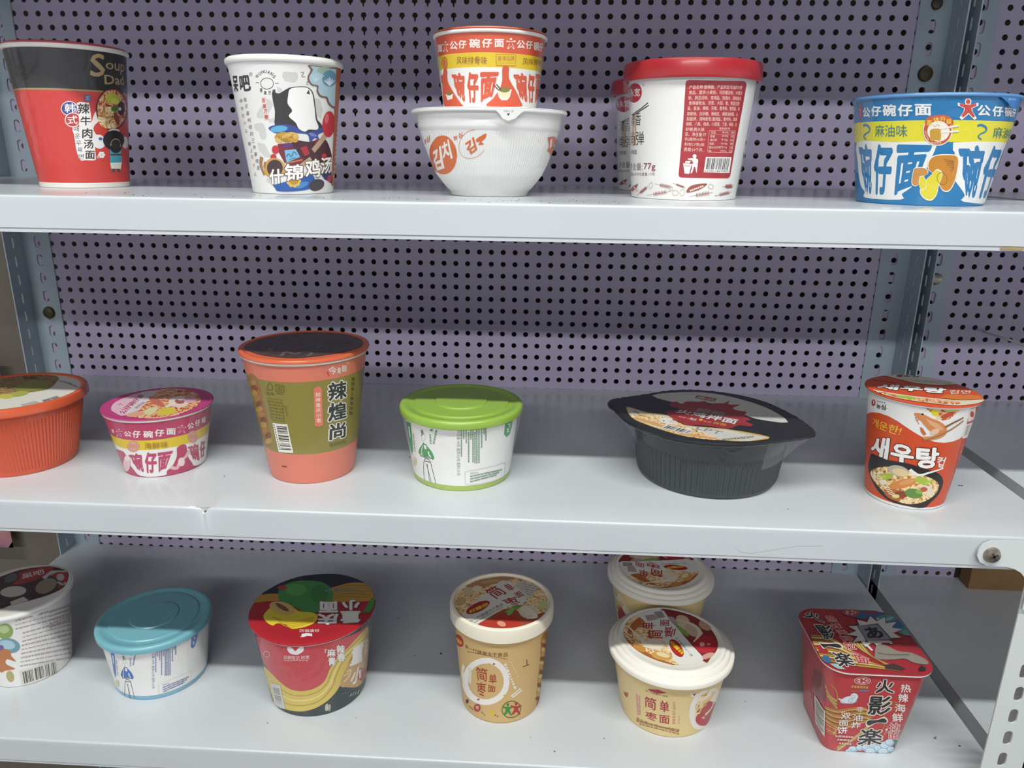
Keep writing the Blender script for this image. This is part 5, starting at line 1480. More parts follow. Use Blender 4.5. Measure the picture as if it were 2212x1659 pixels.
'black': """\
L~ 292 -734 87 -575 -53 -400 -121 -292 -355 45 -425 361 -586 169 -696 -39 -696 -322 -638 -553 -450 -708 -255 -749 -54
L~ 296 -469 444 -147 584 131 566 386 380 559 123 618 -211 392 -159 284 -45 189 148 23 269 -217 216
L 296 -736 69 -656 -3 -578 -73 -490 -107 -403 -141 -353 -258 -304 -372 -234 -386 -165 -401 -96 -415 -27 -429 41 -443 104 -475 166 -506 228 -537 289 -568 349 -598 259 -645 170 -691 101 -690 32 -688 -37 -686 -107 -672 -178 -657 -249 -643 -321 -628 -377 -582 -434 -536 -492 -488 -551 -440 -628 -344 -707 -245 -747 -54
L~ 459 -723 -150 -571 -95 -398 -230 -306 -382 -207 -470 -68 -693 -321 -628 -549 -419 -686 -264
L 337 -706 -190 -665 -281 -605 -339 -546 -397 -487 -453 -430 -509 -374 -563 -319 -616 -258 -635 -198 -653 -139 -672 -80 -690 -87 -644 -160 -614 -234 -585 -308 -555 -365 -499 -422 -441 -480 -382 -540 -323 -600 -262
L~ 160 -348 173 -274 281 -227 215 -166 291 -59 292 13 314 18 192 68 251 110 267 178 274 244 351 209 240 313 234 224 136 260 67 323 38 277 -74 311 -166 253 -217 297 -292 256 -343 173 -324 56 -416 -116 -355 -291 -345 -397 -98 -415 -29 -315 14 -259 71 -320 107
L 163 -32 495 53 449 136 404 88 302 8 354 -72 407
L 322 -32 469 120 387 87 321 -56 418|魔品|0.02 0.02
L 127 -90 122 147 -1 83 -124 -142 15|超辣|0.035 0.035
L 100 -270 62 208 -176 146 -306 -323 -38|火鸡拌面|0.07 0.03
L 343 -270 62 208 -176 146 -306 -323 -38|火鸡拌面|0.03 0.03
L 286 -24 -250 76 -302 50 -361 -48 -305|拌面|0.015 0.015
L 324 -210 -159 -156 -190 -181 -251 -230 -223|韩式|0.025 0.025
L~ 359 -111 -213 -120 -234 -135 -244 -146 -237 -148 -216 -138 -194 -124 -184 -112 -192
L- 306 24 24 -113 -245 -87 -258
L- 306 24 24 -79 -262 -52 -276
L- 306 24 24 -312 -141 -252 -181
L- 306 24 24 -244 -187 -230 -196
L~ 406 -357 -297 -379 -336 -419 -351 -461 -336 -491 -297 -496 -249 -475 -209 -434 -193 -391 -208 -362 -248
L~ 197 -328 -224 -339 -252 -358 -264 -373 -255 -376 -228 -365 -200 -346 -188 -331 -197
L~ 329 -360 -280 -372 -307 -393 -320 -411 -311 -415 -285 -403 -258 -382 -245 -364 -254
L~ 29 -450 -270 -454 -279 -459 -284 -464 -280 -465 -271 -461 -261 -456 -257 -451 -260
L 331 -447 -354 -375 -400 -305 -447 -236 -492 -310 -587 -375 -544 -442 -500 -510 -456
L 63 -434 -383 -424 -390 -477 -453 -487 -447
L 63 -419 -393 -405 -403 -458 -466 -472 -456
L 63 -401 -406 -396 -409 -448 -473 -453 -469
L 63 -391 -412 -382 -419 -434 -482 -443 -476
L 63 -377 -422 -372 -425 -424 -488 -429 -485
L 63 -368 -428 -363 -432 -415 -495 -419 -492
L 63 -349 -441 -335 -451 -386 -514 -400 -504
L 63 -330 -454 -326 -457 -377 -520 -381 -517
L 63 -321 -460 -307 -470 -358 -533 -372 -523
L 63 -303 -473 -298 -476 -348 -539 -353 -536
L 63 -293 -479 -289 -482 -339 -545 -344 -542
L 63 -275 -491 -270 -495 -320 -558 -325 -555
L 63 -266 -498 -261 -501 -311 -564 -316 -561
L 128 -182 -382 6 -503 -42 -568 -216 -448|LPT|0 0
L- 128 22 22 -43 -675 -8 -663
L- 128 22 22 1 -660 15 -655
L- 128 22 22 24 -652 43 -645
L- 128 22 22 52 -642 74 -634
L- 128 22 22 83 -631 100 -626
L- 128 22 22 109 -623 134 -614
L- 128 22 22 144 -611 159 -605
L- 128 22 22 168 -602 183 -597
L- 128 22 22 192 -594 209 -588
L- 128 22 22 219 -585 232 -580
L- 128 14 14 -74 -701 -41 -691
L- 128 14 14 -32 -688 -14 -683
L- 128 14 14 -5 -680 25 -671
L- 128 14 14 34 -668 49 -663
L- 128 15 15 58 -661 78 -654
L- 128 15 15 87 -652 110 -645
L- 128 15 15 119 -642 152 -632
L- 128 15 15 161 -629 193 -619
L- 128 15 15 202 -616 215 -613
L- 166 26 25 -688 -20 -655 -102
""",
'shrimp': """\
B 425 -1118 893 -867 912 -711 912 -587 912 -481 912 -391 912 -305 912 -221 912 -148 912 -72 912 7 912 93 912 192 912 316 912 325 862 327 795 329 728 331 661 290 645 192 629 71 622 -40 628 -147 649 -253 682 -358 718 -466 754 -580 774 -713 772 -855 744 -1118 662 -1118 739 -1118 816
B 461 -633 912 -543 912 -462 912 -386 912 -301 912 -218 912 -135 912 -62 912 13 912 95 912 188 912 304 912 300 908 150 900 100 858 49 823 -9 814 -62 828 -149 873 -212 910 -325 912 -448 912 -536 912
B~ 274 161 912 148 912 100 899 38 893 -13 896 -38 908 -27 912 15 912 75 912 133 912
B~ 112 197 912 184 912 141 912 87 912 44 912 24 912 34 912 72 912 124 912 173 912
B~ 363 -66 867 -81 850 -113 849 -141 863 -150 885 -136 902 -105 903 -76 888
B- 378 10 3 -180 890 -136 912 -77 912
B~ 397 0 845 -8 833 -39 823 -72 820 -90 827 -82 840 -53 850 -19 852
B~ 246 95 883 92 868 62 851 18 837 -21 832 -42 839 -38 855 -10 873 31 887 72 891
B~ 162 -149 912 -168 912 -217 912 -277 912 -325 912 -343 912 -324 912 -274 912 -215 912 -167 912
B~ 158 -306 912 -324 912 -373 912 -436 912 -490 912 -511 912 -490 912 -437 912 -374 912 -325 912
B 244 311 912 578 885 576 792 576 728 576 664 576 599 575 534 575 469 575 409 575 349 575 289 574 228 575 156 574 84 575 10 577 10 577 73 539 144 505 213 485 279 445 354 415 426 391 497 372 565 354 633 342 696 331 758 321 819 312 879
B 403 294 897 429 899 577 774 346 786
B~ 244 453 836 461 815 419 814 368 829 337 852 334 872 359 876 405 862
B 407 315 767 577 757 577 685 577 612 336 642 325 705
B 126 356 750 363 750 375 659 369 660
B 126 364 751 374 751 387 659 377 660
B 126 377 751 380 751 393 659 390 659
B 126 383 751 390 751 404 658 398 658
B 126 393 751 397 751 411 658 408 658
B 126 400 751 404 751 419 657 416 658
B 126 414 751 427 751 444 655 431 656
B 126 431 750 434 750 453 654 448 655
B- 403 10 11 311 912 324 788 346 642
B- 259 15 16 389 571 435 567
B- 259 19 23 420 508 491 500
B- 259 24 24 461 443 577 425
B- 259 7 7 537 370 577 368
B- 259 7 7 578 304 577 309
B- 259 7 7 575 313 576 316
B- 259 7 7 576 247 576 250
B- 259 7 7 575 254 576 258
B- 259 7 7 576 188 575 194
B- 259 7 7 575 197 574 201
B- 259 7 7 576 130 575 137
B~ 194 -789 842 -797 820 -825 805 -856 806 -873 823 -862 846 -832 861 -803 859
B~ 422 -813 841 -815 829 -823 822 -832 825 -836 835 -834 847 -826 854 -818 851
B 4 -770 841 -626 862 -625 812 -768 802|농심|0.0248 0.0248
B- 64 7 7 -763 860 -737 864
B- 64 7 7 -722 866 -698 869
B- 64 7 7 -684 871 -668 872
B- 64 7 7 -655 874 -642 875
B 439 -828 706 -402 716 -424 634 -823 636|개운한!|0.0124 0.0124
B 66 -778 553 -529 592 -534 392 -858 375|새|0.0834 0.0434
B 457 -778 553 -529 592 -534 392 -858 375|새|0.0434 0.0434
B 66 -501 566 -256 568 -208 404 -510 389|우|0.0834 0.0434
B 457 -501 566 -256 568 -208 404 -510 389|우|0.0434 0.0434
B 66 -228 575 39 581 81 394 -189 381|탕|0.0834 0.0434
B 457 -228 575 39 581 81 394 -189 381|탕|0.0434 0.0434
B 457 38 500 161 491 153 394 69 407|컵|0.0186 0.0186
B~ 7 -817 380 -756 392 -547 396 -294 412 -70 385 116 345 221 281 247 219 226 143 133 78 41 25 -195 28 -456 40 -647 91 -798 166 -883 238 -859 329
B~ 459 -816 213 -678 290 -487 344 -279 348 -72 324 90 284 185 224 157 148 16 83 -200 45 -435 72 -637 130 -754 169
B~ 216 -250 86 -288 61 -366 53 -457 62 -526 86 -540 119 -495 148 -414 160 -328 149 -266 120
B~ 138 -202 136 -215 116 -258 99 -317 90 -368 93 -390 107 -375 128 -330 148 -273 156 -224 152
B~ 307 -142 275 -159 243 -233 204 -338 167 -436 146 -485 154 -462 188 -379 236 -276 273 -187 287
B~ 357 -163 275 -173 259 -215 238 -272 218 -324 208 -348 212 -337 229 -293 253 -237 273 -187 281
B~ 169 -430 273 -444 251 -493 226 -562 206 -627 199 -658 208 -638 232 -580 261 -510 281 -454 285
B~ 272 -527 252 -536 234 -577 210 -627 192 -658 191 -646 210 -601 236 -553 253
B~ 189 19 262 -2 248 -51 244 -110 251 -155 267 -171 287 -153 302 -107 308 -50 301 -1 283
B- 232 23 24 -34 245 62 289
B 419 -628 183 -530 215 -512 189 -593 158
B 382 -80 242 61 229 157 148 62 134 -75 191
B~ 76 -29 144 -50 120 -108 108 -179 110 -236 126 -258 152 -237 178 -183 194 -114 192 -55 172
B~ 116 -32 176 -42 161 -74 153 -110 157 -128 170 -119 185 -88 194 -52 189
B~ 247 22 199 13 183 -20 175 -57 181 -76 195 -68 211 -37 220 0 214
B~ 397 -136 77 -150 68 -192 62 -245 58 -288 60 -305 66 -290 76 -248 84 -197 88 -153 84
B~ 360 -314 103 -325 88 -358 77 -394 75 -412 85 -400 101 -366 113 -331 114
B- 433 7 10 -739 215 -671 241 -635 224
B- 433 7 9 -700 203 -632 225 -596 210
B- 433 7 9 -663 190 -596 208 -558 195
B- 433 7 8 -628 176 -560 191 -521 180
B- 433 8 8 -594 162 -526 173 -485 164
B- 433 8 8 -561 148 -492 155 -450 147
B- 433 8 8 -530 133 -459 136 -416 130
B- 433 8 8 -498 117 -426 117 -381 112
B- 433 8 8 -468 102 -394 98 -347 94
B~ 230 -246 325 -273 297 -341 281 -424 281 -492 296 -515 324 -482 354 -411 374 -331 374 -269 354
B~ 379 -250 317 -271 298 -323 287 -387 288 -439 299 -457 318 -433 338 -379 352 -317 351 -268 337
B- 424 27 14 -249 361 -164 329 -107 326 -2 356 162 392
B~ 334 -308 854 -227 857 -138 830 -36 804 55 751 52 687 -47 648 -145 642 -185 662 -77 679 -18 718 -65 740 -107 717 -175 755 -232 797 -283 822
B 376 -191 822 -116 802 -38 781 28 735 -33 733 -133 775
B~ 26 -215 854 -218 849 -226 845 -235 847 -240 851 -238 857 -229 861 -220 859
B 258 -229 745 -199 737 -149 690 -174 675 -210 704
B- 264 6 5 -292 821 -243 764
B- 264 6 6 -252 806 -277 791
B~ 391 -26 732 -26 712 -51 694 -86 689 -109 699 -109 720 -84 738 -50 743
B- 120 17 14 30 759 124 800 233 835
B- 178 13 14 -172 631 -7 686 249 806
L~ 330 -183 389 -20 430 170 395 245 354 373 213 312 164 164 140 32 183 -72 295 -133 373
L~ 161 14 393 -7 363 -33 349 -49 359 -45 388 -24 418 3 430 18 422
L 30 31 424 162 416 126 356 0 364|농심|0.0248 0.0248
L- 225 24 24 -32 299 -8 294
L- 225 24 24 -1 293 48 283
L- 225 24 24 56 281 104 271
L- 225 24 24 111 270 134 265
L- 225 24 24 141 264 171 257
L- 225 24 24 178 256 234 245
L- 225 24 24 241 243 266 238
L- 225 24 24 273 236 302 231
L- 225 24 24 309 229 338 223
L- 225 24 24 21 244 63 234
L- 225 24 24 70 233 97 226
L- 225 24 24 104 225 141 216
L- 225 24 24 148 214 195 204
L- 225 24 24 202 202 234 195
L- 225 24 24 241 193 282 184
L- 225 24 24 289 182 318 175
L 25 -301 124 224 62 133 -116 -387 -14|새우탕|0.0816 0.0496
L 457 -301 124 224 62 133 -116 -387 -14|새우탕|0.0496 0.0496
L 414 223 6 390 2 339 -82 150 -120|컵면|0.0186 0.0186
L- 219 29 29 -296 259 -259 245
L- 219 29 29 -252 243 -229 234
L- 219 29 29 -222 232 -197 222
L- 219 29 29 -191 220 -139 201
L- 219 29 29 -133 198 -123 194
L~ 366 -422 -50 -369 -88 -205 -182 -17 -241 179 -276 359 -236 268 -337 76 -410 -83 -380 -259 -305 -383 -195
L~ 461 -391 -107 -218 -212 -30 -270 129 -306 88 -387 -77 -368 -254 -293 -382 -197
L~ 158 -165 -267 -187 -281 -225 -279 -265 -260 -291 -233 -294 -207 -272 -192 -233 -195 -193 -213 -167 -241
L 333 132 -126 195 -126 259 -127 322 -127 385 -127 362 -224 273 -244 185 -264 131 -253 77 -243 23 -232
""",
'wcupL': """\
B- 227 19 19 326 795 344 795
B- 227 19 19 351 796 385 796
B- 227 19 19 392 796 434 794
B- 227 19 19 441 794 456 793
B- 227 19 19 463 793 500 790
B- 227 18 19 507 789 552 783
B- 227 18 19 560 782 616 772
B- 227 18 19 624 771 692 756
B- 227 20 19 701 753 781 731
B- 227 20 20 792 728 830 715
B- 227 21 21 842 711 879 699
B- 227 21 23 892 694 1003 652
B- 227 26 30 1024 643 1163 585
B- 227 11 11 317 748 340 749
B- 227 11 11 347 749 376 748
B- 227 11 11 383 749 442 746
B- 227 11 11 449 746 488 742
B- 227 11 11 496 741 530 737
B- 227 11 11 538 735 558 732
B- 227 12 12 566 731 618 721
B- 227 12 11 627 719 652 714
B- 227 11 12 661 711 737 692
B- 227 12 12 747 689 820 666
B- 227 13 13 832 662 875 647
B- 227 13 14 888 642 1026 588
B- 227 15 18 1050 579 1148 537
B- 227 15 16 308 701 338 702
B- 227 16 16 345 701 388 701
B- 227 16 16 395 700 454 696
B- 227 16 16 461 696 525 687
B- 227 16 16 532 687 576 679
B- 227 16 17 584 677 650 663
B- 227 17 17 659 661 716 645
B- 227 17 17 725 643 767 630
B- 227 17 18 777 627 856 599
B- 227 19 19 868 595 939 568
B- 227 20 21 957 561 1063 518
B- 227 26 28 1093 505 1138 486
B- 227 18 18 370 633 399 632
B- 227 18 18 407 632 445 631
B- 227 18 18 452 630 513 624
B- 227 19 19 520 623 573 616
B- 227 19 19 581 614 620 607
B- 227 19 19 629 605 675 595
B- 227 20 20 684 593 748 576
B- 227 20 20 759 573 856 542
B- 227 21 22 868 538 953 506
B- 227 24 25 970 500 1078 456
B- 227 11 12 358 586 394 586
B- 227 11 11 401 585 460 581
B- 227 11 11 468 580 532 572
B- 227 12 12 540 571 591 562
B- 227 12 12 599 560 646 550
B- 227 12 12 655 548 727 529
B- 227 12 12 736 527 770 516
B- 227 13 13 781 513 809 504
B- 227 13 12 820 500 866 484
B- 227 13 13 879 479 939 457
B- 227 14 16 957 450 1095 394
B- 227 16 16 346 540 393 538
B- 227 16 16 401 538 464 532
B- 227 16 16 472 531 519 525
B- 227 16 16 527 523 547 520
B- 227 16 16 555 519 577 514
B- 227 16 17 585 513 654 497
B- 227 17 17 663 494 705 483
B- 227 17 17 715 480 764 465
B- 227 17 18 775 461 827 444
B- 227 18 18 840 440 925 408
B- 227 20 21 941 401 1099 337
B- 227 19 19 333 493 362 492
B- 227 19 19 370 492 399 490
B- 227 19 19 407 489 423 487
B- 227 19 19 431 487 484 480
B- 227 19 19 492 479 551 469
B- 227 19 19 559 467 628 451
B- 227 20 20 637 449 656 444
B- 227 20 20 666 441 749 416
B- 227 21 21 760 413 844 383
B- 227 21 22 857 379 972 334
B- 227 24 24 992 325 1076 291
B- 227 11 12 319 446 356 445
B- 227 11 11 364 444 388 442
B- 227 11 11 396 441 435 437
B- 227 11 11 443 436 487 430
B- 227 11 12 495 428 527 422
B- 227 12 11 535 421 591 408
B- 227 11 12 600 407 636 397
B- 227 12 11 645 394 713 374
B- 227 12 12 724 371 812 341
B- 227 12 13 825 336 928 296
B- 227 13 14 946 289 1026 256
B- 227 15 16 1052 245 1089 229
B- 227 16 16 306 399 357 396
B- 227 16 16 365 395 385 393
B- 227 16 16 393 393 435 387
B- 227 16 16 443 386 475 381
B- 227 16 17 484 379 534 370
B- 227 17 17 542 368 587 357
B- 227 17 17 596 355 676 333
B- 227 17 17 686 329 727 316
B- 227 17 18 738 312 805 288
B- 227 18 19 818 283 900 252
B- 227 19 20 917 245 987 216
B- 227 21 21 1011 206 1066 182
B- 227 19 19 291 350 309 350
B- 227 19 19 317 349 338 348
B- 227 19 19 346 347 368 345
B- 227 19 19 376 344 406 341
B- 227 19 19 414 340 438 336
B- 227 19 20 446 335 512 322
B- 227 19 19 521 321 573 308
B- 227 20 19 582 306 637 290
B- 227 20 19 646 288 668 281
B- 227 19 20 679 277 760 250
B- 227 20 20 771 246 820 228
B- 227 20 21 833 222 931 183
B- 227 22 23 949 175 1036 138
B- 227 11 11 277 302 319 300
B- 227 11 12 328 299 393 292
B- 227 11 11 401 291 448 284
B- 227 11 11 456 282 498 274
B- 227 11 12 507 271 556 260
B- 227 11 11 566 257 593 249
B- 227 12 12 602 247 670 226
B- 227 11 12 680 223 766 192
B- 227 12 12 779 187 833 166
B- 227 12 12 847 161 943 121
B- 227 13 14 962 113 1064 70
B- 227 16 16 261 254 297 252
B- 227 16 16 305 251 358 246
B- 227 17 17 366 245 390 241
B- 227 17 17 398 240 470 227
B- 227 16 17 478 226 552 208
B- 227 17 17 561 205 620 188
B- 227 17 17 630 185 697 162
B- 227 17 18 708 158 792 127
B- 227 17 18 805 122 844 106
B- 227 18 18 859 100 934 68
B- 227 19 19 954 60 1031 27
B- 227 16 17 690 742 736 734
B- 227 17 17 743 733 782 725
B- 227 17 17 791 723 820 716
B- 227 18 18 829 714 873 701
B- 227 18 18 883 699 920 687
B- 227 19 19 932 684 980 668
B- 227 22 24 995 662 1120 615
B- 227 16 17 685 701 732 692
B- 227 16 17 740 690 789 679
B- 227 17 18 798 677 834 667
B- 227 17 18 844 665 887 652
B- 227 19 19 898 649 956 630
B- 227 20 20 970 625 1019 607
B- 227 23 28 1038 600 1154 554
B- 227 16 16 680 659 703 655
B- 227 16 16 711 653 733 649
B- 227 17 17 741 647 790 635
B- 227 17 17 799 632 857 616
B- 227 18 18 869 612 936 590
B- 227 20 21 950 585 1057 545
B- 227 26 30 1082 535 1143 510
B- 227 16 16 675 618 717 609
B- 227 16 16 726 607 763 597
B- 227 17 17 771 595 809 585
B- 227 17 17 819 582 871 566
B- 227 18 18 881 562 947 540
B- 227 20 22 962 534 1078 489
B- 227 15 16 670 576 715 566
B- 227 16 16 723 564 768 552
B- 227 16 17 777 549 800 542
B- 227 17 17 809 539 855 525
B- 227 18 18 866 521 903 509
B- 227 18 18 916 504 953 490
B- 227 20 20 968 485 1020 465
B- 227 22 24 1040 457 1101 432
B 350 231 195 324 202 415 204 508 199 606 185 715 163 722 54 731 0 589 0 462 0 341 12 221 10
B 74 268 176 285 177 274 31 257 30
B 74 293 178 318 180 309 34 283 32
B 74 326 180 335 181 326 34 317 34
B 74 343 181 359 181 351 35 334 35
B 74 367 181 376 181 368 35 359 35
B 74 384 181 392 181 385 36 376 35
B 74 417 181 442 180 435 34 410 35
B 74 450 180 458 179 452 33 444 34
B 74 467 179 492 177 487 31 461 33
B 74 500 176 509 175 504 29 496 30
B 74 517 174 526 173 522 27 513 28
B 74 552 170 561 169 558 22 548 24
B 74 570 168 578 166 576 20 567 21
B 74 587 165 606 162 604 16 585 18
B 74 634 157 643 155 645 5 632 10
B 74 653 153 673 149 679 0 659 0
B 74 683 146 693 144 701 0 690 0
B~ 148 280 683 253 634 204 608 151 616 117 654 116 710 147 763 197 790 245 781 277 740
B~ 211 247 716 224 685 184 678 149 697 143 733 167 765 207 773 240 752
B~ 96 310 475 269 437 197 430 121 455 73 503 74 561 122 606 194 617 263 589 307 533
B~ 185 264 506 236 483 186 481 133 498 98 530 96 565 127 592 177 597 228 578 260 543
B~ 248 82 485 196 460 191 397 226 320 133 365 101 303 197 233 75 225 -18 211
B~ 104 137 506 121 485 92 477 68 487 65 511 83 534 111 542 134 530
B~ 228 154 153 138 101 100 74 63 88 50 135 70 188 107 215 141 200
C50.6~ 385 284 840 450 840 628 840 637 840 572 816 517 796 478 829 390 840 312 840
C50.6 282 501 840 534 840 511 840
L~ 18 -427 -59 -393 153 -327 212 -225 349 -56 430 80 446 268 382 373 265 442 76 384 -64 254 -182 129 -270 72 -334 -129 -340
L~ 155 -182 303 -75 407 42 451 111 415 127 290 67 167 -68 80 -114 115 -111 203
L 167 165 283 195 356 285 373 373 265 425 136 402 39 332 197
L 210 106 239 118 370 268 382 302 354 201 346 161 273 169 194
L~ 241 107 -4 126 -64 95 -113 26 -133 -55 -117 -117 -70 -138 -11 -108 39 -38 60 44 43
L 241 87 -211 156 -117 248 -173 196 -226 145 -277
L~ 124 300 178 350 97 363 13 334 -42 275 -50 207 -6 156 73 142 158 170 216 231 224
L~ 203 335 256 353 210 336 189 296 206 255 250 237 297 253 318 294 301
L- 203 25 26 319 167 416 116 408 163
L~ 51 -158 247 -129 198 -125 150 -148 120 -188 119 -231 147 -260 195 -264 244 -242 275 -201 276
L 294 -142 270 19 394 93 308 -68 181|呆吧|0.025 0.025
""",
'chong': """\
B~ 289 -628 872 -607 765 -380 854 -240 866 -82 870 97 872 269 867 456 852 633 817 818 772 824 678 682 768 513 719 396 658 315 557 261 432 179 368 35 333 -114 338 -249 406 -378 464 -472 511 -510 627
B~ 339 809 756 862 584 665 615 555 568 473 438 417 299 327 203 183 122 3 70 -227 48 -456 30 -509 133 -608 251 -520 435 -380 459 -250 402 -115 336 35 329 178 365 261 430 315 554 396 655 513 716 651 770
B- 223 14 12 698 733 523 691 408 620 334 514 282 392 185 309 28 268 -138 270 -287 318
B- 416 15 13 732 701 532 665 422 587 353 474 304 355 191 253 21 206 -165 201 -328 237
B- 223 15 14 773 665 542 639 435 554 374 433 327 317 198 196 13 144 -193 131 -378 149
B~ 254 755 612 842 666 998 218 817 129 678 137 504 236 420 297 462 432 568 560
B- 362 21 22 498 425 549 420 526 350 464 323
B- 362 14 15 463 396 524 398
B~ 174 963 102 906 91 804 129 720 185 665 251 644 314 655 355 699 356 770 309 862 217
B 431 556 682 753 653 738 410 531 470|重|0.045 0.045
B 431 584 404 759 367 724 167 537 236|小|0.045 0.045
B 431 766 650 853 619 887 408 798 434|庆|0.03 0.03
B 123 293 794 373 764 372 667 290 699|麻|0.062 0.03
B 431 293 794 373 764 372 667 290 699|麻|0.03 0.03
B 123 382 805 467 764 470 657 381 700|辣|0.062 0.03
B 431 382 805 467 764 470 657 381 700|辣|0.03 0.03
B 123 299 693 372 665 371 564 296 594|青|0.062 0.03
B 431 299 693 372 665 371 564 296 594|青|0.03 0.03
B 123 384 709 476 664 478 566 383 613|春|0.062 0.03
B 431 384 709 476 664 478 566 383 613|春|0.03 0.03
B 431 271 798 293 791 292 745 269 753|「|0.015 0.015
B~ 431 -61 850 -20 850 8 811 44 855 83 862 81 814 35 775 3 768 -38 776 -63 805
B 410 -110 750 132 760 128 714 -118 702|白家陈记 阿宽|0.0186 0.0186
B- 372 11 11 -116 685 -97 689
B- 372 11 10 -87 691 -64 695
B- 372 11 11 -55 696 -37 698
B- 372 10 11 -27 699 -7 701
B- 372 11 11 2 701 16 702
B- 372 10 11 26 702 50 702
B- 372 11 10 59 702 80 701
B- 372 11 11 89 701 115 698
B 388 -280 707 -287 691 -301 673 -318 657 -340 642 -362 631 -383 625 -400 625 -408 633 -406 647 -393 667 -376 688 -354 708 -332 723 -312 733 -295 735 -284 731 -279 721 -280 707 -292 703 -292 713 -296 720 -304 723 -317 721 -332 714 -350 702 -365 688 -379 672 -387 657 -388 646 -383 640 -371 639 -356 643 -338 652 -322 663 -309 676 -298 689 -292 703
B 295 -415 301 -234 357 -235 255 -236 152 -237 47 -483 0 -439 99 -428 200
B 129 -383 258 -263 298 -263 287 -383 248
B 129 -384 243 -263 281 -263 265 -384 227
B 129 -384 223 -264 259 -263 254 -385 217
B 129 -384 212 -264 248 -264 237 -385 202
B 129 -385 197 -264 232 -264 226 -385 192
B 129 -385 187 -264 221 -264 215 -386 181
B 129 -386 166 -264 199 -265 182 -386 151
B 129 -386 146 -264 176 -265 170 -387 140
B 129 -386 135 -265 165 -265 148 -388 119
B 129 -387 114 -265 143 -265 137 -387 110
B 129 -388 104 -265 132 -265 126 -388 99
B 129 -389 83 -265 110 -266 104 -389 78
B- 133 35 34 550 113 578 105
B- 133 36 37 592 101 616 93
B- 133 38 39 632 87 660 77
B- 133 41 42 679 69 726 48
B- 133 47 56 749 37 783 20
B~ 231 282 81 272 49 256 41 244 61 243 97 253 128 268 137 280 118
B~ 183 308 71 300 42 288 34 278 51 278 84 286 112 298 120 307 103
B- 75 12 12 429 196 503 175
B- 75 13 13 516 172 533 166
L~ 3 -573 150 -513 295 -415 422 -254 535 37 591 250 537 410 427 240 421 101 338 -3 215 -408 176
L~ 233 -592 13 -573 150 -411 185 -198 200 101 338 239 427 397 439 499 319 558 198 553 126 184 82 -368 64
L- 145 11 11 113 294 250 385 450 385
L- 145 11 11 125 252 263 336 482 344
L- 145 11 11 137 211 276 286 495 288
L- 145 11 11 149 170 289 238 508 233
L- 145 11 10 160 130 301 190 521 179
L~ 41 -405 168 -429 290 -347 405 -216 443 -47 427 71 336 133 225 162 55 124 -79 -44 -92 -169 -35 -295 22 -366 84
L~ 65 -152 274 -153 212 -194 171 -260 166 -326 199 -367 259 -368 322 -327 365 -259 370 -192 335
L~ 22 85 221 94 130 67 73 14 69 -46 120 -91 208 -103 301 -76 362 -21 366 41 312
L 41 -189 -4 -82 -94 -89 -159 -16 -122 41 -150 68 -83 67 48 -19 31 -104 14
L~ 396 -423 -183 -391 -35 -276 23 -110 -96 -2 -105 87 -146 102 -255 34 -337 -82 -378 -157 -320 -247 -303 -280 -341 -369 -277
L~ 313 -144 -107 -161 -156 -224 -168 -311 -140 -389 -81 -429 -13 -414 38 -349 51 -260 21 -181 -39
L~ 102 -204 -103 -220 -110 -264 -92 -318 -56 -362 -14 -380 16 -363 23 -319 4 -264 -33 -221 -74
L- 253 11 11 -328 -208 -118 -271 60 -180
L- 253 11 11 -287 -243 -109 -298 67 -205
L- 253 10 11 -247 -277 -100 -325 75 -229
L- 253 10 11 -207 -311 -90 -352 82 -253
L 41 507 -84 523 48 539 185 563 183 590 53 578 -63
L 105 530 -246 341 -260 288 -68 482 -53|重|0.093 0.045
L 431 530 -246 341 -260 288 -68 482 -53|重|0.045 0.045
L 105 331 -285 134 -299 80 -123 282 -108|庆|0.093 0.045
L 431 331 -285 134 -299 80 -123 282 -108|庆|0.045 0.045
L 105 474 -41 299 -54 251 121 430 134|小|0.093 0.045
L 431 474 -41 299 -54 251 121 430 134|小|0.045 0.045
L 105 273 -93 89 -106 33 80 222 93|面|0.093 0.045
L 431 273 -93 89 -106 33 80 222 93|面|0.045 0.045
L 431 31 -497 74 -431 126 -437 141 -477 96 -473 62 -495
L 431 74 -431 35 -448 39 -477 81 -467
L 392 183 -416 4 -428 -12 -378 168 -365|白家陈记|0.025 0.025
L- 87 26 26 43 262 72 270
L- 87 26 26 82 273 115 282
L- 87 26 26 124 284 178 299
L- 87 26 26 188 302 228 313
L- 87 26 26 237 315 278 326
L- 87 26 26 287 329 313 336
L- 131 18 18 153 226 181 232
L- 131 18 18 190 234 216 239
L- 131 18 18 226 241 270 251
L- 131 18 18 280 252 308 258
L- 131 18 18 317 260 351 267
L- 131 18 18 360 269 390 275
L- 131 18 18 400 277 417 281
L~ 171 -360 295 -364 264 -394 249 -433 259 -458 288 -455 319 -424 334 -385 324
""",
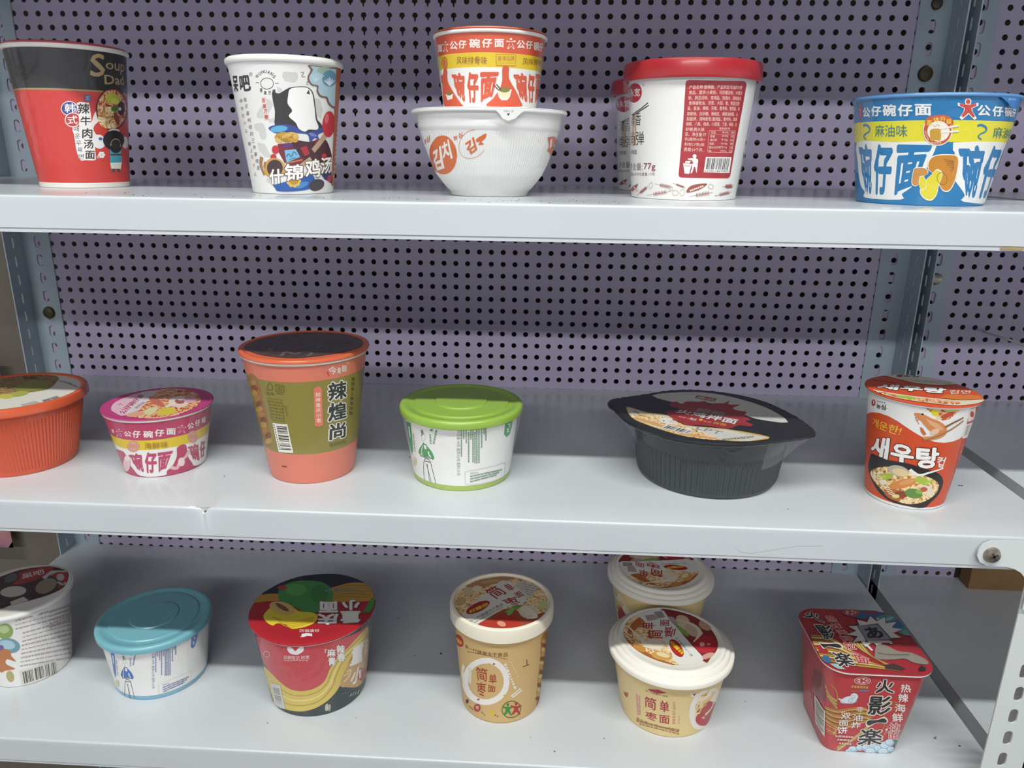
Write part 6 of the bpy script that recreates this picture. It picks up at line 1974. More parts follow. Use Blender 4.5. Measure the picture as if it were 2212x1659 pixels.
'kraft': """\
B 80 -448 819 112 842 110 793 -455 772|新一代健康冻干食品|0.01 0.01
B- 80 7 7 -421 744 -378 757
B- 80 6 7 -371 759 -354 763
B- 80 7 6 -347 764 -310 773
B- 80 6 6 -305 774 -274 779
B- 80 6 7 -268 781 -250 783
B- 80 7 6 -245 784 -231 786
B- 80 6 6 -225 786 -208 788
B- 80 6 6 -203 789 -189 789
B- 80 6 5 -184 790 -165 791
B- 80 6 6 -160 791 -135 792
B- 80 6 5 -130 792 -116 792
B- 80 6 6 -111 792 -99 791
B- 80 5 5 -94 791 -79 790
B- 80 6 6 -74 790 -56 789
B- 80 6 6 -51 789 -26 786
B- 80 5 5 -21 785 -6 783
B- 80 5 5 -2 783 26 778
B- 80 5 5 30 777 47 775
B- 80 5 6 51 774 75 768
B- 80 6 5 80 768 95 764
B- 80 6 5 99 763 111 760
B~ 193 -495 852 -480 816 -502 772 -562 731 -662 694 -792 660 -791 705 -792 737 -630 836 -545 864
B 393 -687 783 -506 814 -539 764 -791 686|好麺你|0.015 0.015
B 421 128 409 92 346 39 293 -31 251 -112 218 -202 196 -299 183 -399 179 -498 184 -587 202 -643 242 -627 323 -554 432 -466 538 -376 631 -288 701 -203 748 -124 767 -51 763 14 734 69 686 111 623 136 552 143 479 128 409 57 436 69 490 65 545 47 597 16 643 -26 677 -76 697 -133 700 -193 684 -256 651 -318 601 -376 539 -424 471 -453 404 -457 347 -434 306 -388 278 -328 264 -260 261 -191 268 -124 285 -63 311 -11 345 30 387 57 436
B- 303 15 21 -435 642 -488 559 -528 470
B- 406 42 42 -527 541 -612 368 -569 284
B- 367 38 41 -389 569 -422 379
B~ 214 -261 246 -269 235 -286 227 -303 224 -309 230 -301 240 -284 249 -268 252
B~ 311 99 343 94 335 82 331 70 335 65 344 69 353 81 355 94 351
B~ 311 -92 700 -97 692 -109 687 -120 688 -124 695 -120 703 -108 708 -97 707
B~ 101 -39 706 -43 698 -53 695 -62 697 -66 704 -62 711 -52 716 -43 713
B~ 317 -368 695 -375 685 -391 675 -406 672 -411 677 -404 688 -388 697 -373 700
B 172 -302 625 -135 641 -143 487 -283 467|简|0.01 0.01
B 172 -116 583 -20 594 -20 479 -119 467|单|0.01 0.01
B 172 -304 443 -151 474 -174 306 -282 275|枣|0.01 0.01
B 172 -134 454 -30 443 -39 379 -137 366|面|0.01 0.01
B~ 23 -482 136 -497 110 -527 87 -557 80 -568 93 -548 122 -516 146 -489 152
B~ 205 -253 148 -272 107 -315 78 -359 76 -375 104 -352 147 -306 179 -267 178
B~ 315 -43 129 -55 106 -84 93 -112 98 -123 118 -111 141 -82 155 -55 149
B 442 -341 142 -278 164 -281 118 -346 95|枣|0 0
B- 80 21 22 -478 77 -462 78
B- 80 21 20 -445 78 -428 78
B- 80 20 19 -412 77 -395 75
B- 80 14 15 -246 101 -234 96
B- 80 14 14 -222 91 -211 87
B- 80 14 13 -200 82 -190 76
B- 80 13 12 -45 104 -28 97
B- 80 13 12 -16 92 0 84
B~ 79 319 164 317 99 260 61 174 58 94 88 50 144 55 210 106 259 185 269 266 232
B~ 293 306 164 303 106 251 72 174 70 102 96 62 147 67 205 113 249 185 258 258 224
B 53 319 164 326 134 322 108 308 86 284 69 254 59 218 56 181 57 145 65 111 78 84 96 63 118 50 144 46 172 51 199 64 225 85 246 112 261 144 270 178 270 213 262 247 245 278 221 303 193 319 164 310 164 295 192 272 218 243 239 212 254 178 263 146 262 117 255 91 241 71 221 59 197 54 172 58 146 70 122 89 101 116 84 147 72 181 65 215 63 248 67 277 77 299 92 313 112 316 137 310 164
B 41 57 220 106 204 152 199 202 205 203 183 159 170 164 147 196 94 179 84 135 131 89 94 71 110 99 154 101 176 57 197
B~ 41 148 225 143 212 129 207 114 214 108 229 113 244 127 249 142 241
B 205 170 220 222 198 273 187 328 184 330 162 282 156 287 132 326 74 306 66 256 121 207 90 188 109 216 148 218 171 172 197
B~ 205 267 214 262 200 247 197 231 207 224 223 229 237 244 239 260 230
B- 420 15 17 165 324 295 393
B- 420 16 17 184 306 318 367
B- 420 20 20 79 715 91 687
B- 420 20 20 96 676 103 660
B- 420 20 20 108 650 125 612
B- 420 20 20 130 601 142 576
B- 420 20 20 147 565 154 549
B- 420 20 20 160 537 168 519
B- 420 20 20 174 507 182 490
B- 420 20 20 187 478 199 453
B- 420 20 20 205 441 225 401
B- 374 6 6 139 737 159 701
B- 374 6 6 163 695 178 669
B- 374 6 6 182 662 199 633
B- 374 6 6 203 626 234 572
B- 374 6 7 239 565 259 532
B- 80 9 9 356 708 367 637
B- 80 9 10 308 641 400 637
B~ 202 592 874 832 797 859 524 858 232 898 0 715 0 632 293 624 590
B~ 267 860 682 787 707 692 752 632 789 607 816 622 823 675 802 761 750
B~ 118 814 639 718 686 649 729 615 764 618 778 658 764 731 718 834 645
B~ 318 718 631 659 668 626 703 627 723 660 716 719 680 785 626 785 606
B~ 267 652 619 623 648 630 664 669 658 733 624 803 571 784 562 710 588
B~ 118 614 602 617 617 658 609 736 568 860 489 860 473 729 532 653 571
B~ 318 609 572 640 568 709 531 861 435 859 420 768 459 674 510 621 550
B~ 267 637 522 692 494 778 433 860 367 780 397 693 444 638 486 618 517
B~ 118 700 441 776 389 843 331 762 357 688 392 641 427 626 455 647 463
B~ 318 816 316 860 276 778 303 686 345 632 379 618 403 643 408 706 382
B~ 267 860 223 860 206 708 284 636 328 609 357 626 363 687 338 808 266
B~ 118 860 151 740 211 657 263 617 302 621 317 667 299 758 243 860 168
B~ 318 741 154 668 199 630 237 631 258 669 250 742 205 860 121 860 100
B~ 267 660 148 627 180 634 197 678 189 762 143 860 75 861 53 731 110
B~ 118 617 132 620 148 666 137 765 85 860 22 853 8 756 48 661 98
L~ 459 -434 -73 -434 71 -375 230 -239 359 -32 434 182 400 332 289 418 137 440 5 412 -154 341 -279 217 -383 8 -440 -190 -397 -322 -300 -396 -192
L 221 -375 230 -308 294 -239 359 -136 396 -32 434 110 422 14 341 -122 276 -185 208 -248 142
L~ 173 8 -440 -190 -397 -80 -245 98 -103 235 -238 412 -154 341 -279 217 -383
L~ 238 197 -356 167 -407 102 -428 27 -431 -36 -382 -60 -314 -34 -253 31 -223 112 -236 175 -287
L~ 238 -33 -398 -48 -432 -82 -432 -125 -422 -166 -407 -179 -367 -165 -333 -127 -317 -82 -327 -46 -358
L~ 386 61 -382 45 -403 15 -399 -13 -373 -21 -340 -5 -320 26 -324 53 -350
L~ 375 349 -150 333 -213 290 -254 236 -258 191 -223 171 -163 186 -99 229 -57 285 -53 330 -89
L~ 273 439 -28 432 -83 400 -108 366 -88 351 -36 364 20 398 45 432 24
L~ 97 198 -54 187 -84 150 -127 101 -166 58 -187 38 -182 48 -152 85 -110 134 -70 178 -49
L~ 117 117 -110 121 -143 109 -190 87 -225 68 -227 63 -195 75 -147 97 -112
L~ 60 232 -11 223 -31 199 -40 175 -34 164 -16 173 4 197 13 222 7
L~ 321 -275 176 -273 130 -291 88 -323 63 -355 67 -377 97 -379 142 -361 185 -330 210 -296 207
L~ 291 -344 -2 -341 -45 -359 -87 -389 -110 -421 -106 -433 -76 -439 -34 -428 7 -398 31 -365 27
L~ 398 -204 198 -215 160 -248 142 -284 155 -302 191 -292 230 -258 248 -222 235
L~ 323 299 112 286 85 256 73 220 81 193 107 183 139 196 167 227 179 263 171 290 145
L~ 269 -39 363 -55 337 -101 309 -161 289 -211 284 -232 297 -217 322 -171 350 -111 371 -60 376
L- 448 12 8 183 -114 229 -78 307 -169 291 -265
L- 448 13 9 195 -132 249 -102 313 -185 282 -266
L- 448 13 11 207 -151 268 -127 319 -200 273 -266
L- 448 13 12 219 -169 288 -151 325 -215 263 -267
L- 448 13 12 231 -187 307 -175 331 -231 254 -268
L- 448 13 12 243 -206 326 -199 337 -246 245 -268
L~ 345 -359 -254 -185 94 -64 308 13 359 158 243 228 90 199 -47 41 -108 -204 -390 -294 -328
L 271 163 361 265 323 347 271 308 187 252 92 181 182 107 275
L- 182 14 14 185 317 228 301
L- 182 14 14 237 297 283 280
L- 182 14 14 293 277 323 265
L- 182 14 14 197 271 257 250
L- 182 14 14 267 246 312 230
L- 182 14 14 209 225 257 209
L- 182 14 14 267 206 312 192
L- 182 14 14 220 180 254 171
L- 182 14 14 263 168 300 158
L- 182 14 14 231 135 275 126
L- 182 14 14 284 124 298 121
L 170 -193 160 -91 269 48 138 -58 18|简|0.015 0.015
L 170 -14 275 37 315 132 214 69 156|单|0.015 0.015
L 170 -18 4 126 100 203 -80 77 -64|枣|0.015 0.015
L 170 105 130 163 186 218 107 153 54|面|0.015 0.015
L~ 193 -116 -26 -121 -85 -163 -157 -225 -215 -283 -238 -317 -218 -313 -161 -273 -90 -210 -29 -150 -5
L 393 -297 -181 -136 -30 -121 -87 -282 -228|好麺你|0.03 0.03
L 69 -284 -345 3 -28 20 -68 -261 -385|新一代健康冻干食品|0.005 0.005
L- 125 9 9 -226 -364 -192 -326
L- 125 9 9 -185 -318 -130 -258
L- 125 9 9 -123 -250 -84 -208
L- 125 9 9 -77 -199 -52 -172
L- 125 9 9 -44 -164 -12 -128
L- 125 9 9 -4 -120 13 -102
""",
'cream': """\
B 208 -334 444 -206 464 -207 306 -334 309|简|0.015 0.015
B 208 -174 460 -77 457 -68 317 -167 316|单|0.015 0.015
B 208 -330 258 -191 278 -189 170 -329 162|枣|0.015 0.015
B 208 -170 270 -56 284 -50 170 -165 172|面|0.015 0.015
B 213 -298 548 -193 581 -108 562 -191 531 -274 530
B 81 -317 527 -100 533 -99 513 -317 504|新一代健康冻干食品|0 0
B 299 -45 466 -15 469 -12 442 -42 439|红|0 0
B 299 -42 430 -12 433 -8 405 -39 402|枣|0 0
B 299 -39 393 -8 396 -5 368 -36 365|西|0 0
B 299 -36 356 -5 359 -2 331 -33 328|红|0 0
B 299 -33 320 -1 322 2 293 -30 290|柿|0 0
B 299 -30 282 2 284 6 255 -27 253|鸡|0 0
B 299 -27 245 6 247 10 218 -23 215|蛋|0 0
B 299 -23 207 10 209 14 180 -20 178|面|0 0
B 299 32 289 52 289 55 270 34 270|非|0 0
B 299 34 260 55 259 58 241 37 241|油|0 0
B 299 37 230 58 230 61 211 40 212|炸|0 0
B 299 40 201 62 200 64 182 43 183|面|0 0
B- 300 19 19 -427 411 -427 396
B- 300 19 19 -426 388 -426 368
B- 300 19 19 -426 360 -426 334
B- 300 19 20 -426 326 -425 309
B- 300 19 20 -425 301 -425 270
B- 300 19 19 -425 261 -425 240
B- 300 19 19 -424 231 -425 214
B- 300 19 19 -424 206 -424 187
B- 300 19 19 -424 178 -424 157
B- 300 14 15 -394 415 -394 395
B- 300 14 14 -394 387 -395 370
B- 300 14 15 -395 360 -395 339
B- 300 14 14 -395 330 -396 303
B- 300 14 14 -396 294 -397 264
B- 300 14 14 -396 256 -397 239
B- 300 15 15 -397 231 -398 200
B- 300 15 15 -398 190 -398 171
B 121 -453 118 -174 139 -179 102 -462 76|净含量:58克|0.0062 0.0062
B- 179 25 25 -457 64 -420 77
B- 179 25 24 -409 80 -354 96
B- 179 24 24 -345 98 -282 110
B- 179 23 23 -273 112 -229 116
B- 179 22 22 -220 117 -176 119
B- 179 22 22 -168 119 -107 116
B- 179 22 21 -99 116 -52 109
B- 179 22 22 -44 108 22 93
B- 179 22 22 30 91 73 79
B- 179 18 17 -414 46 -381 56
B- 179 17 18 -371 59 -340 67
B- 179 17 16 -330 69 -274 79
B- 179 16 16 -265 80 -233 84
B- 179 16 17 -224 85 -170 88
B- 179 16 16 -162 87 -96 84
B- 179 15 15 -88 83 -60 79
B- 179 15 15 -52 78 -16 72
B- 179 16 15 -8 70 41 58
B- 179 15 15 50 56 83 46
B- 179 19 19 -173 116 -120 120
B- 179 18 19 -112 120 -71 120
B- 179 18 18 -63 120 -30 117
B- 179 19 18 -22 117 31 109
B- 179 18 18 39 108 74 100
B~ 436 659 95 744 0 477 0 274 85 172 229 142 395 175 530 260 577 395 495 662 231
B~ 459 659 124 649 8 493 26 325 126 234 255 205 398 231 511 303 549 421 475 662 240
B~ 215 658 58 744 0 669 0 417 84 325 186 294 281 315 345 387 348 532 255 659 128
B~ 242 577 54 549 13 408 64 302 133 251 209 262 263 330 262 441 188
B~ 389 414 166 408 158 385 165 359 180 346 197 350 206 371 201 397 184
B~ 242 662 180 661 137 517 205 410 280 361 348 366 389 423 379 535 299
B~ 446 662 308 662 259 570 282 443 356 366 426 327 494 325 547 359 564 426 531 531 439
B- 455 25 36 263 401 345 487 485 387 513 254 395 212
B- 394 47 67 276 411 385 425 435 487
B 436 116 574 198 559 196 509 127 529
B 243 136 562 179 560 163 531
B- 246 49 24 -637 304 -611 279 -569 336
L~ 459 -452 60 -405 210 -314 331 -194 413 -61 452 121 440 293 344 398 178 431 -4 404 -147 320 -272 235 -332 12 -406 -131 -379 -289 -282 -394 -152 -448 -31
L~ 136 -50 453 121 440 293 344 398 178 431 -4 404 -147 320 -272 235 -332 61 191
L~ 200 -451 5 -388 -98 -205 -293 -29 -396 12 -406 -131 -379 -289 -282 -394 -152
L~ 240 417 -77 380 -157 317 -209 251 -214 207 -169 200 -92 236 -10 300 45 368 50 413 3
L~ 427 300 -85 288 -108 269 -119 254 -111 251 -88 262 -65 281 -54 297 -63
L~ 387 352 -81 345 -94 333 -100 323 -96 321 -83 328 -70 340 -64 350 -69
L~ 316 216 259 190 226 152 220 116 242 95 284 99 331 125 364 164 371 200 349 220 306
L~ 341 275 119 237 93 177 108 116 157 77 224 76 282 113 309 175 294 237 243 275 176
L~ 287 296 59 259 23 211 28 171 70 153 135 166 199 204 236 253 231 293 187 310 121
L~ 115 171 29 151 31 118 66 85 123 64 179 63 213 84 212 118 175 151 117 171 62
L~ 268 408 160 380 134 345 138 315 171 302 220 311 267 339 293 362 278 386 243 409 201
L~ 261 -212 268 -218 227 -247 178 -288 140 -324 127 -344 143 -339 184 -310 233 -269 272 -231 285
L~ 217 -247 303 -250 255 -282 172 -332 88 -379 34 -407 29 -405 74 -374 154 -325 240 -276 297
L~ 308 -38 -307 -64 -339 -115 -351 -172 -339 -212 -307 -221 -268 -195 -235 -144 -223 -86 -236 -46 -268
L~ 432 -57 -292 -74 -305 -107 -305 -143 -291 -169 -269 -175 -247 -159 -234 -126 -234 -89 -248 -63 -270
L~ 284 -270 -230 -290 -244 -322 -234 -354 -205 -373 -166 -372 -133 -351 -118 -319 -128 -287 -158 -268 -197
L~ 399 -94 -155 -123 -193 -166 -202 -207 -180 -231 -133 -228 -80 -199 -41 -155 -31 -113 -54 -90 -102
L~ 309 359 -218 347 -246 313 -279 272 -303 238 -310 224 -297 236 -269 269 -237 311 -212 346 -205
L- 428 15 16 -397 158 -340 50 -244 -88 -146 -169
L- 428 15 16 -386 133 -330 21 -237 -102 -149 -162
L- 428 15 16 -375 107 -319 -7 -230 -116 -152 -156
L- 428 15 16 -364 82 -309 -35 -223 -129 -156 -149
L- 428 14 16 -353 56 -299 -64 -216 -143 -159 -142
L- 428 14 15 -342 31 -289 -91 -209 -156 -163 -135
L- 428 14 13 -331 7 -279 -119 -202 -170 -166 -129
L- 428 14 10 -320 -18 -269 -146 -195 -183 -170 -122
L- 411 16 10 166 276 268 206 263 56 199 -57
L- 411 16 10 184 258 277 180 270 57 199 -57
L- 411 15 10 201 240 286 154 277 57 199 -57
L- 411 15 11 219 222 295 129 284 58 199 -57
L- 411 15 11 236 204 303 103 290 58 199 -57
L~ 385 -275 362 -44 454 15 344 78 155 170 -94 241 -325 12 -406 -47 -162 -119 29 -237 266
L 208 -237 -41 -220 96 -64 107 -83 -30|简|0.015 0.015
L 208 -283 114 -271 217 -120 228 -134 124|单|0.015 0.015
L 208 -66 -7 -42 169 73 177 45 1|枣|0.015 0.015
L 208 -80 174 -65 279 25 285 10 180|面|0.015 0.015
L~ 212 59 -284 26 -288 -9 -246 -31 -171 -32 -92 -12 -39 23 -35 58 -80 79 -157 80 -235
L 441 58 -261 -40 -77 1 -56 90 -218|好麺你|0.03 0.03
L 69 136 -277 32 0 58 9 164 -267|新一代健康冻干|0.005 0.005
L 153 -116 404 -32 424 -11 322 -84 297
L 226 -212 337 -110 364 -85 287 -194 240
L 226 9 343 71 328 106 223 43 219
""",
'square': """\
B 149 -789 698 -537 794 -521 704 -506 612 -491 518 -740 434 -897 497
B- 222 12 11 -517 700 -466 625 -389 599
B- 320 12 11 -512 686 -461 615 -387 586
B- 140 12 10 -507 672 -456 604 -386 573
B- 222 12 10 -503 657 -451 594 -385 560
B- 320 12 10 -498 643 -447 583 -384 547
B- 140 12 10 -493 629 -442 572 -382 533
B- 222 12 10 -489 614 -437 562 -381 520
B- 320 11 9 -484 599 -432 551 -380 507
B- 140 11 9 -480 584 -427 540 -379 493
B- 222 12 11 -499 467 -378 489 -256 529 -95 537 -4 425 -9 270 -183 129 -333 59
B- 320 12 11 -498 452 -371 470 -240 514 -85 520 -5 413 -24 259 -196 118 -333 54
B- 140 13 12 -496 437 -364 452 -223 499 -74 501 -6 401 -40 250 -209 108 -332 50
B- 222 13 12 -495 421 -357 433 -205 483 -63 483 -8 389 -55 239 -222 97 -331 45
B- 320 13 12 -494 407 -349 414 -187 468 -52 465 -9 377 -71 228 -234 87 -331 40
B- 140 12 12 -493 392 -342 394 -168 453 -41 447 -11 365 -87 218 -247 76 -330 36
B- 222 12 12 -492 376 -334 375 -148 437 -29 428 -13 354 -103 208 -259 66 -330 31
B- 320 12 12 -490 361 -326 354 -128 422 -18 410 -14 342 -118 197 -272 55 -329 26
B- 140 12 11 -489 346 -318 333 -108 406 -6 392 -16 329 -134 187 -284 45 -328 21
B- 222 12 12 -488 330 -310 312 -87 391 6 373 -18 317 -150 176 -296 35 -328 15
B- 320 12 13 -486 316 -301 291 -65 375 18 354 -19 305 -165 166 -308 24 -328 9
B- 222 11 5 -473 301 -397 296 -366 271 -389 205
B- 320 10 6 -471 277 -395 271 -364 255 -389 205
B- 222 10 7 -469 253 -393 246 -363 239 -389 205
B- 320 10 9 -467 228 -390 220 -361 222 -389 205
B- 222 11 9 -464 204 -388 195 -359 206 -389 205
B- 222 6 7 -39 505 60 614 197 632 275 602
B- 222 6 7 -29 470 70 580 207 598 275 602
B- 222 6 7 -19 436 81 546 219 564 275 602
B- 222 7 6 -9 401 92 511 230 530 275 602
B- 222 11 6 -465 748 -417 721 -389 655 -389 599
B- 222 6 7 145 490 194 363 182 242
B~ 355 -213 633 -222 609 -254 591 -294 589 -326 601 -339 624 -331 649 -303 667 -265 669 -230 656
B~ 355 -204 670 -211 641 -237 627 -265 637 -280 666 -273 695 -249 709 -221 698
B~ 355 -278 615 -288 593 -318 582 -349 585 -363 603 -353 627 -324 641 -293 635
B- 355 15 16 -378 624 -339 617
B 111 -233 666 -233 659 -236 653 -240 648 -246 645 -252 645 -259 647 -264 651 -269 657 -271 664 -270 671 -268 677 -264 682 -258 685 -252 686 -246 683 -240 679 -236 673 -233 666 -238 666 -240 671 -243 675 -247 678 -252 680 -257 680 -261 677 -264 674 -266 669 -266 664 -265 659 -261 655 -257 652 -253 651 -248 651 -243 653 -240 656 -238 661 -238 666
B 111 -247 622 -247 614 -250 607 -255 602 -262 598 -270 598 -277 601 -284 605 -289 612 -291 620 -291 627 -288 635 -283 640 -276 643 -268 643 -261 641 -254 637 -249 630 -247 622 -251 622 -253 627 -257 632 -262 636 -268 638 -274 637 -280 635 -284 631 -286 626 -286 620 -285 614 -281 609 -276 606 -270 604 -264 604 -258 606 -254 611 -252 616 -251 622
B- 111 6 6 -363 608 -318 585 -246 590 -200 619
B~ 157 -66 36 -74 0 -121 0 -171 0 -198 30 -186 62 -144 77 -94 66
B~ 348 -94 42 -102 22 -132 10 -168 19 -185 38 -177 59 -147 68 -113 61
B 106 -107 39 -108 34 -111 29 -117 25 -126 23 -135 22 -144 24 -152 27 -158 32 -161 37 -160 42 -157 46 -151 50 -143 53 -134 53 -125 52 -117 48 -111 44 -107 39 -113 39 -115 42 -120 45 -126 47 -133 48 -141 48 -147 46 -152 44 -155 41 -155 37 -153 33 -149 30 -143 28 -135 28 -128 28 -121 29 -116 32 -114 35 -113 39
B~ 157 18 58 10 32 -27 19 -72 28 -96 53 -87 80 -50 92 -7 83
B~ 348 -7 64 -14 47 -40 39 -71 45 -87 60 -80 78 -55 86 -25 81
B 106 -18 62 -18 57 -20 53 -26 49 -33 48 -41 47 -49 49 -56 52 -61 55 -64 59 -63 63 -61 68 -56 71 -48 72 -41 73 -33 72 -26 69 -21 66 -18 62 -24 61 -26 64 -29 66 -35 68 -41 68 -46 68 -51 66 -55 64 -58 63 -58 59 -56 57 -52 54 -48 53 -41 52 -35 52 -30 54 -26 56 -24 58 -24 61
B~ 157 129 68 121 35 75 20 19 31 -12 62 -2 96 43 111 96 100
B~ 348 100 75 93 54 61 44 23 50 0 71 8 92 41 102 78 95
B 106 85 72 86 66 82 61 76 57 68 55 58 55 48 56 39 60 32 64 29 70 29 75 32 80 38 84 47 86 56 87 66 85 75 82 81 77 85 72 79 72 77 75 72 79 65 81 57 81 50 81 43 80 37 77 34 74 35 70 37 66 42 63 49 61 57 60 65 60 72 62 77 65 80 68 79 72
B~ 157 202 84 197 58 165 45 122 55 96 80 104 106 138 118 178 109
B~ 348 179 91 175 74 152 66 123 71 105 87 110 104 134 112 162 107
B 106 169 88 170 83 168 79 163 77 157 74 150 74 142 76 136 78 130 82 128 86 127 91 130 94 135 97 140 99 149 99 155 98 162 96 167 92 169 88 165 87 163 90 160 92 154 94 149 95 144 94 138 94 134 92 133 89 133 86 135 84 138 82 143 80 149 79 154 80 160 80 163 82 165 85 165 87
B~ 157 289 64 285 30 250 12 196 26 163 58 171 93 212 108 261 97
B~ 348 264 71 261 48 233 38 198 45 176 66 182 88 211 98 245 91
B 106 252 68 253 62 251 56 245 53 238 50 229 50 220 51 212 54 205 59 202 64 202 70 204 76 210 79 217 82 226 82 235 81 243 78 249 73 252 68 248 67 245 71 241 74 234 77 227 77 219 78 214 75 209 73 207 69 207 65 210 61 214 58 221 55 228 55 236 54 241 57 246 59 248 63 248 67
B~ 157 352 104 352 72 328 51 289 48 248 66 222 98 224 131 252 152 292 154 328 136
B~ 348 327 111 324 85 296 73 260 82 236 106 241 131 271 143 306 135
B 106 314 108 315 101 312 96 307 90 300 88 291 87 281 89 273 93 267 98 263 105 262 111 264 118 270 122 278 124 286 125 296 123 303 120 310 114 314 108 310 107 307 112 302 116 295 119 288 120 280 120 274 118 268 115 267 110 266 105 270 100 275 96 282 93 290 92 298 92 303 95 309 98 310 103 310 107
B~ 157 381 137 376 105 340 95 299 107 272 137 277 170 308 186 349 173
B~ 348 353 148 349 128 327 118 299 125 282 145 285 167 308 176 335 169
B 106 343 146 342 141 341 135 337 132 331 130 324 129 317 131 311 134 306 138 302 144 301 149 304 154 308 158 313 160 320 161 327 159 334 156 339 151 343 146 338 146 335 150 331 153 327 155 322 156 316 155 312 154 308 151 306 148 306 144 309 140 312 138 318 135 323 134 328 135 333 136 337 138 338 142 338 146
B~ 157 464 20 490 0 400 7 350 28 328 54 331 81 358 91 404 71
B~ 348 408 51 404 36 376 36 348 46 334 62 336 79 355 85 385 74
B 106 395 53 396 48 394 45 388 43 380 44 373 45 366 47 359 51 354 55 352 59 351 64 353 68 356 71 362 72 369 71 377 67 384 64 391 58 395 53 388 54 386 57 382 61 375 64 370 66 365 66 361 66 357 65 356 62 356 59 358 57 361 54 366 51 372 50 377 49 382 49 386 50 389 51 388 54
B~ 157 -131 5 -140 0 -174 0 -210 0 -228 0 -220 28 -189 39 -153 31
B~ 348 -154 13 -160 0 -183 0 -208 0 -221 10 -215 27 -193 34 -168 29
B 106 -163 10 -163 5 -165 1 -170 0 -176 0 -183 0 -189 0 -195 0 -199 3 -201 8 -201 12 -199 17 -194 21 -188 22 -182 22 -175 21 -170 19 -165 15 -163 10 -168 10 -170 12 -173 15 -177 16 -182 17 -186 16 -191 15 -194 14 -196 11 -196 8 -194 5 -192 4 -187 2 -183 1 -178 1 -173 2 -170 5 -168 7 -168 10
B~ 157 213 23 213 0 177 0 125 0 77 0 48 15 52 49 88 70 138 73 185 55
B~ 348 181 29 179 0 141 0 96 0 65 24 74 49 111 62 155 53
B 106 163 26 164 19 162 12 157 6 148 3 137 2 124 4 112 9 103 16 97 23 97 29 101 35 109 40 118 43 130 43 141 42 152 37 159 32 163 26 159 25 154 30 148 34 140 37 130 39 121 38 112 36 106 32 103 28 103 23 107 18 114 13 124 9 134 8 143 9 151 11 157 15 158 21 159 25
B~ 157 361 23 365 0 334 0 295 0 255 0 227 18 229 50 258 72 299 74 336 56
B~ 348 334 31 335 2 306 0 270 0 241 26 247 51 278 63 313 55
B 106 321 27 322 21 320 14 317 8 311 5 302 4 292 6 281 11 273 18 268 25 268 31 270 37 276 42 283 45 293 45 302 44 311 39 317 34 321 27 316 28 314 32 308 36 302 39 295 40 287 40 279 38 275 34 272 30 273 25 277 20 283 15 290 12 299 10 306 11 312 14 316 17 317 22 316 28
B 40 363 164 384 244 447 100 431 35
B~ 395 -111 860 -121 832 -160 813 -210 810 -251 825 -268 851 -258 879 -224 898 -176 901 -132 886
B~ 213 -119 860 -128 835 -163 819 -209 816 -246 829 -262 852 -252 876 -221 892 -178 894 -138 882
B 395 -133 859 -133 851 -138 843 -146 836 -158 831 -172 826 -188 825 -203 825 -218 827 -230 831 -240 837 -246 845 -249 852 -249 860 -244 868 -237 875 -226 881 -213 885 -198 886 -183 886 -168 883 -155 880 -144 874 -136 866 -133 859 -138 859 -141 865 -148 871 -158 875 -170 879 -184 881 -197 881 -211 879 -223 876 -233 871 -240 865 -244 859 -245 852 -242 846 -236 840 -227 836 -216 832 -203 830 -189 830 -175 832 -161 835 -151 840 -143 845 -138 852 -138 859
B~ 395 -143 858 -145 851 -153 849 -162 851 -166 857 -164 863 -156 866 -147 864
B~ 395 -166 839 -169 833 -176 829 -185 832 -190 837 -187 844 -180 847 -171 845
B~ 395 -210 843 -212 837 -220 834 -228 836 -232 842 -230 849 -223 851 -215 850
B~ 395 -214 866 -216 859 -223 856 -231 858 -236 864 -233 871 -226 874 -218 871
B~ 395 -173 875 -175 868 -183 865 -191 867 -196 874 -194 880 -186 883 -177 880
B- 266 29 29 -285 785 -268 784
B- 266 29 29 -263 784 -239 783
B- 266 29 29 -234 783 -209 783
B- 266 29 30 -203 783 -179 783
B- 266 29 29 -173 783 -152 782
B- 266 29 29 -146 782 -121 782
B- 88 18 18 -202 741 -170 743
B- 88 18 18 -164 742 -132 744
B- 88 18 18 -125 745 -105 745
B- 260 11 12 -284 734 -259 734
B- 260 12 11 -254 734 -238 735
B- 260 11 12 -232 735 -212 735
B 402 -52 880 135 884 176 729 -32 718|火|0.073 0.025
B 12 -52 880 135 884 176 729 -32 718|火|0.025 0.025
B 402 -86 688 172 694 216 476 -58 463|影|0.073 0.025
B 12 -86 688 172 694 216 476 -58 463|影|0.025 0.025
B~ 402 -44 344 -38 405 73 417 155 453 210 417 207 374 89 371 5 318
B~ 12 -32 357 -23 398 77 407 153 432 200 408 193 380 87 377 10 340
B 402 -96 302 192 303 247 111 -93 90|楽|0.073 0.025
B 12 -96 302 192 303 247 111 -93 90|楽|0.025 0.025
B 449 207 837 299 843 328 746 236 742|热|0.02 0.02
B 449 216 731 307 736 341 632 248 628|辣|0.02 0.02
B 449 219 610 321 616 356 514 251 512|海|0.02 0.02
B 449 227 501 330 506 370 396 262 396|鲜|0.02 0.02
B 418 236 383 343 388 391 272 273 277|拉|0.058 0.01
B 252 236 383 343 388 391 272 273 277|拉|0.01 0.01
B 418 262 276 369 277 425 170 293 187|面|0.058 0.01
B 252 262 276 369 277 425 170 293 187|面|0.01 0.01
B 395 214 343 243 344 252 315 224 314|ラ|0 0
B 395 215 314 243 316 252 288 224 286|ー|0 0
B 395 214 287 244 288 253 259 224 258|メ|0 0
B 395 215 258 244 260 253 232 225 230|ン|0 0
B 449 -204 555 -125 559 -111 500 -193 496|非|0.015 0.015
B 449 -227 466 -116 471 -96 390 -213 384|油|0.015 0.015
B 449 -226 376 -116 382 -96 302 -211 296|炸|0.015 0.015
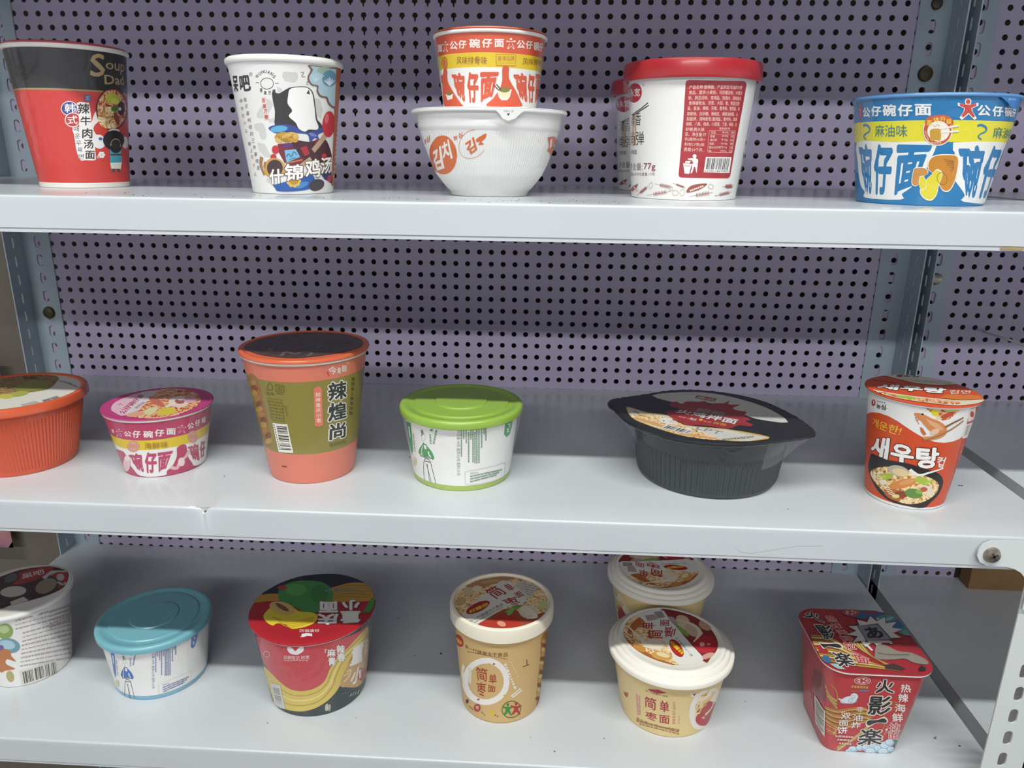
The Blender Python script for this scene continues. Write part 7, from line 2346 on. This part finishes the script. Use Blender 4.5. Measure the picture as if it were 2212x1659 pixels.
B 449 -341 476 -249 483 -236 407 -333 400|双|0.015 0.015
B 449 -350 386 -260 394 -249 323 -342 317|面|0.015 0.015
B 449 -360 306 -256 316 -241 228 -351 220|饼|0.015 0.015
B- 319 23 24 -362 189 -340 191
B- 319 24 24 -334 192 -302 191
B- 319 24 25 -295 191 -264 191
B- 319 25 24 -258 191 -231 191
B- 319 24 24 -224 191 -201 191
B- 319 25 24 -194 190 -165 190
B- 319 24 25 -338 150 -322 150
B- 319 24 24 -316 149 -282 148
B- 319 25 24 -275 148 -240 148
B- 319 24 24 -233 148 -206 147
B- 319 24 24 -198 147 -167 146
B- 319 24 24 -313 107 -296 107
B- 319 24 24 -289 107 -264 105
B- 319 24 24 -257 105 -232 105
B- 319 24 24 -225 104 -201 104
B- 319 25 24 -194 104 -171 103
B 330 -769 411 -591 439 -495 418 -489 321 -482 223 -475 124 -551 151 -699 123 -724 219 -747 316
B 86 -719 392 -510 408 -509 396 -717 381
B 86 -716 375 -509 390 -507 372 -713 359
B 86 -712 353 -507 366 -507 360 -711 347
B 86 -711 342 -506 354 -505 342 -709 330
B 86 -707 325 -505 336 -504 330 -706 319
B 86 -705 314 -504 324 -504 318 -704 308
B 86 -701 292 -502 300 -501 282 -698 274
B 86 -697 269 -501 275 -500 270 -697 263
B 86 -696 257 -500 263 -499 246 -692 240
B 86 -691 235 -498 239 -498 233 -690 229
B 86 -689 223 -497 227 -497 221 -687 218
B 86 -685 201 -496 203 -495 197 -684 195
B 86 -683 189 -495 190 -494 185 -681 184
B 86 -680 178 -494 178 -493 166 -678 167
B- 265 25 25 -1003 321 -972 329
B- 265 25 25 -945 336 -891 349
B- 265 25 25 -864 356 -815 368
B- 265 25 25 -961 300 -928 306
B- 265 25 25 -903 310 -875 315
B- 265 25 25 -850 319 -818 324
B- 265 25 25 -917 279 -889 280
B- 265 25 25 -870 280 -848 281
B- 265 25 25 -828 282 -810 283
B- 265 25 25 -875 258 -850 251
B- 265 25 25 -838 247 -815 241
B- 265 25 25 -830 238 -822 223
B- 265 25 25 -817 215 -813 205
L 32 2 472 77 472 154 472 230 466 306 460 374 446 306 361 207 342 108 323 45 350 -19 377
L~ 199 140 418 109 386 58 368 5 370 -29 393 -33 427 -3 459 49 472 102 472 137 452
L~ 310 110 426 102 417 92 412 84 415 83 424 91 434 102 439 110 435
L~ 310 71 399 63 389 53 385 45 388 44 397 52 407 62 411 70 408
L~ 310 27 405 19 395 8 391 0 394 0 403 7 413 18 417 26 414
L~ 310 38 436 31 427 20 422 12 425 11 434 19 444 30 449 38 446
L~ 310 90 450 82 440 71 435 63 438 63 448 71 457 81 462 89 459
L~ 139 320 441 296 418 253 405 209 408 179 424 175 448 199 471 236 472 281 472 317 465
L 57 259 357 377 421 433 394 472 268 472 176 472 89 415 86 369 135 323 184 291 270
L 17 307 275 389 308 463 335 472 220 369 187
L 89 416 191 472 168 472 89 424 87
L- 135 36 30 258 333 346 324 432 378
L- 222 22 21 -456 24 -294 7 -203 -129 -140 -235 -72 -363
L- 361 22 21 -461 -8 -297 -25 -201 -151 -130 -249 -54 -368
L- 140 22 21 -466 -40 -299 -57 -199 -173 -120 -263 -35 -373
L- 222 22 21 -471 -72 -301 -88 -197 -195 -111 -277 -16 -378
L- 361 22 21 -472 -103 -303 -120 -194 -217 -101 -291 2 -383
L- 140 21 21 -472 -132 -306 -150 -192 -238 -91 -305 21 -388
L- 222 21 21 -472 -161 -308 -181 -190 -260 -82 -319 39 -394
L- 361 21 21 -472 -189 -310 -211 -188 -281 -72 -332 58 -399
L- 140 21 21 -472 -216 -312 -241 -186 -302 -62 -346 76 -404
L- 222 21 21 -472 -243 -314 -271 -184 -323 -53 -360 95 -409
L- 361 21 21 -472 -268 -316 -301 -182 -344 -43 -374 113 -414
L- 140 20 21 -471 -293 -318 -330 -179 -365 -34 -387 132 -419
L- 222 20 21 -468 -315 -321 -359 -177 -386 -25 -401 150 -424
L- 222 17 17 -105 -52 -73 -148 35 -303 161 -398
L- 361 16 17 -96 -54 -65 -158 41 -313 166 -398
L- 140 16 17 -86 -56 -57 -169 47 -323 171 -397
L- 222 16 17 -77 -58 -49 -179 53 -333 177 -397
L- 361 16 17 -67 -60 -41 -190 59 -343 182 -396
L- 140 16 17 -57 -63 -33 -200 65 -353 187 -396
L- 222 16 17 -48 -65 -25 -210 70 -363 192 -396
L- 361 16 16 -38 -67 -18 -221 76 -373 197 -395
L- 140 16 16 -29 -69 -10 -231 82 -383 202 -395
L 195 -461 -127 -390 -122 -373 -197 -405 -240 -455 -237
L~ 39 -405 -347 -434 -368 -456 -355 -467 -322 -457 -284 -428 -262 -401 -272 -391 -307
L 159 -426 -374 -358 -370 -310 -444 -381 -436
L 28 334 115 379 45 265 29 249 -70 169 -33 100 -132 72 -53 -34 -129 -3 -28 -118 -61 -36 36 -131 57 -17 124 -66 197 50 214 63 320 148 279 222 390 250 301 365 386 327 274 449 309 358 205 453 183
L 304 326 116 369 49 261 34 246 -59 170 -24 103 -118 77 -44 -24 -116 5 -20 -105 -51 -26 41 -117 61 -9 124 -56 192 55 208 67 308 148 270 218 375 245 291 354 371 318 265 434 298 348 201 439 180
L~ 48 30 231 65 211 226 253 243 239 271 18 241 -13 20 -43 24 0
L 142 35 221 71 202 215 237 233 229 247 122 260 17 184 3 107 -11 31 -25 33 96
L 8 72 181 224 215 226 36 55 3|あ|0.04 0.04
L 332 -20 70 -17 -3 14 -58 33 -161 13 -169 0 -115 -27 -75
L- 270 35 35 38 -42 137 -31 238 -20
L~ 147 21 -223 96 -80 172 -75 250 -153 361 -172 447 -260 424 -328 316 -309 263 -260 127 -283 12 -278
L- 69 12 12 54 -194 156 -214 331 -201
L 45 56 -354 147 -334 212 -394 147 -431 89 -422 31 -413
L 11 323 -387 366 -345 394 -375 367 -415 316 -419
L 326 -376 415 -281 406 -259 226 -433 307|火|0.073 0.025
L 12 -376 415 -281 406 -259 226 -433 307|火|0.025 0.025
L 326 -383 194 -212 191 -240 10 -345 -40|影|0.073 0.025
L 12 -383 194 -212 191 -240 10 -345 -40|影|0.025 0.025
L~ 326 -417 -79 -365 -86 -244 -73 -223 -144 -275 -160 -352 -132 -405 -173 -416 -122
L~ 12 -412 -95 -365 -99 -258 -88 -233 -134 -278 -146 -350 -128 -394 -157 -408 -123
L 326 -360 -196 -187 -224 -212 -392 -357 -415|楽|0.073 0.025
L 12 -360 -196 -187 -224 -212 -392 -357 -415|楽|0.025 0.025
L 364 -223 346 -135 360 -128 251 -221 244|热|0.06 0.02
L 257 -223 346 -135 360 -128 251 -221 244|热|0.02 0.02
L 364 -220 221 -124 236 -118 152 -213 138|辣|0.06 0.02
L 257 -220 221 -124 236 -118 152 -213 138|辣|0.02 0.02
L 364 -209 123 -115 138 -97 64 -193 43|海|0.06 0.02
L 257 -209 123 -115 138 -97 64 -193 43|海|0.02 0.02
L 364 -208 27 -106 42 -79 -28 -192 -51|鲜|0.06 0.02
L 257 -208 27 -106 42 -79 -28 -192 -51|鲜|0.02 0.02
L 364 -201 -52 -88 -50 -113 -164 -210 -171|拉|0.06 0.02
L 257 -201 -52 -88 -50 -113 -164 -210 -171|拉|0.02 0.02
L 364 -171 -182 -57 -282 -81 -363 -178 -357|面|0.06 0.02
L 257 -171 -182 -57 -282 -81 -363 -178 -357|面|0.02 0.02
""",
}

# ------------------------------------------------------------------ printed wares
def square_r(a, r, c):
    dx, dy = abs(math.sin(a)), abs(math.cos(a)); m, o = max(dx, dy), min(dx, dy); q = r - c
    if r / m * o <= q: return r / m
    b = q * (dx + dy); return b + math.sqrt(max(b * b - 2 * q * q + c * c, 0))
def interp(z, tab):
    if z <= tab[0][0]: return tab[0][1]
    for (z0, r0), (z1, r1) in zip(tab, tab[1:]):
        if z <= z1: return r0 + (r1 - r0) * (z - z0) / max(z1 - z0, 1e-6)
    return tab[-1][1]
def radius(d, a, z):
    r = interp(z, d['body'])
    if d['sq']: return square_r(a, r, interp(z, [(0, d['sq'][0]), (d['body'][-1][0], d['sq'][1])]))
    return r
def pt(d, a, z, off, const=None):
    r = (const if const else radius(d, a, z)) + off
    return (r * math.sin(a), -r * math.cos(a), z)
def facet(d, deg, z, off, const=None):
    """same surface, straight between the 4-degree lines that the cup mesh also uses, so stacked prints never cross"""
    k = math.floor(deg / 4) * 4; s = (deg - k) / 4; p, q = pt(d, math.radians(k), z, off, const), pt(d, math.radians(k + 4), z, off, const)
    return tuple(a + (b - a) * s for a, b in zip(p, q))
def nrm(d, a, z):
    e = .02; p1, p0 = Vector(pt(d, a + e, z, 0)), Vector(pt(d, a - e, z, 0)); h = d['body'][-1][0]
    q1, q0 = Vector(pt(d, a, min(z + 1.5, h), 0)), Vector(pt(d, a, max(z - 1.5, .9), 0))
    return tuple((p1 - p0).cross(q1 - q0).normalized())
GLY = {}
def glyphs(txt, bold, norm):
    """outline of the lettering in its own tight box; heavier weights are the same outline laid over itself in a small circle"""
    if txt not in GLY:
        c = bpy.data.curves.new('lettering', 'FONT'); c.body = txt; c.resolution_u = 2 if len(txt) < 6 else 1
        o = bpy.data.objects.new('lettering', c); COL.objects.link(o); bpy.context.view_layer.update()
        me = bpy.data.meshes.new_from_object(o.evaluated_get(bpy.context.evaluated_depsgraph_get()))
        GLY[txt] = ([(p.co.x, p.co.y) for p in me.vertices], [tuple(p.vertices) for p in me.polygons])
        bpy.data.objects.remove(o); bpy.data.curves.remove(c); bpy.data.meshes.remove(me)
    v, f = GLY[txt]; g = norm
    x0, x1 = min(p[0] for p in v) - g, max(p[0] for p in v) + g; y0, y1 = min(p[1] for p in v) - g, max(p[1] for p in v) + g
    n = 0 if bold < .008 else 4 if bold < .03 else 8
    sh = [(0, 0)] + [(bold * math.cos(6.2832 * k / n + .39), bold * math.sin(6.2832 * k / n + .39)) for k in range(n)] + ([(bold * .5 * math.cos(1.5708 * k), bold * .5 * math.sin(1.5708 * k)) for k in range(4)] if bold > .07 else [])
    return [([((p[0] + a - x0) / (x1 - x0), (p[1] + b - y0) / (y1 - y0)) for p in v], f) for a, b in sh]
def spline(P, closed, k=3):
    n = len(P); out = []
    for i in range(n if closed else n - 1):
        q = [P[(i + j) % n] if closed else P[min(max(i + j, 0), n - 1)] for j in (-1, 0, 1, 2)]
        for s in range(k):
            t = s / k; out.append(tuple(.5 * (2 * b + (c - a) * t + (2 * a - 5 * b + 4 * c - d) * t * t + (3 * b - a - 3 * c + d) * t ** 3) for a, b, c, d in zip(*q)))
    return out if closed else out + [P[-1]]
def line_shape(P, w0, w1, sx):
    """a drawn line of given width as an outline; sx = mm per unit across"""
    if len(P) > 2: P = spline(P, False, 4)
    Q = [(x * sx, y) for x, y in P]; n = len(Q); L = []; R = []
    for i, p in enumerate(Q):
        a, b = Q[max(i - 1, 0)], Q[min(i + 1, n - 1)]; dx, dy = b[0] - a[0], b[1] - a[1]; l = math.hypot(dx, dy) or 1; w = (w0 + (w1 - w0) * i / max(n - 1, 1)) / 2
        L.append(((p[0] - dy / l * w) / sx, p[1] + dx / l * w)); R.append(((p[0] + dy / l * w) / sx, p[1] - dx / l * w))
    return [[L[i], L[i + 1], R[i + 1], R[i]] for i in range(n - 1)]
def split(polys, ax, lines):
    """cut flat polygons along lines so they can bend with the cup"""
    out = []
    for P in polys:
        rest = P; lo, hi = min(p[ax] for p in P), max(p[ax] for p in P)
        for c in lines:
            if c <= lo + 1e-6: continue
            if c >= hi - 1e-6: break
            A = []; B = []
            for i, p in enumerate(rest):
                q = rest[(i + 1) % len(rest)]
                if p[ax] <= c: A.append(p)
                if p[ax] >= c: B.append(p)
                if (p[ax] - c) * (q[ax] - c) < 0:
                    s = (c - p[ax]) / (q[ax] - p[ax]); x = [p[0] + (q[0] - p[0]) * s, p[1] + (q[1] - p[1]) * s]; x[ax] = c; A.append(tuple(x)); B.append(tuple(x))
            if len(A) > 2: out.append(A)
            rest = B
            if len(B) < 3: break
        if len(rest) > 2: out.append(rest)
    clean = []
    for P in out:
        Q = [p for i, p in enumerate(P) if abs(p[0] - P[i - 1][0]) + abs(p[1] - P[i - 1][1]) > 1e-5]
        ar = sum(Q[i - 1][0] * Q[i][1] - Q[i][0] * Q[i - 1][1] for i in range(len(Q)))
        if len(Q) > 2 and abs(ar) > 1e-7: clean.append(Q)
    return clean
def decorate(name, d, finish, meshes):
    off = .04; last = None
    for line in PRINT[name].splitlines():
        it = line.split('|'); w = it[0].split(); mode, col = w[0], INKS[int(w[1])]; c = [int(x) / 10 for x in w[2:]]; off += .001 if col == last else .004; last = col
        flag = mode[-1] if mode[-1] in '~-' else ''; mode = mode.rstrip('~-')
        if len(it) > 1:
            a, b, e, g = (c[0], c[1]), (c[2], c[3]), (c[4], c[5]), (c[6], c[7]); sheets = []
            for v, f in glyphs(it[1], *map(float, it[2].split())):
                w = [((a[0] * (1 - x) + b[0] * x) * y + (g[0] * (1 - x) + e[0] * x) * (1 - y), (a[1] * (1 - x) + b[1] * x) * y + (g[1] * (1 - x) + e[1] * x) * (1 - y)) for x, y in v]
                sheets.append([[w[i] for i in q] for q in f])
        elif flag == '-':
            P = [(c[i], c[i + 1]) for i in range(2, len(c), 2)]
            sheets = [line_shape(P, max(c[0], .12), max(c[1], .12), 1 if mode == 'L' else math.radians(radius(d, 0, P[0][1])))]
        else:
            P = [(c[i], c[i + 1]) for i in range(0, len(c), 2)]
            if flag: P = spline(P, True)
            sheets = [[[P[i] for i in t] for t in tessellate_polygon([[Vector((x, y, 0)) for x, y in P]])]]
        M = meshes[mode[0]]; mat = ink(col, finish if mode != 'L' else d.get('lidfin', finish)); vv = []; nn = []; ff = []
        for si, polys in enumerate(sheets):
            so = off + .0015 * si
            if mode == 'L':
                for q in polys:
                    ff.append(tuple(range(len(vv), len(vv) + len(q)))); vv += [(x, y, d['lidz'] + so) for x, y in q]; nn += [(0, 0, 1)] * len(q)
                continue
            const = float(mode[1:]) if mode[0] == 'C' else None
            polys = split(polys, 0, range(-180, 181, 4))
            if not const: polys = split(polys, 1, [z for z, r_ in d['body']])
            for q in polys:
                ff.append(tuple(range(len(vv), len(vv) + len(q))))
                for x, z in q: vv.append(facet(d, x, min(max(z, 0), d['body'][-1][0]), so + d.get('ribamp', 0), const)); nn.append(nrm(d, math.radians(x), min(max(z, .5), d['body'][-1][0] - .2)))
        off += .0015 * (len(sheets) - 1)
        for i, q in enumerate(ff):                      # keep every printed face looking outwards
            nv = Vector((0, 0, 0)); o = Vector(vv[q[0]])
            for k in range(1, len(q) - 1): nv += (Vector(vv[q[k]]) - o).cross(Vector(vv[q[k + 1]]) - o)
            if nv.dot(Vector(nn[q[0]])) < 0: ff[i] = q[::-1]
        M.add(vv, ff, mat, nn)
def lathe(M, prof, mat, n=96, close=False, cap=False, d=None, smooth=.7):
    """revolve a (z,r) outline; with a square cup the outline follows its rounded square"""
    P = list(prof) + ([prof[0]] if close else [])
    def ring(z, r):
        o = []
        for k in range(n):
            a = 2 * math.pi * k / n; rr = square_r(a, r, d['sq'][1] * r / d['body'][-1][1]) if d and d['sq'] else r
            o.append((rr * math.sin(a), -rr * math.cos(a), z))
        return o
    for i in range(len(P) - 1):
        (z0, r0), (z1, r1) = P[i], P[i + 1]
        def nv(j):
            a, b = P[j], P[j + 1]; l = math.hypot(b[0] - a[0], b[1] - a[1]) or 1; return Vector(((b[0] - a[0]) / l, -(b[1] - a[1]) / l))   # (radial, z)
        n0 = nv(i); na = nb = n0
        if i > 0 or close: 
            m = nv(i - 1 if i > 0 else len(P) - 2)
            if m.dot(n0) > smooth: na = (m + n0).normalized()
        if i < len(P) - 2 or close:
            m = nv(i + 1 if i < len(P) - 2 else 0)
            if m.dot(n0) > smooth: nb = (m + n0).normalized()
        v = ring(z0, r0) + ring(z1, r1); ns = []
        for q in (na, nb):
            for k in range(n):
                a = 2 * math.pi * k / n; dirn = Vector((math.sin(a), -math.cos(a), 0))
                if d and d['sq']:
                    e = .03; f = lambda t: Vector((square_r(t, r0, d['sq'][1]) * math.sin(t), -square_r(t, r0, d['sq'][1]) * math.cos(t), 0)); t_ = f(a + e) - f(a - e); dirn = Vector((t_.y, -t_.x, 0)).normalized()
                ns.append(tuple((dirn * q[0] + Vector((0, 0, q[1]))).normalized()))
        M.add(v, [(k, (k + 1) % n, n + (k + 1) % n, n + k) for k in range(n)], mat, ns)
    if cap:
        z, r = P[-1]; M.add(ring(z, r), [tuple(range(n))], mat, [(0, 0, 1)] * n)
def body_mesh(d, finish):
    M = Mesh(); zz = d['body'][-1][0]; rib = d['rib']; lo = 0
    cuts = sorted({z for z, r in d['body']} | {min(z, zz) for z, c in d['bands']})
    if d['sq']: cuts = sorted(set(cuts) | {zz * k / 12 for k in range(13)})
    if rib: cuts = sorted(set(cuts) | {zz * k / 24 for k in range(25)} | {rib[2], rib[2] + 1.5, rib[3], max(rib[3] - 1.5, 0)}); cuts = [c for c in cuts if c <= zz]
    n = 90 if not rib else rib[0] * 4
    for z0, z1 in zip(cuts, cuts[1:]):
        if z1 - z0 < 1e-6: continue
        col = next(c for t, c in d['bands'] if t >= z1 - 1e-6 or t == d['bands'][-1][0])
        v = []; ns = []
        for z in (z0, z1):
            for k in range(n):
                a = 2 * math.pi * k / n; off = 0; N = None
                if rib and rib[2] < z < rib[3]: off = rib[1] * math.cos(a * rib[0])
                v.append(pt(d, a, z, off))
                if rib:
                    r0 = radius(d, a, z); sl = -rib[1] * rib[0] * math.sin(a * rib[0]) / r0 if rib[2] < z < rib[3] else 0
                    q = Vector(nrm(d, a, z)); N = tuple((q - Vector((math.cos(a), math.sin(a), 0)) * sl).normalized())
                else: N = nrm(d, a, (z0 + z1) / 2 if len(d['body']) < 5 and not d['sq'] else z)
                ns.append(N)
        M.add(v, [(k, (k + 1) % n, n + (k + 1) % n, n + k) for k in range(n)], ink(col, finish), ns)
    r = d['body'][0][1]; k = 48
    M.add([pt(d, 2 * math.pi * i / k, 0, 0) for i in range(k)], [tuple(range(k))[::-1]], ink(d['bands'][0][1], finish), [(0, 0, -1)] * k)
    if rib: d['ribamp'] = rib[1]
    return M
def film(parent, d, top, low, sectors):
    """loose shrink film bridging from the lid edge down to the wall"""
    (zt, rt), (zl, rl) = top, low
    for a0, a1 in sectors:
        M = Mesh(); n = max(3, int((a1 - a0) / 4)); v = []
        for i in range(n + 1):
            a = math.radians(a0 + (a1 - a0) * i / n); e = max(math.sin(math.pi * i / n), 0) ** .5
            for t in (0, .2, .45, .7, 1):
                z = zt + (zl - zt) * t; rt_ = rt(a) if callable(rt) else rt; flat = rt_ + (rl - rt_) * t; r = radius(d, a, z) + .35; rr = r + max(flat - r, .1) * e * (1 + .05 * rnd.uniform(-1, 1)); v.append((rr * math.sin(a), -rr * math.cos(a), z))
        M.add(v, [(i * 5 + k, (i + 1) * 5 + k, (i + 1) * 5 + k + 1, i * 5 + k + 1) for i in range(n) for k in range(4)], film_mat())
        M.build('shrink_wrap', parent, sharp=1.2)
def ware(key, name, label, cat, finish='film', rimfin='paper', lidfin='foil', group=None, tab=None, lidlabel=None, bodyname='body'):
    d = CUPS[key]; d['pos'] = (d['pos'][0], d['pos'][1], d['pos'][2] + .25); d['lidfin'] = lidfin if lidfin != 'foil' else 'film' if finish == 'film' else 'paper'
    root = thing(name, d['pos'], label, cat, group)
    body = body_mesh(d, finish); lid = Mesh(); tabm = Mesh(); rimm = Mesh()
    if d['rim']: lathe(rimm, d['rim'][1], ink(d['rim'][0], rimfin), close=True)
    if d['lid']:
        lathe(lid, d['lid'][1], ink(d['lid'][0], lidfin), cap=True); d['lidz'] = d['lid'][1][-1][0]
    if d['sq']:
        h = d['body'][-1][0]; lathe(rimm, [(h - 1, 45), (h - .6, 46.4), (h + .6, 47.6), (h + 1.6, 47.4), (h + 1.8, 45)], ink('#e6dcd8', 'paper'), close=True, d=d)
        lathe(lid, [(h + 1.7, 47.4), (h + 2, 47.8), (h + 2.4, 47.6)], ink('#a82a34', 'film'), cap=True, d=d); d['lidz'] = h + 2.4
    if d.get('lens'):
        L = d['lens']; n = len(L); m = ink('#26282b', 'gloss'); cx, cy = sum(p[0] for p in L) / n, sum(p[1] for p in L) / n
        L2 = []
        for i in range(n):                              # Catmull-Rom through the outline
            p0, p1, p2, p3 = (Vector(L[(i + k) % n]) for k in (-1, 0, 1, 2))
            for t in (0, .25, .5, .75): L2.append(tuple(.5 * (2 * p1 + (p2 - p0) * t + (2 * p0 - 5 * p1 + 4 * p2 - p3) * t * t + (3 * p1 - p0 - 3 * p2 + p3) * t ** 3)))
        n = len(L2); sc = lambda f: [(cx + (x - cx) * f, cy + (y - cy) * f) for x, y in L2]
        rows = [(53.4, .955), (53.0, .985), (54.2, 1.0), (55.8, 1.0), (56.6, .985), (56.6, .95)]; v = []
        for ri, (z, f) in enumerate(rows): v += [(x, y, z + (.35 * math.sin(k * 2.6) if 1 <= ri <= 4 else 0)) for k, (x, y) in enumerate(sc(f))]
        fs = [(r * n + (k + 1) % n, r * n + k, (r + 1) * n + k, (r + 1) * n + (k + 1) % n) for r in range(len(rows) - 1) for k in range(n)]
        M2 = Mesh(); M2.add(v, fs, m); M2.add([(x, y, 56.6) for x, y in sc(.95)], [tuple(range(n))[::-1]], m); M2.add([(x, y, 53.4) for x, y in sc(.955)], [tuple(range(n))], m)
        ca = sum(L2[k][0] * L2[(k + 1) % n][1] - L2[(k + 1) % n][0] * L2[k][1] for k in range(n))
        if ca > 0: M2.f = [q[::-1] for q in M2.f]
        rim = M2.build('lid_rim', root, sharp=.5); d['lidz'] = 56.62
    decorate(key, d, finish, {'B': body, 'L': lid, 'C': tabm})
    body.build(bodyname, root)
    if rimm.v: rimm.build('rim', root)
    if lid.v:
        o = lid.build('lid', root)
        if lidlabel: o['label'] = lidlabel
    if tabm.v: tabm.build('pull_tab', root)
    return root, d
def lens_r(a):
    """reach of the pointed lid in one direction"""
    best = min(CUPS['black']['lens'], key=lambda p: abs((math.atan2(p[0], -p[1]) - a + math.pi) % (2 * math.pi) - math.pi)); return math.hypot(*best) * .985
C_, B_, T_ = 'noodle cup', 'noodle bowl', 'noodle tub'
r, d = ware('soup', 'noodle_cup', 'red and black noodle cup with gold lettering at the left end of the top shelf', C_)
r, d = ware('wuhuang', 'noodle_cup', 'white paper noodle cup with blue cloud and drum artwork on the top shelf', C_, finish='paper')
r, d = ware('bowlW', 'noodle_bowl', 'white foam bowl with orange oval print, under an orange cup on the top shelf', B_)
film(r, d, (62, 62.3), (22, 45.5), [(58, 118), (-118, -66)])
r, d = ware('orangeO', 'noodle_cup', 'orange and yellow noodle cup stacked on top of the white bowl', C_)
film(r, d, (51.5, 44.6), (16, 38.9), [(66, 112), (-112, -66)])
GR = 'white noodle tubs with red lids'
r, d = ware('redlid', 'noodle_tub', 'white paper tub with red lid and large red ingredients panel facing front', T_, rimfin='plastic', lidfin='plastic', group=GR)
first_tub = r
film(r, d, (89, 54.3), (8, 43.4), [(62, 118), (-118, -74)])
r, d = ware('blue', 'noodle_bowl', 'blue and yellow noodle bowl with mushroom print at the right of the top shelf', B_)
film(r, d, (75.5, 58.4), (22, 49), [(58, 118), (-114, -70)])
r, d = ware('orangeL', 'noodle_bowl', 'large orange ribbed bowl with food label at the left end of the middle shelf', B_, rimfin='gloss', lidfin='paper')
r, d = ware('pink', 'noodle_bowl', 'small pink and yellow noodle bowl on the middle shelf', B_)
film(r, d, (55, 46.2), (16, 37.4), [(60, 116), (-120, -56)])
r, d = ware('olive', 'noodle_cup', 'tall salmon and olive green noodle cup with dark lid on the middle shelf', C_)
film(r, d, (14, 40.5), (.6, 39.8), [(-95, -52)])
r, d = ware('green', 'noodle_tub', 'white tub with bright green plastic lid on the middle shelf', T_, lidfin='plastic', group='white tubs with coloured plastic lids')
film(r, d, (60, 53.6), (14, 45.4), [(60, 118), (-118, -66)])
r, d = ware('black', 'noodle_bowl', 'black ribbed bowl with pointed oval lid and red flame label on the middle shelf', B_)
film(r, d, (54.5, lens_r), (26, 64.6), [(30, 80), (-128, -82)])
r, d = ware('shrimp', 'noodle_cup', 'orange and white noodle cup with shrimp picture on the middle shelf', C_, finish='paper', lidfin='paper')
r, d = ware('wcupL', 'noodle_cup', 'white noodle cup with dark and red lid at the left end of the lowest shelf', C_)
film(r, d, (83, 49.8), (3, 38.6), [(46, 112)])
r, d = ware('teal', 'noodle_tub', 'white tub with teal blue plastic lid on the lowest shelf', T_, lidfin='plastic', group='white tubs with coloured plastic lids')
film(r, d, (60, 53.6), (14, 45.4), [(60, 118), (-118, -66)])
r, d = ware('chong', 'noodle_bowl', 'red and dark green noodle bowl with yellow noodle stripe on the lowest shelf', B_)
film(r, d, (87, 59.4), (26, 50.2), [(-122, -58), (66, 112)])
r, d = ware('kraft', 'noodle_tub', 'tall brown kraft paper tub with cream lid on the lowest shelf', T_, finish='matte', rimfin='matte', lidfin='matte')
GC = 'cream noodle bowls with stepped white lids'
r, d = ware('cream', 'noodle_bowl', 'cream yellow bowl with stepped white lid, the front one of two on the lowest shelf', B_, finish='paper', lidfin='matte', group=GC)
first_cream = r
r, d = ware('square', 'noodle_cup', 'square red noodle box with gold noodles and black lettering on the lowest shelf', C_)
def copy_thing(o, loc, rz, label):
    c = o.copy(); COL.objects.link(c); c.location = [x * .001 for x in loc]; c.rotation_euler = (0, 0, rz); c['label'] = label
    for ch in list(o.children):
        k = ch.copy(); COL.objects.link(k); k.parent = c
        for g in ch.children:
            q = g.copy(); COL.objects.link(q); q.parent = k
    return c
copy_thing(first_tub, (207, -89.3, ZT + .25), math.radians(9), 'white tub with red lid, mostly hidden behind the other red lidded tub')
c = copy_thing(first_cream, (230.2, -134.6, ZL + .25), math.radians(-100), 'cream bowl with stepped white lid in shade, behind the other cream bowl')
for ch in c.children:
    if ch.name.startswith('lid'): ch.rotation_euler = (0, 0, math.radians(178))

# dust and grit on the shelf tops
M = Mesh(); DM = paint('dark_grit', '#3a3634', .9)
def grit(n, x0, x1, y0, y1, z, s0, s1):
    for i in range(n):
        x, y, s = rnd.uniform(x0, x1), rnd.uniform(y0, y1), rnd.uniform(s0, s1); a = rnd.uniform(0, 6.28); k = 6
        if any(abs(p['pos'][2] - z) < 5 and math.hypot(p['pos'][0] - x, p['pos'][1] - y) < p['body'][-1][1] + 4 for p in CUPS.values()) or (z == ZL and math.hypot(230 - x, -134 - y) < 62) or (z == ZT and math.hypot(207 - x, -89 - y) < 56): continue
        ring = [(x + s * math.cos(a + t * 6.283 / k) * rnd.uniform(.6, 1.5), y + s * math.sin(a + t * 6.283 / k) * rnd.uniform(.5, 1), z + .05) for t in range(k)]
        M.add(ring + [(x, y, z + s * .6)], [(t, (t + 1) % k, k) for t in range(k)], DM)
grit(70, -260, 150, -345, -290, ZT, .25, .8); grit(50, -300, 360, -60, -8, ZT, .3, .9); grit(10, 110, 480, -340, -200, ZT, .3, .7)
grit(14, -400, 480, -330, -60, ZM, .3, .9); grit(26, -250, 490, -340, -30, ZL, .3, 1.0)
for x, y, z in ((452, -225, ZM), (466, -255, ZM), (-8, -200, ZL), (33, -300, ZL), (470, -290, ZL), (486, -300, ZL)): grit(2, x - 2, x + 2, y - 2, y + 2, z, .8, 1.5)
tag(M.build('shelf_grit'), 'scattered dark grit and dust specks lying on the white shelves', 'dust', kind='stuff')
